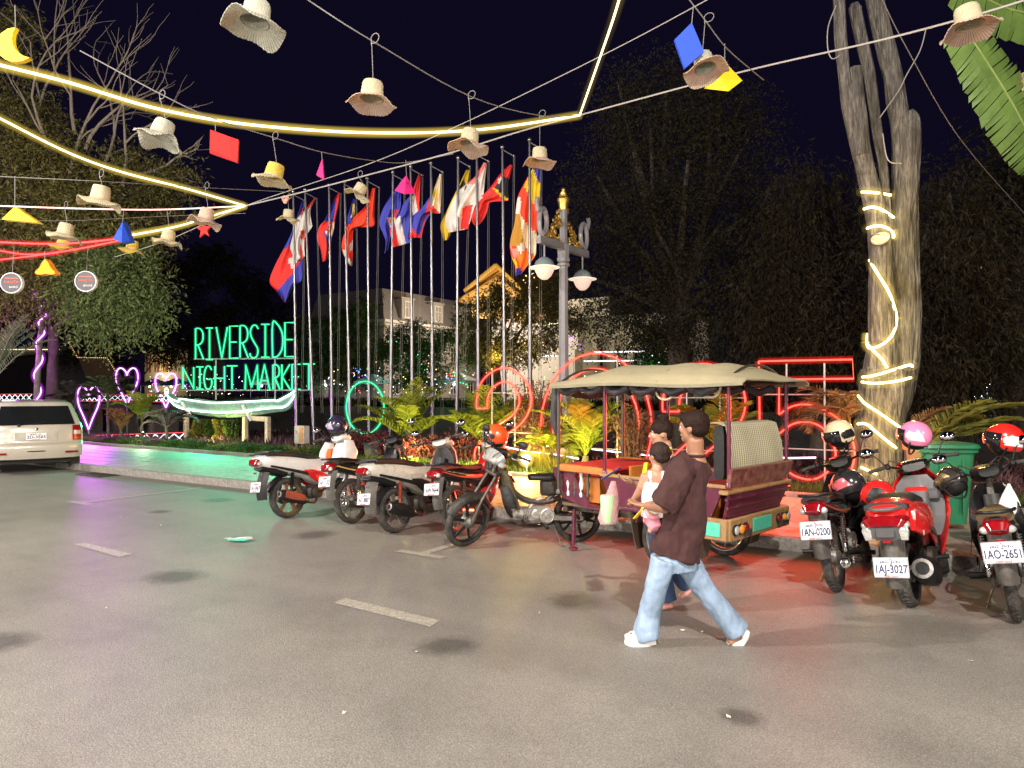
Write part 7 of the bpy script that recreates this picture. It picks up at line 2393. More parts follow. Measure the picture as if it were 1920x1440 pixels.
# ------------------------------------------------------------------ white estate car at the left edge (local x forward, origin under the rear bumper middle)
M_car = mat('pearl_beige_paint', (0.45, 0.42, 0.365), 0.25, 0.1, coat=0.8, var=0.04)
cr = at(68, 888, z=0.0)
ca_ = thing('estate_car', 'pale beige estate car seen from behind, cut by the left edge', 'car', (cr.x, cr.y, 0), R(161))
prof = [(0.02, 0.30), (-0.02, 0.42), (-0.03, 0.55), (0.00, 0.60), (0.04, 0.63), (0.05, 0.80), (0.08, 0.97), (0.20, 1.20), (0.33, 1.40), (0.46, 1.46), (1.2, 1.50), (2.2, 1.44), (2.75, 1.10), (3.0, 0.95), (3.8, 0.86), (4.25, 0.72), (4.35, 0.50), (4.30, 0.28), (3.9, 0.22), (0.5, 0.22)]
prof = spline([V(x, 0, z) for x, z in prof], 3)
cx, cz = 2.1, 0.75
P = []
for yy, f in ((-0.845, 0.90), (-0.835, 0.945), (-0.79, 0.978), (-0.66, 0.994), (-0.35, 1.0), (0, 1.002), (0.35, 1.0), (0.66, 0.994), (0.79, 0.978), (0.835, 0.945), (0.845, 0.90)):
 row = []
 for q in prof:
  tum = 1 - 0.20 * max(0, q.z - 0.95) / 0.5
  x = cx + (q.x - cx) * (f ** 0.55) + 0.10 * (abs(yy) / 0.85) ** 4 * (1 if q.x < 1 else -1)
  row.append((x, yy * tum, cz + (q.z - cz) * f))
 row.append(row[0])
 P.append(row)
mb = MB().grid(P)
mb.f += [list(range(0, len(prof)))[::-1], list(range(10 * (len(prof) + 1), 10 * (len(prof) + 1) + len(prof)))]
mb.mi += [0, 0]
mb.build('body', M_car, ca_, angle=45)


def rearq(z):
 for a, b_ in zip(prof, prof[1:]):
  if a.z <= z <= b_.z and a.x < 1 and b_.z > a.z:
   return a.x + (b_.x - a.x) * (z - a.z) / (b_.z - a.z)
 return 0.0


def rear_patch(name, z0, z1, y0, y1, off, m, th=0.01, nz=6, ny=12, tap=0.0):
 P = []
 for i in range(nz + 1):
  z = z0 + (z1 - z0) * i / nz
  tum = 1 - 0.20 * max(0, z - 0.95) / 0.5
  P.append([(rearq(z) + 0.10 * (abs(y0 + (y1 - y0) * j / ny) / 0.85) ** 4 - off, (y0 + (y1 - y0) * j / ny) * tum * (1 - tap * i / nz), z) for j in range(ny + 1)])
 return MB().grid(P, th=-th).build(name, m, ca_)


rear_patch('rear_window', 0.99, 1.37, -0.70, 0.70, 0.012, M_glassdark)
for s in (-1, 1):
 tl_ = rear_patch('tail_light', 0.66, 0.97, s * 0.64, s * 0.80, 0.016, M_redlens)
 rear_patch('reversing_lens', 0.78, 0.86, s * 0.65, s * 0.79, 0.022, M_clearlens)
 rear_patch('bumper_reflector', 0.40, 0.44, s * 0.50, s * 0.74, 0.012, M_redlens)
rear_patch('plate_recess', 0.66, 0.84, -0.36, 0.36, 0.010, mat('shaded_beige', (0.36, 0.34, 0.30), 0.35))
pl = plate(ca_, rearq(0.75) - 0.022, 0.0, 0.755, R(4), 'ខភ្នំពេញ', '2D-3565', 0.36, 0.145)
MB().sweep([(0.085, 0.30, 0.985), (0.10, -0.05, 1.02), (0.115, -0.18, 1.06)], (0.010, 0.008), n=6, power=3).lathe([(0.03, 0), (0.03, 0.02), (0.015, 0.03)], (0.07, 0.30, 0.985), (-1, 0, 0.2), n=12).build('rear_wiper', M_black, ca_)
MB().lathe([(0.03, 0), (0.03, 0.006), (0.02, 0.009)], (0.042, 0, 0.905), (-1, 0, 0.15), n=16).build('badge', M_chrome, ca_)
MB().sweep([(0.03, -0.62, 0.455), (-0.035, 0, 0.455), (0.03, 0.62, 0.455)], (0.008, 0.012), n=6, power=3).build('bumper_seam', M_black, ca_)
for x in (0.72, 3.45):
 for s in (-1, 1):
  w = MB().lathe([(0.19, -0.09), (0.20, -0.10), (0.29, -0.095), (0.315, -0.07), (0.32, 0), (0.315, 0.07), (0.29, 0.095), (0.20, 0.10), (0.19, 0.09)], (x, s * 0.73, 0.32), (0, 1, 0), n=36, closed=True, caps=False).build('wheel', M_rubber, ca_)
  MB().lathe([(0.01, 0.075), (0.12, 0.07), (0.19, 0.09), (0.195, -0.09), (0.01, -0.07)], (x, s * 0.73, 0.32), (0, s, 0), n=24).build('rim', M_alu, w)
MB().box((2.0, 0, 0.22), (3.4, 1.3, 0.06)).build('underbody', M_black, ca_)
for s in (-1, 1):
 MB().sweep(spline([(2.2, s * 0.80, 1.0), (2.15, s * 0.90, 1.02), (2.15, s * 0.97, 1.03)], 3), [(0.04, 0.05)] * 7, n=10).build('wing_mirror', M_car, ca_)

# ------------------------------------------------------------------ green wheelie bin behind the red scooter
M_bin = mat('green_bin_plastic', (0.02, 0.19, 0.085), 0.42, var=0.12, dirt=(0.10, 0.14, 0.09), dirt_amt=0.3)
bp_ = at(1762, 985, d=8.2)
bp_.z = 0.125
bn = thing('wheelie_bin', 'green plastic wheelie bin behind the red scooter', 'bin', bp_, R(28))
MB().sweep([(0, 0, 0.06), (0, 0, 0.3), (0, 0, 0.86)], [(0.22, 0.20), (0.24, 0.22), (0.29, 0.26)], n=24, power=6, up=(0, 1, 0)).build('body', M_bin, bn)
MB().sweep([(0, 0, 0.86), (0, 0, 0.91)], (0.32, 0.29), n=24, power=6, up=(0, 1, 0)).build('rim', M_bin, bn)
MB().sweep([(0, -0.02, 0.912), (0, -0.02, 0.945), (0, -0.02, 0.96)], [(0.325, 0.31), (0.32, 0.30), (0.29, 0.27)], n=24, power=6, up=(0, 1, 0)).build('lid', M_bin, bn)
MB().tube([(-0.24, 0.33, 0.90), (0.24, 0.33, 0.90)], 0.018, n=8).tube([(-0.2, 0.25, 0.90), (-0.2, 0.33, 0.90)], 0.016, n=6).tube([(0.2, 0.25, 0.90), (0.2, 0.33, 0.90)], 0.016, n=6).build('handle', M_bin, bn)
for s in (-1, 1):
 MB().lathe([(0.02, -0.02), (0.085, -0.025), (0.1, -0.015), (0.1, 0.015), (0.085, 0.025), (0.02, 0.02)], (s * 0.24, 0.20, 0.10), (1, 0, 0), n=20).build('wheel', M_rubber, bn)
 MB().box((s * 0.12, -0.262, 0.5), (0.015, 0.03, 0.6)).build('rib', M_bin, bn)

# ------------------------------------------------------------------ people
M_skin = mat('skin', (0.30, 0.145, 0.085), 0.5, var=0.06)
M_skinlt = mat('light_skin', (0.40, 0.21, 0.135), 0.5, var=0.06)
M_hair = mat('dark_brown_hair', (0.018, 0.009, 0.007), 0.7, var=0.35, scale=40, bump=0.2, bscale=60, spec=0.12)
M_eye = mat('eye_white', (0.7, 0.68, 0.65), 0.2)
M_iris = mat('dark_iris', (0.02, 0.012, 0.01), 0.1)
M_lip = mat('lips', (0.42, 0.13, 0.11), 0.45)
M_tee = mat('maroon_cotton', (0.042, 0.013, 0.013), 0.9, var=0.12, scale=5, bump=0.5, bscale=14)
M_jean = mat('light_denim', (0.25, 0.345, 0.48), 0.88, var=0.30, scale=4, bump=0.35, bscale=300)
M_jeandk = mat('dark_denim', (0.03, 0.06, 0.14), 0.85, var=0.25, scale=6, bump=0.3, bscale=200)
M_shoe = mat('white_shoe', (0.70, 0.69, 0.67), 0.55, var=0.08)


def blob(name, mb, m, parent, voxel=0.009, smooth=6, wrinkle=0.0, wscale=9.0):
 """weld overlapping volumes into one continuous surface"""
 me = bpy.data.meshes.new(name)
 me.from_pydata(mb.v, [], mb.f)
 o = bpy.data.objects.new(name, me)
 COL.objects.link(o)
 r = o.modifiers.new('remesh', 'REMESH')
 r.mode = 'VOXEL'
 r.voxel_size = voxel
 if smooth:
  s = o.modifiers.new('smooth', 'SMOOTH')
  s.factor = 0.5
  s.iterations = smooth
 dg = bpy.context.evaluated_depsgraph_get()
 me2 = bpy.data.meshes.new_from_object(o.evaluated_get(dg))
 bpy.data.objects.remove(o)
 bpy.data.meshes.remove(me)
 me2.name = name
 if wrinkle:
  nrm = [v.normal.copy() for v in me2.vertices]
  for v, n_ in zip(me2.vertices, nrm):
   p = v.co
   w = mnoise.noise((p.x * wscale, p.y * wscale, p.z * wscale * 0.55)) + 0.5 * mnoise.noise((p.x * wscale * 2.3 + 5, p.y * wscale * 2.3, p.z * wscale * 1.6))
   v.co = p + n_ * (wrinkle * w)
 me2.materials.clear()
 me2.materials.append(m)
 me2.polygons.foreach_set('use_smooth', [True] * len(me2.polygons))
 me2.update()
 return link(name, me2, parent)


def hrot(f, up=V(0, 0, 1)):
 f = Vector(f).normalized()
 s = up.cross(f).normalized()
 u = f.cross(s)
 return Matrix((f, s, u)).transposed()


def add_head(mb, c, f, h):
 """skull, jaw, nose, ears; c = centre of the head, h = head height"""
 M = hrot(f)
 q = lambda x, y, z: c + M @ V(x * h, y * h, z * h)
 mb.ell(q(-0.03, 0, 0.08), (0.40 * h, 0.335 * h, 0.40 * h), M, 20, 14)
 mb.ell(q(0.10, 0, -0.15), (0.27 * h, 0.26 * h, 0.33 * h), M, 18, 12)
 mb.ell(q(0.25, 0, -0.36), (0.11 * h, 0.13 * h, 0.10 * h), M, 12, 8)
 mb.sweep([q(0.36, 0, 0.04), q(0.42, 0, -0.06), q(0.44, 0, -0.12)], [(0.035 * h, 0.04 * h), (0.05 * h, 0.05 * h), (0.06 * h, 0.04 * h)], n=8)
 for s in (-1, 1):
  mb.ell(q(-0.03, s * 0.335, -0.04), (0.075 * h, 0.03 * h, 0.12 * h), M, 10, 8)
  mb.ell(q(0.30, s * 0.13, 0.08), (0.08 * h, 0.11 * h, 0.05 * h), M, 10, 6)
  mb.ell(q(0.26, s * 0.16, -0.10), (0.10 * h, 0.10 * h, 0.09 * h), M, 10, 6)
 return M, q


def face(t, q, M, h):
 for s in (-1, 1):
  e = MB().ell(q(0.318, s * 0.135, 0.005), 0.048 * h, nu=12, nv=8).build('eye', M_eye, t)
  MB().ell(q(0.352, s * 0.14, 0.005), 0.026 * h, nu=10, nv=6).build('iris', M_iris, e)
  MB().sweep([q(0.385, s * 0.06, 0.10), q(0.385, s * 0.14, 0.125), q(0.345, s * 0.22, 0.10)], 0.014 * h, n=6).build('eyebrow', M_hair, t)
 MB().sweep([q(0.335, -0.09, -0.235), q(0.375, 0, -0.23), q(0.335, 0.09, -0.235)], [(0.015 * h, 0.012 * h), (0.03 * h, 0.035 * h), (0.015 * h, 0.012 * h)], n=8).build('mouth', M_lip, t)


def add_hand(mb, wrist, d, palm_n, size=0.16, curl=0.5, thumb=1, spread=0.12):
 """palm and five separate bent fingers; d = pointing direction, palm_n = direction the palm faces"""
 d = Vector(d).normalized()
 n = Vector(palm_n)
 n = (n - d * n.dot(d)).normalized()
 s = d.cross(n)
 L = size
 pc = wrist + d * L * 0.5
 mb.sweep([wrist - d * L * 0.05, wrist + d * L * 0.2, wrist + d * L * 0.5], [(L * 0.14, L * 0.10), (L * 0.21, L * 0.095), (L * 0.22, L * 0.075)], n=12, power=2.6, up=n)
 for k, (off, ln) in enumerate(((-0.165, 0.42), (-0.055, 0.48), (0.055, 0.45), (0.16, 0.36))):
  b = wrist + d * L * 0.48 + s * (off * L)
  dd = (d + s * off * spread * 3).normalized()
  pts = [b]
  a = 0.0
  for j, f in enumerate((0.45, 0.32, 0.25)):
   a += curl * (0.55 + 0.25 * j)
   pts.append(pts[-1] + (dd * math.cos(a) + n * math.sin(a)) * ln * L * f)
  mb.tube(pts, [L * 0.052, L * 0.048, L * 0.043, L * 0.036], n=8)
 b = wrist + d * L * 0.14 + s * (-0.2 * L * thumb)
 dt = (d * 0.75 - s * 0.75 * thumb + n * 0.35).normalized()
 mb.tube([b - dt * L * 0.06, b + dt * L * 0.16, b + (dt * 0.8 + d * 0.35 + n * 0.15).normalized() * L * 0.34, b + (dt * 0.65 + d * 0.6 + n * 0.2).normalized() * L * 0.46], [L * 0.075, L * 0.065, L * 0.055, L * 0.042], n=8)


right = CAM_M @ V(1, 0, 0)
fwd = V(-math.sin(YAW), math.cos(YAW), 0)


# ---- man walking left, carrying the child on his far-left arm
D0 = 4.72
mo = at(1290, 1205, d=D0)
mo.z = 0
man = thing('person', 'person in an oversized maroon T-shirt and wide pale jeans carrying a small child', 'person', mo)
km = lambda x, y, dd=0.0: at(x, y, d=D0 + dd) - mo
hf = (-right * 0.80 + fwd * 0.62).normalized()      # head turned left and away
hc = km(1300, 801, 0.02)
body = MB()
MH, qh = add_head(body, hc, hf, 0.225)
body.tube([km(1303, 822, 0.02), km(1304, 850, 0.03), km(1304, 868, 0.02)], [0.058, 0.055, 0.075], n=12)
hipL, hipR = km(1245, 1045, -0.05), km(1283, 1045, 0.08)
body.sweep([km(1299, 862, 0.02), km(1291, 885, 0.02), km(1283, 930, 0.02), km(1273, 985, 0.02), km(1266, 1030, 0.02), km(1264, 1060, 0.02)],
   [(0.085, 0.06), (0.125, 0.08), (0.125, 0.09), (0.11, 0.085), (0.105, 0.085), (0.10, 0.08)], n=20, power=2.3, up=tuple(fwd))
# near (left) arm: upper arm down and forward, forearm across below the child; far arm mirrored
el, wr = km(1250, 950, -0.17), km(1212, 948, -0.02)
body.tube([km(1276, 878, -0.10), km(1264, 910, -0.15), el], [0.062, 0.052, 0.045], n=12)
body.tube([el, el.lerp(wr, 0.5), wr], [0.045, 0.04, 0.028], n=12)
add_hand(body, wr, (km(1190, 944, 0.06) - wr), V(0, 0, 1), 0.16, 0.35, -1)
el2, wr2 = km(1270, 955, 0.30), km(1232, 925, 0.28)
body.tube([km(1316, 880, 0.16), km(1295, 915, 0.26), el2], [0.06, 0.05, 0.045], n=12)
body.tube([el2, el2.lerp(wr2, 0.5), wr2], [0.043, 0.038, 0.028], n=12)
add_hand(body, wr2, (km(1205, 905, 0.2) - wr2), -fwd, 0.16, 0.4, 1)
# legs
kn1, an1 = km(1226, 1112, -0.02), km(1212, 1182, 0.0)
kn2, an2 = km(1328, 1115, 0.04), km(1382, 1178, 0.02)
body.tube([hipL, kn1, an1], [0.065, 0.048, 0.036], n=12)
body.tube([hipR, kn2, an2], [0.065, 0.048, 0.036], n=12)
body.sweep([an1, km(1206, 1196, 0), km(1180, 1198, 0.0)], [(0.04, 0.035), (0.042, 0.035), (0.035, 0.02)], n=10)
body.sweep([an2, km(1385, 1192, 0), km(1366, 1206, 0.0)], [(0.04, 0.035), (0.042, 0.035), (0.035, 0.02)], n=10)
blob('body', body, M_skin, man, 0.0075, 4)
face(man, qh, MH, 0.225)
hair = MB()
hair.ell(qh(-0.07, 0, 0.16), (0.42 * 0.225, 0.385 * 0.225, 0.37 * 0.225), MH, 20, 12)
hair.ell(qh(-0.16, 0, -0.02), (0.31 * 0.225, 0.345 * 0.225, 0.28 * 0.225), MH, 18, 10)
hair.ell(qh(0.18, 0, 0.28), (0.24 * 0.225, 0.30 * 0.225, 0.15 * 0.225), MH, 14, 8)
random.seed(21)
for k in range(60):
 a, b_ = random.uniform(0, 2 * PI), random.uniform(-0.25, 1.3)
 d_ = V(math.cos(a) * math.cos(b_) - 0.1, math.sin(a) * math.cos(b_), math.sin(b_))
 if d_.x > 0.45 and d_.z < 0.5:
  continue
 p0 = qh(-0.06 + 0.36 * d_.x, 0.33 * d_.y, 0.13 + 0.34 * d_.z)
 hair.tube([p0, p0 + MH @ V(d_.x * 0.012 + 0.012, d_.y * 0.014, d_.z * 0.010 - 0.004)], [0.014, 0.007], n=5)
blob('hair', hair, M_hair, man, 0.006, 2, 0.002, 60)
tee = MB()
tee.sweep([km(1300, 856, 0.02), km(1295, 868, 0.02), km(1288, 890, 0.02), km(1281, 935, 0.0), km(1277, 985, 0.0), km(1269, 1020, 0.0), km(1264, 1043, 0.0)],
   [(0.078, 0.065), (0.138, 0.09), (0.152, 0.11), (0.152, 0.118), (0.152, 0.125), (0.157, 0.135), (0.160, 0.138)], n=26, power=2.5, up=tuple(fwd))
tee.sweep([km(1282, 876, -0.08), km(1268, 905, -0.14), km(1250, 938, -0.17), km(1241, 950, -0.17)], [(0.085, 0.08), (0.095, 0.09), (0.10, 0.095), (0.102, 0.095)], n=16)
tee.sweep([km(1312, 876, 0.12), km(1296, 910, 0.24), km(1278, 940, 0.29)], [(0.085, 0.08), (0.09, 0.085), (0.09, 0.085)], n=16)
blob('shirt', tee, M_tee, man, 0.009, 2, 0.022, 10)
MB().lathe([(0.066, 0), (0.072, 0.008), (0.066, 0.018), (0.060, 0.016)], km(1304, 856, 0.02), V(0.02, 0, 1), n=24, caps=False).build('collar', M_tee, man)
jn = MB()
jn.sweep([km(1266, 1022, 0.0), km(1265, 1045, 0.0), km(1265, 1068, 0.0)], [(0.125, 0.105), (0.145, 0.122), (0.135, 0.115)], n=20, power=2.4, up=tuple(fwd))
jn.sweep([km(1246, 1048, -0.05), km(1236, 1080, -0.05), km(1226, 1115, -0.03), km(1217, 1150, 0), km(1212, 1186, 0), km(1214, 1196, 0)], [(0.088, 0.10), (0.076, 0.085), (0.068, 0.074), (0.072, 0.078), (0.084, 0.088), (0.082, 0.086)], n=18, up=tuple(fwd))
jn.sweep([km(1284, 1048, 0.07), km(1305, 1082, 0.07), km(1328, 1116, 0.05), km(1352, 1146, 0.03), km(1377, 1176, 0.02), km(1383, 1184, 0.02)], [(0.088, 0.10), (0.08, 0.086), (0.070, 0.076), (0.072, 0.078), (0.084, 0.09), (0.082, 0.086)], n=18, up=tuple(fwd))
blob('jeans', jn, M_jean, man, 0.008, 2, 0.010, 15)
for a, b_, c_ in ((km(1228, 1190, 0), km(1205, 1194, 0), km(1172, 1198, 0)), (km(1396, 1178, 0.02), km(1386, 1196, 0.02), km(1366, 1213, 0.02))):
 sh = MB().sweep([a, a.lerp(b_, 0.5), b_, b_.lerp(c_, 0.6), c_], [(0.035, 0.04), (0.048, 0.052), (0.052, 0.052), (0.056, 0.042), (0.036, 0.024)], n=14, power=2.6, up=tuple(fwd) if False else (0, 0, 1))
 o_ = blob('shoe', sh, M_shoe, man, 0.006, 3)
 dn = V(0, 0, -0.040)
 MB().sweep([a + dn, b_ + dn * 1.05, b_.lerp(c_, 0.6) + dn * 0.85, c_ + dn * 0.5], [(0.042, 0.016), (0.055, 0.018), (0.058, 0.017), (0.036, 0.012)], n=12, power=3.5).build('sole', M_shoe, o_)
 mb = MB()
 for k in range(5):
  p = b_.lerp(c_, 0.25 + 0.14 * k) + V(0, 0, 0.046 - 0.004 * k) + fwd * (0.02 * (-1) ** k)
  mb.ell(p, 0.011, nu=8, nv=5)
 mb.build('charm', mat('shoe_charm', (0.12, 0.11, 0.11), 0.4), o_)

# ---- woman behind, phone in hand
D1 = 5.5
wo = at(1262, 1135, d=D1)
wo.z = 0
wom = thing('person', 'person with a hair bun and blue jeans walking behind, holding out a phone', 'person', wo)
kw = lambda x, y, dd=0.0: at(x, y, d=D1 + dd) - wo
body = MB()
hc = kw(1240, 812, 0)
hfw = (-right * 0.96 + fwd * 0.12 - V(0, 0, 0.12)).normalized()
MW, qw = add_head(body, hc, hfw, 0.215)
body.tube([kw(1246, 830), kw(1251, 850), kw(1254, 864)], [0.048, 0.047, 0.06], n=12)
body.sweep([kw(1254, 858, 0.02), kw(1254, 880, 0.02), kw(1252, 920, 0.02), kw(1249, 960, 0.02), kw(1248, 1000, 0.02)], [(0.08, 0.06), (0.15, 0.09), (0.135, 0.095), (0.115, 0.09), (0.145, 0.105)], n=18, power=2.3, up=tuple(-right))
el, wr = kw(1238, 925, -0.16), kw(1190, 906, -0.22)
body.tube([kw(1250, 878, -0.14), kw(1246, 905, -0.18), el], [0.048, 0.042, 0.036], n=10)
body.tube([el, el.lerp(wr, 0.5), wr], [0.036, 0.032, 0.023], n=10)
add_hand(body, wr, kw(1150, 896, -0.24) - wr, V(0, 0, 1), 0.165, 0.55, 1)
el2, wr2 = kw(1258, 935, 0.22), kw(1225, 950, 0.2)
body.tube([kw(1258, 880, 0.16), kw(1262, 910, 0.21), el2], [0.047, 0.042, 0.036], n=10)
body.tube([el2, wr2], [0.036, 0.024], n=10)
add_hand(body, wr2, kw(1200, 965, 0.18) - wr2, -fwd, 0.155, 0.5, 1)
kn1, an1, kn2, an2 = kw(1238, 1062, -0.06), kw(1252, 1122, -0.02), kw(1258, 1058, 0.08), kw(1290, 1098, 0.08)
body.tube([kw(1242, 1005, -0.07), kn1, an1], [0.08, 0.055, 0.035], n=10)
body.tube([kw(1256, 1005, 0.08), kn2, an2], [0.08, 0.055, 0.035], n=10)
body.sweep([an1, kw(1248, 1132, 0), kw(1228, 1136, 0)], [(0.035, 0.03), (0.036, 0.03), (0.03, 0.015)], n=10)
body.sweep([an2, kw(1290, 1108, 0.08), kw(1276, 1116, 0.08)], [(0.035, 0.03), (0.036, 0.03), (0.03, 0.015)], n=10)
blob('body', body, M_skinlt, wom, 0.0075, 3)
face(wom, qw, MW, 0.215)
hair = MB()
hair.ell(qw(-0.04, 0, 0.16), (0.42 * 0.215, 0.38 * 0.215, 0.36 * 0.215), MW, 18, 12)
hair.ell(qw(-0.20, 0, -0.04), (0.22 * 0.215, 0.30 * 0.215, 0.24 * 0.215), MW, 16, 10)
hair.ell(qw(-0.16, 0, 0.56), (0.17 * 0.215, 0.18 * 0.215, 0.16 * 0.215), MW, 14, 8)
hair.ell(qw(-0.14, 0, 0.46), (0.12 * 0.215, 0.12 * 0.215, 0.08 * 0.215), MW, 14, 8)
blob('hair', hair, M_hair, wom, 0.006, 2, 0.003, 50)
tp = MB()
tp.sweep([kw(1254, 856, 0.02), kw(1255, 870, 0.02), kw(1254, 900, 0.02), kw(1252, 950, 0.02), kw(1249, 990, 0.02)], [(0.07, 0.06), (0.15, 0.095), (0.158, 0.115), (0.145, 0.11), (0.155, 0.12)], n=20, power=2.4, up=tuple(-right))
tp.sweep([kw(1253, 874, -0.12), kw(1248, 900, -0.17), kw(1243, 915, -0.165)], [(0.065, 0.065), (0.066, 0.066), (0.066, 0.066)], n=12)
tp.sweep([kw(1258, 874, 0.14), kw(1260, 905, 0.20)], [(0.065, 0.065), (0.066, 0.066)], n=12)
blob('top', tp, mat('black_brown_cotton', (0.035, 0.014, 0.015), 0.9, bump=0.4, bscale=14), wom, 0.010, 4, 0.008, 9)
jn = MB()
jn.sweep([kw(1249, 985, 0.02), kw(1249, 1005, 0.02), kw(1249, 1022, 0.02)], [(0.14, 0.115), (0.155, 0.125), (0.13, 0.1)], n=18, power=2.4, up=tuple(-right))
jn.sweep([kw(1241, 1005, -0.06), kn1, kw(1246, 1095, -0.03), kw(1252, 1126, -0.02)], [(0.1, 0.1), (0.078, 0.078), (0.07, 0.07), (0.072, 0.072)], n=14)
jn.sweep([kw(1256, 1005, 0.08), kn2, kw(1275, 1080, 0.08), kw(1290, 1098, 0.08)], [(0.1, 0.1), (0.078, 0.078), (0.07, 0.07), (0.07, 0.07)], n=14)
blob('jeans', jn, M_jeandk, wom, 0.010, 3, 0.008, 9)
for a, c_ in ((kw(1260, 1134, -0.02), kw(1228, 1140, -0.02)), (kw(1297, 1104, 0.08), kw(1274, 1119, 0.08))):
 sh = MB().sweep([a, a.lerp(c_, 0.5), c_], [(0.034, 0.02), (0.042, 0.024), (0.034, 0.012)], n=12, power=2.6)
 blob('sandal', sh, mat('pink_sandal', (0.55, 0.25, 0.22), 0.6), wom, 0.006, 1)

ph = kw(1146, 888, -0.26) + wo
t = thing('phone', 'dark blue phone held out by the person with the hair bun', 'phone', ph)
Mp = hrot(-right * 0.7 + V(0, 0, -0.5) + fwd * 0.3)
MB().box((0, 0, 0), (0.16, 0.078, 0.010), Mp, ch=0.004).build('case', mat('blue_case', (0.03, 0.035, 0.12), 0.3), t)
MB().box(Mp @ V(0, 0, 0.0056), (0.148, 0.068, 0.002), Mp).build('screen', emit('phone_screen', (0.20, 0.22, 0.45), 0.5), t)

# drink in a pink carrier hanging from her hand
cpx = kw(1141, 945, -0.26) + wo
t = thing('drink_bag', 'thin pink carrier bag with a green iced drink hanging under the phone', 'bag', cpx)
kd = lambda x, y, dd=0: at(x, y, d=D1 - 0.26 + dd) - cpx
mpk = mat('thin_pink_plastic', (0.75, 0.42, 0.42), 0.35, bump=0.6, bscale=20)
b_ = mpk.node_tree.nodes['Principled BSDF']
b_.inputs['Alpha'].default_value = 0.38
Pg = []
for y, w_ in ((902, 4), (912, 6), (925, 10), (940, 14), (955, 16), (972, 17), (982, 15)):
 c_ = kd(1150 - (y - 902) * 0.13, y)
 Pg.append([c_ + right * (w_ * D1 / F * math.cos(a) * (1 + 0.12 * math.sin(3 * a + y))) + fwd * (0.6 * w_ * D1 / F * math.sin(a)) for a in [2 * PI * k / 18 for k in range(19)]])
MB().grid(Pg, th=0.002).build('bag', mpk, t)
mgd = mat('green_drink', (0.42, 0.68, 0.36), 0.3, var=0.1)
MB().lathe([(0.040, 0), (0.046, 0.02), (0.054, 0.19), (0.05, 0.2)], kd(1139, 980) , (0, 0, 1), n=20).build('cup', mgd, t)

# ---- small child on the arm
co = at(1230, 900, d=D0 + 0.06)
ch = thing('person', 'small child with tied hair and a white floral dress carried against the maroon shirt', 'person', co)
kc = lambda x, y, dd=0.0: at(x, y, d=D0 + dd) - co
body = MB()
hcf = (-right * 0.45 + fwd * 0.88 - V(0, 0, 0.1)).normalized()
MC, qc = add_head(body, kc(1235, 853, 0.06), hcf, 0.175)
body.tube([kc(1234, 872, 0.06), kc(1231, 885, 0.05)], [0.036, 0.038], n=10)
body.sweep([kc(1230, 882, 0.05), kc(1229, 892, 0.05), kc(1230, 915, 0.04), kc(1232, 945, 0.02), kc(1233, 962, 0.02)], [(0.05, 0.045), (0.085, 0.06), (0.085, 0.065), (0.088, 0.075), (0.085, 0.07)], n=16, power=2.3, up=tuple(fwd))
body.tube([kc(1211, 890, 0.04), kc(1203, 912, 0.06), kc(1196, 926, 0.10), kc(1186, 940, 0.16)], [0.033, 0.030, 0.026, 0.019], n=10)
add_hand(body, kc(1186, 940, 0.16), kc(1176, 950, 0.2) - kc(1186, 940, 0.16), fwd, 0.075, 0.5, 1)
body.tube([kc(1250, 888, 0.03), kc(1262, 905, 0.10), kc(1262, 890, 0.2)], [0.032, 0.028, 0.02], n=10)
add_hand(body, kc(1262, 890, 0.2), V(0, 0, 1) + fwd, -right, 0.075, 0.6, 1)
body.tube([kc(1226, 955, -0.04), kc(1218, 975, 0.06), kc(1224, 990, -0.02)], [0.05, 0.042, 0.028], n=10)
body.tube([kc(1238, 958, 0.06), kc(1246, 975, 0.16), kc(1240, 1000, 0.14)], [0.05, 0.042, 0.028], n=10)
body.sweep([kc(1224, 990, -0.02), kc(1216, 998, -0.02)], [(0.024, 0.022), (0.02, 0.014)], n=8)
blob('body', body, M_skinlt, ch, 0.0065, 3)
face(ch, qc, MC, 0.175)
hair = MB()
hair.ell(qc(-0.09, 0, 0.12), (0.41 * 0.175, 0.39 * 0.175, 0.38 * 0.175), MC, 18, 12)
hair.ell(qc(-0.2, 0, -0.08), (0.25 * 0.175, 0.33 * 0.175, 0.25 * 0.175), MC, 16, 10)
hair.ell(qc(-0.1, -0.42, 0.08), (0.12 * 0.175, 0.13 * 0.175, 0.18 * 0.175), MC, 10, 8)
blob('hair', hair, mat('brown_hair', (0.025, 0.013, 0.009), 0.6, spec=0.25, var=0.35, scale=30, bump=0.7, bscale=120), ch, 0.006, 2, 0.003, 60)
MB().ell(qc(-0.12, -0.42, 0.22), (0.022, 0.022, 0.012), MC, 10, 6).build('hair_tie', mat('yellow_tie', (0.7, 0.5, 0.03), 0.5), ch)
ds = MB()
ds.sweep([kc(1230, 906, 0.05), kc(1230, 920, 0.04), kc(1231, 945, 0.02), kc(1232, 968, 0.02)], [(0.092, 0.07), (0.094, 0.075), (0.098, 0.082), (0.105, 0.085)], n=18, power=2.4, up=tuple(fwd))
mfl = mat('floral_cotton', (0.70, 0.66, 0.62), 0.85, var=0.05, dirt=(0.62, 0.14, 0.22), dirt_amt=0.05, scale=14)
blob('dress', ds, mfl, ch, 0.008, 3, 0.006, 14)
for s, (xa, xb) in ((-1, (1221, 1219)), (1, (1240, 1243))):
 MB().sweep(spline([kc(xa, 910, -0.025), kc(xb, 893, -0.022), kc(xb, 884, 0.03), kc(xa, 890, 0.11)], 4), (0.012, 0.005), n=8, power=3).build('dress_strap', mfl, ch)
pj = MB()
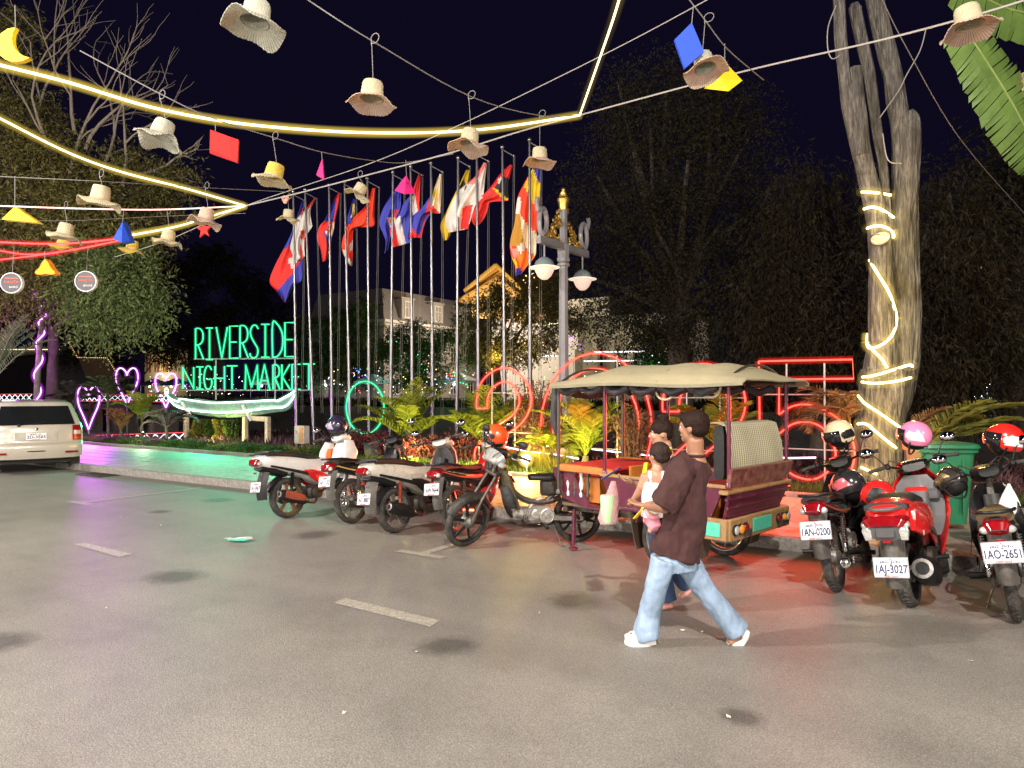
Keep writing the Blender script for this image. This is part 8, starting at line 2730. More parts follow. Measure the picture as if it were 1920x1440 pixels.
pj.tube([kc(1226, 958, -0.04), kc(1219, 976, 0.06), kc(1228, 984, -0.02), kc(1232, 992, -0.04)], [0.06, 0.052, 0.046, 0.044], n=12)
pj.tube([kc(1238, 960, 0.06), kc(1246, 977, 0.16), kc(1241, 996, 0.14)], [0.06, 0.052, 0.044], n=12)
blob('trousers', pj, mat('pink_cotton', (0.75, 0.28, 0.36), 0.85), ch, 0.008, 2, 0.004, 16)
# yellow sling bag strap over the child
MB().sweep(spline([kc(1212, 868, 0.22), kc(1208, 895, 0.13), kc(1212, 930, 0.02), kc(1203, 955, -0.02), kc(1190, 972, 0.02)], 5), [(0.016, 0.005)] * 21, n=8, power=3).build('yellow_sash', mat('yellow_cloth', (0.75, 0.50, 0.02), 0.7), ch)
# ------------------------------------------------------------------ buildings across the river
M_beige = mat('beige_wall', (0.36, 0.33, 0.29), 0.85, var=0.1, scale=2)
M_mans = mat('grey_mansard', (0.17, 0.155, 0.145), 0.8, var=0.15, scale=2)
M_wwall = mat('white_wall', (0.62, 0.58, 0.52), 0.8, var=0.08, scale=2)
M_win = mat('window_glass', (0.03, 0.03, 0.035), 0.1)
M_winlit = emit('lit_window', (1.0, 0.72, 0.36), 0.9)
M_yroof = mat('yellow_tiled_roof', (0.45, 0.24, 0.05), 0.6, var=0.2, scale=8)
M_wood = mat('carved_wood', (0.22, 0.09, 0.05), 0.6, var=0.3)
G0 = 0.42

X0 = -46.0
b = thing('apartment_building', 'beige building with a grey mansard roof and white dormers behind the flagpoles', 'building', (X0 - 5, 57, G0))
o = b.location
MB().box((0, 0, 3.9), (10, 15, 7.8)).build('wall', M_beige, b)
MB().box((0.1, 0, 7.9), (10.6, 15.6, 0.28), ch=0.05).box((0.1, 0, 7.55), (10.3, 15.3, 0.2), ch=0.04).build('cornice', M_wwall, b)
MB().sweep([(0, 0, 8.05), (0, 0, 11.0)], [(5.05, 7.5), (4.5, 7.0)], n=4, power=2).build('roof_core', M_mans, b) if False else None
MB().add([(5.1, -7.6, 8.04), (5.1, 7.6, 8.04), (4.3, 7.0, 11.0), (4.3, -7.0, 11.0), (-5.1, -7.6, 8.04), (-5.1, 7.6, 8.04), (-4.3, 7.0, 11.0), (-4.3, -7.0, 11.0)],
   [(0, 1, 2, 3), (4, 7, 6, 5), (3, 2, 6, 7), (0, 3, 7, 4), (1, 5, 6, 2)]).build('mansard_roof', M_mans, b, angle=0)
wf = MB().box((0, -0.5, 0), (0.12, 0.1, 1.5)).box((0, 0.5, 0), (0.12, 0.1, 1.5)).box((0, 0, 0.75), (0.14, 1.2, 0.12)).box((0, 0, -0.75), (0.14, 1.2, 0.1)).box((0, 0, 0), (0.08, 0.05, 1.4)).box((0, 0, 0.2), (0.08, 1.0, 0.05)).mesh('window', M_wwall)
wp = MB().box((-0.03, 0, 0), (0.02, 0.98, 1.4)).mesh('pane', M_win)
for y in (-4.6, 0.0, 4.6):
 d_ = MB().box((4.95, y, 9.2), (0.9, 1.7, 1.9)).add([(5.45, y - 1.0, 10.15), (5.45, y + 1.0, 10.15), (4.2, y + 1.0, 10.4), (4.2, y - 1.0, 10.4), (5.45, y - 1.0, 10.3), (5.45, y + 1.0, 10.3), (4.2, y + 1.0, 10.5), (4.2, y - 1.0, 10.5)],
               [(0, 3, 2, 1), (4, 5, 6, 7), (0, 1, 5, 4), (1, 2, 6, 5), (2, 3, 7, 6), (3, 0, 4, 7)]).build('dormer', M_beige, b)
 w = link('window', wf, d_, (5.42, y, 9.15))
 link('pane', wp, w) if False else link('pane', wp, d_, (5.42, y, 9.15))
for z in (1.8, 5.2):
 for k in range(5):
  w = link('window', wf, b, (5.03, -6 + 3 * k, z))
  link('pane', wp, w)
point_light('facade_light', (12, -3, 6.5), 2600, (1.0, 0.86, 0.72), 0.5, b)

# balcony house with a yellow gabled temple roof
hx = at(1010, 745, Y=60)
hx.z = G0
h = thing('balcony_house', 'white house with a lit balcony and a yellow gabled roof beside the lamp post', 'building', hx)
rel2 = lambda x, y, Y: at(x, y, Y=Y) - hx
MB().box((1.0, 4, 5.0), (13, 8, 10.0)).build('wall', M_wwall, h)
mb = MB()
p0, p1 = rel2(960, 610, 59.2), rel2(1075, 610, 59.2)
mb.box((p0 + p1) / 2, ((p1 - p0).length, 1.6, 0.25))
mb.build('balcony_slab', M_wwall, h)
mb = MB()
zt = rel2(1000, 596, 58.5).z
for k in range(34):
 x = p0.x + (p1.x - p0.x) * (k + 0.5) / 34
 mb.lathe([(0.04, 0), (0.07, 0.2), (0.04, 0.5), (0.06, 0.8)], (x, p0.y - 0.7, p0.z + 0.12), n=6)
mb.box(((p0.x + p1.x) / 2, p0.y - 0.7, p0.z + 0.98), ((p1 - p0).length, 0.15, 0.12))
mb.build('balustrade', M_wood, h)
for k, x in enumerate((980, 1000, 1020, 1040, 1060)):
 q = rel2(x, 590, 59.9)
 w = MB().box(q, (0.62, 0.12, 1.9)).build('window', M_winlit if k % 2 == 0 else M_win, h)
 MB().box(q + V(0, -0.05, 0), (0.06, 0.08, 1.9)).box(q + V(0, -0.05, 0), (0.62, 0.08, 0.06)).build('frame', M_wwall, w)
# gabled roof
a0, a1, a2 = rel2(873, 546, 57), rel2(932, 500, 57), rel2(985, 548, 57)
for k in range(2):
 dz = V(0, 0.0, -0.9 * k)
 e = 0.8 * k
 lo, hi, ro = a0 + dz + V(-e, -0.6 * k, 0), a1 + dz, a2 + dz + V(e, -0.6 * k, 0)
 dep = V(0, 7, 0)
 MB().add([lo, hi, ro, lo + dep, hi + dep, ro + dep, lo - V(0, 0, 0.18), hi - V(0, 0, 0.22), ro - V(0, 0, 0.18), lo + dep - V(0, 0, 0.18), hi + dep - V(0, 0, 0.22), ro + dep - V(0, 0, 0.18)],
    [(0, 1, 4, 3), (1, 2, 5, 4), (6, 9, 10, 7), (7, 10, 11, 8), (0, 6, 7, 1), (1, 7, 8, 2), (0, 3, 9, 6), (2, 8, 11, 5), (3, 4, 10, 9), (4, 5, 11, 10)]).build('roof', M_yroof, h, angle=0)
MB().prism([(a0.x + 0.4, a0.z - 0.2), (a1.x, a1.z - 0.35), (a2.x - 0.4, a2.z - 0.2), (a2.x - 0.4, a2.z - 2.6), (a0.x + 0.4, a0.z - 2.6)], (0, a0.y + 0.5, 0), (1, 0, 0), (0, 0, 1), 0.2).build('gable_wall', mat('ochre_wall', (0.55, 0.36, 0.12), 0.8), h, angle=0)
MB().sweep([a0 + V(0, -0.2, 0), a1 + V(0, -0.2, 0.15)], (0.12, 0.18), n=6, power=4).sweep([a2 + V(0, -0.2, 0), a1 + V(0, -0.2, 0.15)], (0.12, 0.18), n=6, power=4).build('bargeboard', mat('gold_board', (0.6, 0.38, 0.08), 0.5), h)
point_light('roof_flood', rel2(900, 560, 52), 900, (1.0, 0.62, 0.18), 0.4, h)
point_light('balcony_light', rel2(1020, 585, 56.5), 500, (1.0, 0.88, 0.65), 0.3, h)

# white arcade building right of the lamp post
ax_ = at(1165, 745, Y=54)
ax_.z = G0
ar = thing('arcade_building', 'white arcaded building with red doors right of the lamp post', 'building', ax_)
rel3 = lambda x, y, Y: at(x, y, Y=Y) - ax_
q0, q1 = rel3(1085, 620, 54), rel3(1290, 620, 54)
ztop, zmid, zbot = rel3(1160, 612, 54).z, rel3(1160, 652, 54).z, 0.0
MB().box(((q0.x + q1.x) / 2, 4, (ztop + 0.6) / 2), (q1.x - q0.x + 2, 4, ztop + 0.6)).build('wall', M_wwall, ar)
n_a = 6
wA = (q1.x - q0.x) / n_a
for k in range(n_a):
 xc = q0.x + wA * (k + 0.5)
 out = [(-wA / 2, 0), (-wA / 2, ztop - zmid + 0.6), (wA / 2, ztop - zmid + 0.6), (wA / 2, 0)] + [(wA * 0.42, 0)] + [(wA * 0.42 * math.cos(R(a)), 0.6 * (ztop - zmid) * math.sin(R(a))) for a in range(15, 180, 15)] + [(-wA * 0.42, 0)]
 MB().prism(out[::-1], (xc, 0, zmid), (1, 0, 0), (0, 0, 1), 0.4).build('arch', M_wwall, ar, angle=20)
 MB().box((xc - wA / 2, 0.0, zmid / 2), (0.5, 0.42, zmid)).build('column', M_wwall, ar)
 d_ = MB().box((xc, 1.95, zmid * 0.62), (wA * 0.6, 0.1, zmid * 0.8)).build('door', M_wood if k % 2 else M_win, ar)
 MB().box((xc, 1.9, zmid * 0.62), (0.06, 0.1, zmid * 0.8)).box((xc - wA * 0.15, 1.9, zmid * 0.62), (0.05, 0.1, zmid * 0.8)).box((xc + wA * 0.15, 1.9, zmid * 0.62), (0.05, 0.1, zmid * 0.8)).box((xc, 1.9, zmid * 0.7), (wA * 0.6, 0.1, 0.06)).build('frame', M_wwall, d_)
MB().box(((q0.x + q1.x) / 2, -0.1, ztop + 0.7), (q1.x - q0.x + 2, 0.8, 0.3)).build('cornice', M_wwall, ar)
for k in (0, 2, 4):
 point_light('arcade_light', (q0.x + wA * (k + 0.9), -1.6, zmid + 0.4), 35, (1.0, 0.82, 0.45), 0.2, ar)
for (x0, x1, y) in ((1115, 1215, 660), (1095, 1205, 677), (995, 1050, 668)):
 a, b_ = at(x0, y, Y=51), at(x1, y - 1, Y=51)
 t = thing('light_bar', 'straight white light bar in front of the arcade, ' + {660: 'the upper one', 677: 'the lower one', 668: 'the one left of the lamp post'}[y], 'light', (a + b_) / 2, 0, 'white light bars at the arcade')
 MB().tube([a - t.location, b_ - t.location], 0.05, n=6).build('tube', emit('white_bar', (0.95, 0.95, 1.0), 2.2), t)
 MB().box((0, 0.08, 0), ((b_ - a).length, 0.05, 0.12)).build('housing', M_frame, t)

# lit house beyond the bridge at the left, pavilion roof, dark hall
lx = at(310, 745, Y=60)
lx.z = G0
t = thing('lit_house', 'yellow-lit house with shutters left of the green lettering', 'building', lx)
rel4 = lambda x, y, Y: at(x, y, Y=Y) - lx
z1, z0_ = rel4(310, 655, 60).z, 0
w2 = (rel4(352, 700, 60) - rel4(272, 700, 60)).x
MB().box((0, 3, z1 / 2), (w2, 6, z1)).build('wall', mat('cream_wall', (0.55, 0.48, 0.34), 0.8), t)
MB().box((0, 3, z1 + 0.1), (w2 + 0.8, 6.8, 0.3)).build('roof', M_mans, t)
for k in range(5):
 w = MB().box((-w2 * 0.4 + w2 * 0.2 * k, -0.03, z1 * 0.7), (w2 * 0.11, 0.1, z1 * 0.28)).build('shutter', M_wood, t)
 MB().box((-w2 * 0.4 + w2 * 0.2 * k, -0.09, z1 * 0.7), (0.06, 0.06, z1 * 0.28)).build('frame', M_wwall, w)
point_light('house_light', (0, -3, z1 * 0.6), 700, (1.0, 0.8, 0.42), 0.4, t)

pv = at(175, 740, Y=24)
pv.z = 0.3
t = thing('wooden_pavilion', 'small wooden pavilion whose curved roof is edged with little lights', 'building', pv)
rel5 = lambda x, y, dY=0: at(x, y, Y=24 + dY) - pv
e = [rel5(131, 644), rel5(136, 655), rel5(147, 671), rel5(203, 672), rel5(224, 706), rel5(160, 706)]
mb = MB().add([e[2], e[3], e[4], e[5]] + [rel5(147, 671, 1.2), rel5(203, 672, 1.2), rel5(230, 706, 3), rel5(166, 706, 3)], [(0, 3, 2, 1), (4, 5, 6, 7), (0, 1, 5, 4), (1, 2, 6, 5), (3, 0, 4, 7), (2, 3, 7, 6)])
mb.build('roof', mat('thatch', (0.16, 0.10, 0.05), 0.9, var=0.3, bump=0.6), t, angle=0)
MB().tube(spline(e[:3], 4), 0.06, n=6).build('roof_horn', M_wood, t)
Cfe = emit('tiny_amber_lights', (1.0, 0.65, 0.25), 1.3)
mb = MB()
for pa, pb, k in ((e[2], e[3], 16), (e[3], e[4], 10), (e[0], e[2], 8)):
 for i in range(k):
  mb.ell(pa.lerp(pb, i / k) + V(0, -0.06, 0.03), 0.028, nu=6, nv=4)
mb.build('edge_lights', Cfe, t)
for x in (-0.6, 0.6):
 for y in (0.1, 2.5):
  MB().box((x, y, 0.35), (0.1, 0.1, 2.0)).build('post', M_wood, t)

hl = at(60, 740, Y=30)
hl.z = 0.2
t = thing('dark_hall', 'long dark low building with a pale light rope along its eave at the left edge', 'building', hl)
rel6 = lambda x, y, dY=0: at(x, y, Y=30 + dY) - hl
pa, pb = rel6(-60, 656), rel6(128, 656)
MB().box((-3.0, 3, pa.z * 0.42), (11, 5, pa.z * 0.84)).build('wall', mat('dark_wall', (0.05, 0.04, 0.05), 0.8), t)
MB().box((-2.5, 2.6, pa.z * 0.90), (13, 6.2, pa.z * 0.12)).build('roof', M_mans, t)
rope([pa + V(0, -0.6, 0), pb + V(0, -0.6, 0)], C_warm, S_warm, t, 0.02, 0.05, name='light_rope')

# ------------------------------------------------------------------ bridge railings of lit white crosses between red ropes
C_cross = emit('white_cross_light', (0.85, 0.92, 1.0), 1.7)
C_redthin = emit('red_edge_light', (1.0, 0.08, 0.08), 1.4)


def lattice(label, p0, p1, h, n, cat='railing', group='lit railings of white crosses', name='lit_railing', r=0.02):
 t = thing(name, label, cat, p0, 0, group)
 d = p1 - p0
 L = d.length / n
 u = d.normalized()
 cm = MB().tube([u * (L * 0.04), u * (L * 0.96) + V(0, 0, h)], r, n=5).tube([u * (L * 0.04) + V(0, 0, h), u * (L * 0.96)], r, n=5).mesh('light_cross', C_cross)
 for k in range(n):
  link('light_cross', cm, t, u * (L * k))
 for z in (-0.04, h + 0.04):
  MB().tube([V(0, 0, z), d + V(0, 0, z)], r * 0.8, n=5).build('red_rope', C_redthin, t)
 for k in range(0, n + 1, 3):
  MB().box(u * (L * k) + V(0, 0.04, h * 0.35), (0.06, 0.06, h * 1.5)).build('post', M_frame, t)
 return t


lattice('lit railing of white crosses at the left edge behind the car roof', at(-40, 751, Y=24), at(60, 751, Y=24), 0.42, 10)
lattice('lit railing of white crosses between the first palms and the big heart', at(146, 751, Y=24), at(200, 751, Y=24), 0.38, 6)
lattice('lit railing of white crosses ending at the glowing boat prow', at(276, 752, Y=24), at(330, 752, Y=24), 0.36, 6)
lattice('dim lit railing of white crosses between the small hearts', at(205, 750, Y=26), at(270, 750, Y=26), 0.3, 6, r=0.012)
lattice('low lit crosses on the bed behind the heart and dry palm', at(150, 832, Y=13.2), at(345, 828, Y=13.2), 0.24, 12, r=0.016)
deck = at(150, 756, Y=24.5)
bd = thing('footbridge', 'dark footbridge over the river under the lit railings', 'bridge', deck)
MB().box((-3, 1.0, -0.2), (26, 2.4, 0.3)).build('deck', M_bank, bd)
for k in range(6):
 MB().box((-14 + 4.4 * k, 1.0, -1.4), (0.4, 1.6, 2.2)).build('pier', M_bank, bd)

# ------------------------------------------------------------------ plants of the bank
def bp2(px, Y, z=0.14):
 q = at(px, 850, Y=Y)
 return V(q.x, q.y, z)


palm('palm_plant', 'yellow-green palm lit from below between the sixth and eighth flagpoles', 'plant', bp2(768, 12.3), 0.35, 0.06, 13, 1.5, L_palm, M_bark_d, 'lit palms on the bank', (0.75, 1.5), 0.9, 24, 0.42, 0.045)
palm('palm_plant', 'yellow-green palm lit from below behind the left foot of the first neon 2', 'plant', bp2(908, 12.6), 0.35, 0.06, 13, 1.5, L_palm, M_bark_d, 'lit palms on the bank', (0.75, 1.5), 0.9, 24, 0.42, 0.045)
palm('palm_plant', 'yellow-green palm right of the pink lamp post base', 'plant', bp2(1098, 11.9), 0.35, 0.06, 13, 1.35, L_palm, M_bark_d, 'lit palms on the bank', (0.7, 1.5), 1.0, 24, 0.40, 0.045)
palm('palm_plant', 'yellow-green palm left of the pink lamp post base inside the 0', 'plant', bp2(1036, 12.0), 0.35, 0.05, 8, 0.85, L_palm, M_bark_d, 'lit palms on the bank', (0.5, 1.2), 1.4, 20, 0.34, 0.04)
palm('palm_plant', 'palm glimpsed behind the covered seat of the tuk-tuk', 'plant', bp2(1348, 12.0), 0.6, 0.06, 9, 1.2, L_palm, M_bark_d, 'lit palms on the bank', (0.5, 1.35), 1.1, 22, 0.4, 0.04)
palm('palm_plant', 'green palm with a thin stem left of the glowing boat', 'plant', bp2(265, 11.9), 0.7, 0.035, 9, 1.05, L_palm, M_bark_d, 'dim palms left of the boat', (0.6, 1.4), 1.3, 22, 0.36, 0.04)
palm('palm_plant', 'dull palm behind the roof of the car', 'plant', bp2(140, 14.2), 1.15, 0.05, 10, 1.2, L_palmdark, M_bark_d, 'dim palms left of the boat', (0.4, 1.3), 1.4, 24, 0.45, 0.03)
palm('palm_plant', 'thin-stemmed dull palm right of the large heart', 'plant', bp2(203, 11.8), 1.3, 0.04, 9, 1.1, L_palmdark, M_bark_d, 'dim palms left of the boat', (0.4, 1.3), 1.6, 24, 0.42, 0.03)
palm('palm_plant', 'withered pinkish palm between two thin stems beside the heart', 'plant', bp2(226, 11.7), 0.35, 0.05, 8, 0.95, L_dry, M_bark_d, 'dim palms left of the boat', (1.0, 1.5), 0.9, 18, 0.28, 0.05)
palm('palm_plant', 'purple brown weeping plant left of the boat prow', 'plant', bp2(312, 12.0), 0.5, 0.04, 12, 1.1, L_purple, M_bark_d, 'dim palms left of the boat', (0.6, 1.3), 2.2, 26, 0.26, 0.02)
palm('palm_plant', 'big pale traveller palm fan at the left edge', 'palm', bp2(-18, 6.9, 0.0), at(-18, 720, Y=6.9).z, 0.1, 8, 1.7, leaf_mat('pale_palm', (0.12, 0.11, 0.09), (0.26, 0.24, 0.20), transl=0.2), M_bark_g, None, (0.9, 1.5), 0.7, 30, 0.30, 0.03, az=[YAW, YAW + 0.25, YAW + PI, YAW - 0.2])
palm('palm_plant', 'red-lit withered palm around the loop of the neon 5', 'plant', bp2(1596, 12.6), 0.95, 0.06, 13, 1.15, L_dry, M_bark_d, None, (0.5, 1.4), 2.0, 26, 0.36, 0.016, az=[YAW + PI, YAW + 2.6, YAW + 3.6, YAW + 1.9, YAW + 4.2])
palm('palm_plant', 'yellow-green palm fronds arching right from behind the pink helmet', 'plant', bp2(1712, 10.6), 0.75, 0.06, 7, 1.5, L_yellow, M_bark_d, None, (0.35, 0.8), 0.9, 34, 0.34, 0.03, az=[YAW - 0.1, YAW + 0.15, YAW - 0.35])
palm('palm_plant', 'dry brown drooping frond between the trunk and the pink helmet', 'plant', bp2(1700, 10.9), 0.95, 0.05, 3, 0.8, L_dry, M_bark_d, None, (0.6, 0.9), 1.6, 26, 0.26, 0.02, az=[YAW + 0.05, YAW - 0.15])
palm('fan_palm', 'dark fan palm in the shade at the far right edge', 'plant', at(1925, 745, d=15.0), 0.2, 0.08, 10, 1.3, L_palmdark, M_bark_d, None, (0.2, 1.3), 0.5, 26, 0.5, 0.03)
bush('croton_bush', 'tall orange brown leafy bush behind the spotlight', 'bush', bp2(1000, 12.9), 0.62, 1.75, 3600, 0.075, 0.024, L_dry, 'orange brown bushes on the bank', 26)
bush('croton_bush', 'orange brown bush between the lamp post and the neon 0', 'bush', bp2(1040, 13.3), 0.5, 1.6, 2600, 0.075, 0.024, L_dry, 'orange brown bushes on the bank', 22)
bush('croton_bush', 'upright dry bush seen through the front of the tuk-tuk', 'bush', bp2(1186, 12.0), 0.42, 1.35, 1900, 0.07, 0.022, L_dry, 'orange brown bushes on the bank', 18)
for k, (px, Y, r, h_) in enumerate(((690, 12.3, 0.5, 0.62), (722, 12.1, 0.5, 0.6), (755, 12.0, 0.45, 0.5), (795, 12.2, 0.45, 0.55), (830, 12.1, 0.5, 0.6), (868, 12.3, 0.5, 0.7), (660, 12.4, 0.4, 0.45))):
 bush('maroon_bush', 'low maroon leaved bush ' + ['behind the fifth flagpole', 'right of the neon ring foot', 'under the first lit palm', 'behind the eighth flagpole foot', 'left of the second lit palm', 'at the foot of the ninth flagpole', 'left of the neon ring foot'][k], 'bush',
   bp2(px, Y), r, h_, 900, 0.09, 0.03, L_maroon, 'low maroon bushes along the flagpoles', 14)
for k, (px, Y, r, h_, lm) in enumerate(((330, 11.5, 0.4, 0.35, L_green), (372, 11.5, 0.45, 0.4, L_green), (420, 11.45, 0.4, 0.35, L_olive), (470, 11.5, 0.45, 0.4, L_green), (520, 11.6, 0.4, 0.38, L_green), (215, 11.6, 0.4, 0.3, L_purple), (250, 11.5, 0.4, 0.3, L_green), (290, 11.5, 0.45, 0.35, L_purple), (570, 11.7, 0.4, 0.4, L_olive), (605, 11.6, 0.45, 0.4, L_green), (640, 11.7, 0.4, 0.45, L_yellow))):
 bush('low_shrub', 'small ' + {id(L_green): 'green', id(L_olive): 'olive', id(L_purple): 'purplish', id(L_yellow): 'yellow-green'}[id(lm)] + ' shrub at the pavement edge ' + ['left of the boat posts', 'under the left end of the boat', 'below the middle of the boat', 'under the right boat posts', 'between the boat and the first flagpole', 'beside the large heart', 'at the foot of the thin palm', 'left of the boat prow', 'at the foot of the first flagpole', 'behind the leftmost scooter', 'behind the white and orange scooter front'][k],
   'bush', bp2(px, Y), r, h_ * 0.62, 700, 0.075, 0.022, lm, 'small shrubs at the pavement edge', 12)
# creepers hanging under the boat, lit yellow
for k, (px, w_) in enumerate(((374, 0.32), (392, 0.25), (413, 0.28), (434, 0.3))):
 q = bp2(px, 13.9)
 top = at(px, 786, Y=13.9).z
 t = thing('creeper', 'leafy creeper under the boat, ' + ['leftmost of the four', 'second from the left', 'third from the left', 'rightmost of the four'][k], 'plant', q, 0, 'yellow-lit creepers under the boat')
 n = 1500
 zz_ = np.random.uniform(0, top - q.z, n)
 ang = np.random.uniform(0, 2 * PI, n)
 rr2 = w_ * np.sqrt(np.random.uniform(0.2, 1, n)) * (0.75 + 0.25 * np.sin(zz_ * 7 + k))
 P_ = np.stack([rr2 * np.cos(ang), rr2 * np.sin(ang) * 0.7, zz_], 1)
 D_ = np.stack([np.cos(ang), np.sin(ang), np.random.uniform(-1, 0.3, n)], 1)
 v, f = leaf_quads(P_, D_, 0.09, 0.045)
 link('foliage', np_mesh('foliage', v, f, L_yellow if k % 2 == 0 else L_green), t)
 MB().tube([V(0, 0, 0), V(0.03, 0, top - q.z)], 0.03, n=6).build('stem', M_bark_d, t)
# grass and ground cover
P_, D_ = [], []
N = 26000
xs = np.random.uniform(-24, 6, N)
ys = BEDY + 0.12 + np.abs(np.random.normal(0, 0.55, N))
P_ = np.stack([xs, ys, np.full(N, 0.12)], 1)
D_ = np.stack([np.random.normal(0, 0.45, N), np.random.normal(-0.1, 0.45, N), np.ones(N)], 1)
v, f = leaf_quads(P_, D_, 0.14, 0.016, 0.5)
tag(link('grass', np_mesh('grass', v, f, L_bedgrass)), 'uneven grass and weeds along the edge of the planted strip', 'grass', kind='stuff')
N = 14000
P_ = np.stack([np.random.uniform(-24, 8, N), np.random.uniform(12, 17.5, N), np.full(N, 0.10)], 1)
D_ = np.stack([np.random.normal(0, 0.8, N), np.random.normal(0, 0.8, N), np.ones(N)], 1)
v, f = leaf_quads(P_, D_, 0.24, 0.05, 0.5)
tag(link('ground_cover', np_mesh('ground_cover', v, f, L_purple)), 'dark leafy ground cover on the bank', 'ground cover', kind='stuff')
N = 16000
P_ = np.stack([np.random.uniform(-90, 60, N), np.random.uniform(43.6, 46.5, N), np.full(N, 0.42)], 1)
D_ = np.stack([np.random.normal(0, 0.5, N), np.random.normal(0, 0.5, N), np.ones(N)], 1)
v, f = leaf_quads(P_, D_, 0.7, 0.16, 0.5)
tag(link('far_bank_plants', np_mesh('far_bank_plants', v, f, L_dark)), 'dark undergrowth on the far bank', 'undergrowth', kind='stuff')
for k, (px, Y) in enumerate(((968, 11.9), (1010, 11.8), (1040, 11.85), (948, 11.9))):
 q = bp2(px, Y, 0.12)
 t = thing('grass_tuft', 'yellow-lit ornamental grass tuft, ' + ['directly left of the spotlight', 'right of the spotlight', 'farthest right towards the lamp post', 'farthest left by the old motorbike'][k], 'plant', q, 0, 'ornamental grass tufts around the spotlight')
 n = 420
 a_ = np.random.uniform(0, 2 * PI, n)
 r_ = np.random.uniform(0, 0.14, n)
 v, f = leaf_quads(np.stack([r_ * np.cos(a_), r_ * np.sin(a_), np.zeros(n)], 1), np.stack([0.5 * np.cos(a_), 0.5 * np.sin(a_), np.ones(n)], 1), 0.42, 0.018)
 link('blades', np_mesh('blades', v, f, L_yellow), t)

# ------------------------------------------------------------------ garden floodlight, planter, junction box, light strips on the bank
fp = at(986, 861, Y=11.3)
t = thing('floodlight', 'bright yellow garden floodlight on a short stake beneath the neon 2 and 0', 'light', fp)
MB().lathe([(0.05, 0.09), (0.085, 0.06), (0.10, 0.0), (0.09, -0.012)], (0, 0, 0), fwd, n=20).build('housing', M_black, t)
MB().lathe([(0.002, 0.05), (0.05, 0.04), (0.085, 0.008), (0.09, -0.002), (0.002, -0.004)], -fwd * 0.012, -fwd, n=20).build('glass', emit('flood_glass', (1.0, 0.80, 0.32), 30.0), t)
MB().ell((0, 0, 0.0), 0.17, nu=20, nv=14).build('halo_ball', halo('flood_halo', (1.0, 0.62, 0.12), 4.0, 0.30), t)  # glowing ball added to imitate the halo round the floodlight
MB().tube([V(0, 0.02, -0.05), V(0, 0.03, 0.1 - fp.z)], 0.012, n=6).build('stake', M_frame, t)
point_light('flood_beam', -fwd * 0.25 + V(0, 0, 0.1), 160, (1.0, 0.66, 0.16), 0.08, t)
for px, Y, z, pw, c in ((770, 11.6, 0.35, 130, (1.0, 0.88, 0.22)), (905, 11.7, 0.35, 130, (1.0, 0.84, 0.22)), (1000, 12.1, 0.35, 140, (1.0, 0.62, 0.22)), (1098, 11.3, 0.4, 110, (0.95, 0.95, 0.22)), (268, 11.3, 0.6, 50, (0.6, 1.0, 0.5))):
 q = bp2(px, Y, z)
 t = thing('ground_spot', 'small ground spotlight ' + {770: 'under the first lit palm', 905: 'under the second lit palm', 1000: 'under the orange brown bush', 1098: 'under the palm by the lamp post', 268: 'under the green palm left of the boat'}[px], 'light', q - V(0, 0, 0.12), 0, 'ground spotlights in the bed')
 MB().lathe([(0.03, 0), (0.045, 0.03), (0.045, 0.07), (0.03, 0.075)], n=12).build('housing', M_black, t)
 point_light('ground_spot_light', V(0, 0, 0.16), pw, c, 0.05, t)
C_strip = emit('pale_violet_strip', (0.95, 0.72, 1.0), 2.6)
for lab, pts, Y in (('pale violet light strip on the bank behind the floodlight', [(948, 838), (985, 846), (1040, 852), (1085, 860)], 12.0), ('pale white light strip seen through the tuk-tuk', [(1110, 842), (1160, 848), (1230, 855)], 12.3), ('violet light strip below the loop of the neon 5', [(1425, 856), (1480, 859), (1530, 858)], 11.6), ('pink light strip behind the maroon bushes', [(760, 840), (800, 843), (850, 842)], 12.6)):
 P_ = [at(x, y, Y=Y) for x, y in pts]
 t = thing('light_strip', lab, 'light rope', P_[1], 0, 'light strips lying on the bank')
 rope([p - P_[1] for p in P_], C_strip, None, t, 0.014, name='light_core')
q = at(697, 850, Y=11.9)
t = thing('planter', 'dark grey square planter among the maroon bushes', 'planter', (q.x, q.y, 0.12))
MB().sweep([(0, 0, 0), (0, 0, 0.36), (0, 0, 0.40)], [(0.2, 0.2), (0.25, 0.25), (0.27, 0.27)], n=4, power=2).build('pot', mat('slate_pot', (0.05, 0.055, 0.065), 0.7), t, angle=0)
MB().lathe([(0.002, 0.37), (0.16, 0.37)], n=8, caps=False).build('soil', M_soil, t)
q = at(566, 815, Y=12.7)
t = thing('junction_box', 'white and orange electrical box on a post beside the leftmost flagpole', 'box', (q.x, q.y, 0.12))
MB().box((0, 0, q.z - 0.12), (0.36, 0.2, 0.46), ch=0.012).build('case', mat('off_white_box', (0.6, 0.56, 0.5), 0.6), t)
MB().box((0.09, -0.104, q.z - 0.12), (0.15, 0.01, 0.40), ch=0.003).build('door', mat('orange_box_door', (0.62, 0.33, 0.14), 0.6), t)
MB().box((-0.09, -0.104, q.z - 0.05), (0.14, 0.006, 0.012), rotm(0, R(45), 0)).box((-0.09, -0.1045, q.z - 0.05), (0.14, 0.006, 0.012), rotm(0, R(-45), 0)).build('red_cross_mark', M_redink, t)
MB().box((0, 0.02, (q.z - 0.35) / 2), (0.06, 0.06, q.z - 0.35)).build('post', M_frame, t)

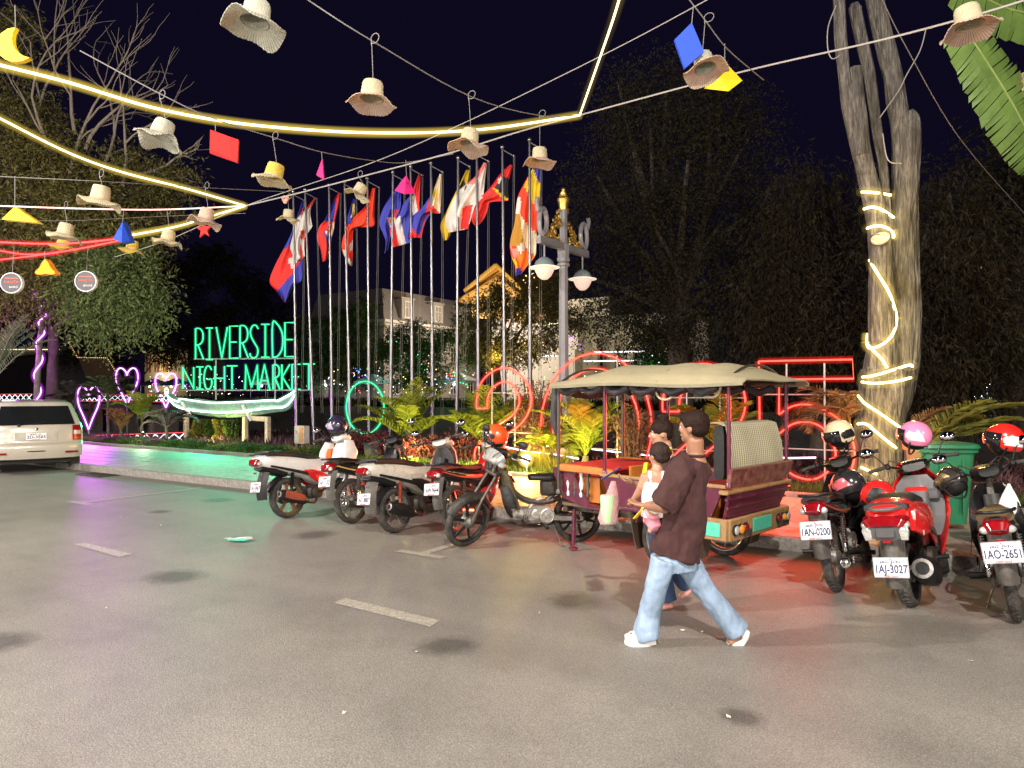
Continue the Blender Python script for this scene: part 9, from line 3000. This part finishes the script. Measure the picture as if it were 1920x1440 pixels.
# ------------------------------------------------------------------ far bank life: stalls, fairy lights, parked bikes at the right
EC = {'amber': (1.0, 0.6, 0.2), 'white': (0.9, 0.95, 1.0), 'blue': (0.1, 0.35, 1.0), 'green': (0.05, 1.0, 0.35), 'red': (1.0, 0.08, 0.06), 'violet': (0.55, 0.1, 1.0)}
rs = random.Random(5)
for nm, c in EC.items():
 mb = MB()
 zones = {'amber': [(620, 1110, 685, 738, 70), (700, 1050, 640, 690, 18), (1540, 1560, 700, 705, 2), (1800, 1905, 480, 640, 26), (280, 600, 700, 740, 30), (980, 1030, 505, 540, 18)], 'white': [(590, 900, 690, 740, 46), (280, 460, 705, 742, 40), (1820, 1900, 690, 745, 10), (1100, 1260, 650, 700, 12)],
    'blue': [(660, 690, 690, 720, 8), (835, 855, 700, 720, 8), (1060, 1072, 655, 672, 6), (1180, 1230, 640, 700, 8)], 'green': [(850, 880, 690, 730, 14), (720, 800, 640, 700, 14), (1150, 1240, 690, 730, 16)], 'red': [(838, 858, 690, 720, 10), (660, 700, 720, 740, 5), (1860, 1900, 560, 680, 5)], 'violet': [(1068, 1090, 630, 660, 12), (660, 680, 690, 720, 6), (300, 460, 715, 735, 8)]}[nm]
 for x0, x1, y0, y1, k in zones:
  for _ in range(k):
   p = at(rs.uniform(x0, x1), rs.uniform(y0, y1), Y=rs.uniform(42.8, 46))
   mb.ell(p, rs.uniform(0.02, 0.045), nu=6, nv=4)
 tag(mb.build('fairy_lights', emit('bulb_' + nm, c, 4.0)), nm + ' fairy lights sprinkled through the far trees', 'fairy lights', 'fairy lights of the far bank', kind='stuff')
for x, y, c, pw in ((840, 715, (0.05, 1.0, 0.3), 130), (770, 690, (0.2, 1.0, 0.35), 80), (930, 670, (1.0, 0.7, 0.2), 160), (1000, 650, (1.0, 0.75, 0.3), 140), (1215, 690, (0.1, 0.9, 0.5), 50), (1078, 650, (0.5, 0.1, 1.0), 40), (430, 720, (0.8, 0.9, 1.0), 180), (650, 715, (1.0, 0.8, 0.5), 90), (600, 640, (0.6, 0.9, 0.6), 60)):
 point_light('party_light', at(x, y, Y=42.5), pw, c, 0.2)
for k, (px, c) in enumerate(((330, (0.10, 0.35, 0.5)), (290, (0.5, 0.5, 0.55)), (500, (0.55, 0.5, 0.4)), (620, (0.5, 0.45, 0.4)), (700, (0.2, 0.45, 0.5)), (860, (0.45, 0.45, 0.5)))):
 q = at(px, 745, Y=47)
 q.z = G0
 t = thing('market_stall', ['blue', 'grey', 'beige', 'brown', 'teal', 'pale'][k] + ' roofed market stall on the far bank ' + ['right of the small purple heart', 'left of the small purple heart', 'below the word MARKET', 'between the second and fourth flagpoles', 'at the fifth flagpole', 'left of the neon 2'][k], 'market stall', q, 0, 'market stalls on the far bank')
 MB().add([(-1.4, -1, 2.2), (1.4, -1, 2.2), (1.4, 1, 2.2), (-1.4, 1, 2.2), (0, 0, 2.9), (-1.4, -1, 2.0), (1.4, -1, 2.0), (1.4, 1, 2.0), (-1.4, 1, 2.0)], [(0, 1, 4), (1, 2, 4), (2, 3, 4), (3, 0, 4), (5, 6, 1, 0), (6, 7, 2, 1), (7, 8, 3, 2), (8, 5, 0, 3), (5, 8, 7, 6)]).build('canopy', mat('stall_cloth_%d' % k, c, 0.8), t, angle=0)
 for x in (-1.3, 1.3):
  for y in (-0.9, 0.9):
   MB().tube([V(x, y, 0), V(x, y, 2.1)], 0.03, n=5).build('post', M_frame, t)
 MB().box((0, 0, 0.75), (2.4, 1.2, 0.1)).build('counter', M_wood, t)
 MB().ell((0, -0.6, 1.9), 0.10, nu=8, nv=6).build('bulb', emit('stall_bulb', (0.95, 0.97, 1.0), 6.0), t)
 point_light('stall_light', (0, -0.7, 1.6), 60, (0.9, 0.95, 1.0), 0.15, t)
# row of parked scooters in the shade at the far right
far_proto = None
for k in range(9):
 q = at(1812 + 15.5 * k, 770, Y=46.0)
 q.z = G0
 if far_proto is None:
  t = thing('parked_scooter', 'x', 'motorbike', q, R(-65), 'dark scooters parked across the river')
  for x in (0, 1.25):
   w = MB().lathe([(0.18, -0.05), (0.27, -0.05), (0.29, 0), (0.27, 0.05), (0.18, 0.05)], (x, 0, 0.29), (0, 1, 0), n=20, closed=True, caps=False).build('wheel', M_rubber, t)
   MB().lathe([(0.18, -0.02), (0.18, 0.02), (0.05, 0.03), (0.05, -0.03)], (x, 0, 0.29), (0, 1, 0), n=12).build('rim', M_chrome, w)
  MB().sweep(spline([(-0.4, 0, 0.8), (0, 0, 0.7), (0.5, 0, 0.5), (0.8, 0, 0.42)], 3), [(0.12, 0.1)] * 10, n=10).sweep([(1.0, 0, 0.95), (0.95, 0, 0.6), (0.8, 0, 0.4)], [(0.16, 0.06), (0.18, 0.07), (0.15, 0.06)], n=10, up=(1, 0, 0)).build('body', M_blackgloss, t)
  MB().sweep([(-0.35, 0, 0.86), (0.5, 0, 0.78)], (0.12, 0.05), n=8).build('seat', M_seat, t)
  MB().tube([(0.92, -0.33, 1.05), (1.0, 0, 1.02), (0.92, 0.33, 1.05)], 0.02, n=6).tube([(1.0, 0, 1.0), (1.25, 0, 0.3)], 0.03, n=6).build('handlebar', M_chrome, t)
  MB().ell((1.08, 0, 0.92), (0.05, 0.1, 0.06), nu=8, nv=6).build('headlight', M_clearlens, t)
  far_proto = t
 else:
  t = far_proto.copy()
  COL.objects.link(t)
  t.location = q
  t.rotation_euler = (0, 0, R(-65 + rs.uniform(-10, 10)))
  for c_ in far_proto.children:
   d_ = c_.copy()
   COL.objects.link(d_)
   d_.parent = t
   for g_ in c_.children:
    e_ = g_.copy()
    COL.objects.link(e_)
    e_.parent = d_
 t['label'] = 'dark scooter in the row parked across the river, number ' + str(k + 1) + ' from the left'
 if k:
  t['label'] = ['', 'second', 'third', 'fourth', 'fifth', 'sixth', 'seventh', 'eighth', 'ninth'][k] + ' dark scooter from the left in the row parked across the river'
 else:
  t['label'] = 'leftmost dark scooter in the row parked across the river'
q = at(1851, 722, Y=45.2)
t = thing('lamp', 'small cold white lamp over the scooters across the river', 'lamp', q)
MB().ell((0, 0, 0), 0.13, nu=10, nv=8).build('bulb', emit('cold_lamp', (0.8, 0.95, 1.0), 14.0), t)
MB().tube([V(0, 0.1, 0.1), V(0, 0.15, 0.42 - q.z)], 0.03, n=6).build('post', M_frame, t)
point_light('cold_lamp_light', (0, -0.4, 0), 160, (0.75, 0.95, 1.0), 0.15, t)

# ------------------------------------------------------------------ litter on the road
q = gp(452, 1014)
t = thing('litter', 'crumpled white and teal wrapper lying on the asphalt', 'litter', (q.x, q.y, 0.004), 0.4)
Pc = [[(x * 0.055 - 0.14 + rs.uniform(-0.03, 0.03), y * 0.05 - 0.08 + rs.uniform(-0.02, 0.02), 0.006 + rs.uniform(0, 0.035)) for x in range(6)] for y in range(4)]
MB().grid(Pc[:3], th=0.002).build('paper', mat('wrapper_white', (0.65, 0.62, 0.55), 0.6, dirt=(0.25, 0.2, 0.15), dirt_amt=0.5), t, angle=0)
Pc = [[(x * 0.05 - 0.08, y * 0.04 - 0.14, 0.012 + rs.uniform(0, 0.03)) for x in range(5)] for y in range(3)]
MB().grid(Pc, th=0.002).build('film', mat('wrapper_teal', (0.10, 0.55, 0.48), 0.4), t, angle=0)
for k, (x, y) in enumerate(((778, 1224), (648, 1338), (228, 970), (300, 986), (1280, 1183), (1318, 1187), (990, 1006), (198, 1141), (1818, 1240), (1010, 1150), (1370, 1347), (560, 962))):
 q = gp(x, y)
 s = rs.uniform(0.008, 0.018)
 o = MB().grid([[(i * s - s, j * s * 0.6, 0.004 + rs.uniform(0, 0.008)) for i in range(3)] for j in range(3)], th=0.0015).build('paper_scrap', mat('scrap_pale', (0.6, 0.57, 0.48), 0.7), angle=0)
 o.location = (q.x, q.y, 0.002)
 o.rotation_euler = (0, 0, rs.uniform(0, 6))
 tag(o, 'tiny pale scrap of paper or leaf lying on the asphalt', 'litter', 'pale scraps scattered over the road')
dg_ = gp(160, 893)
t = thing('drain_cover', 'dark iron drain grate at the kerb behind the car', 'drain', (dg_.x, KY - 0.28, 0.003))
MB().box((0, 0, 0.003), (0.9, 0.42, 0.012)).build('frame', M_steel, t)
for k in range(9):
 MB().box((-0.4 + 0.1 * k, 0, 0.012), (0.045, 0.36, 0.012)).build('bar', M_steel, t)
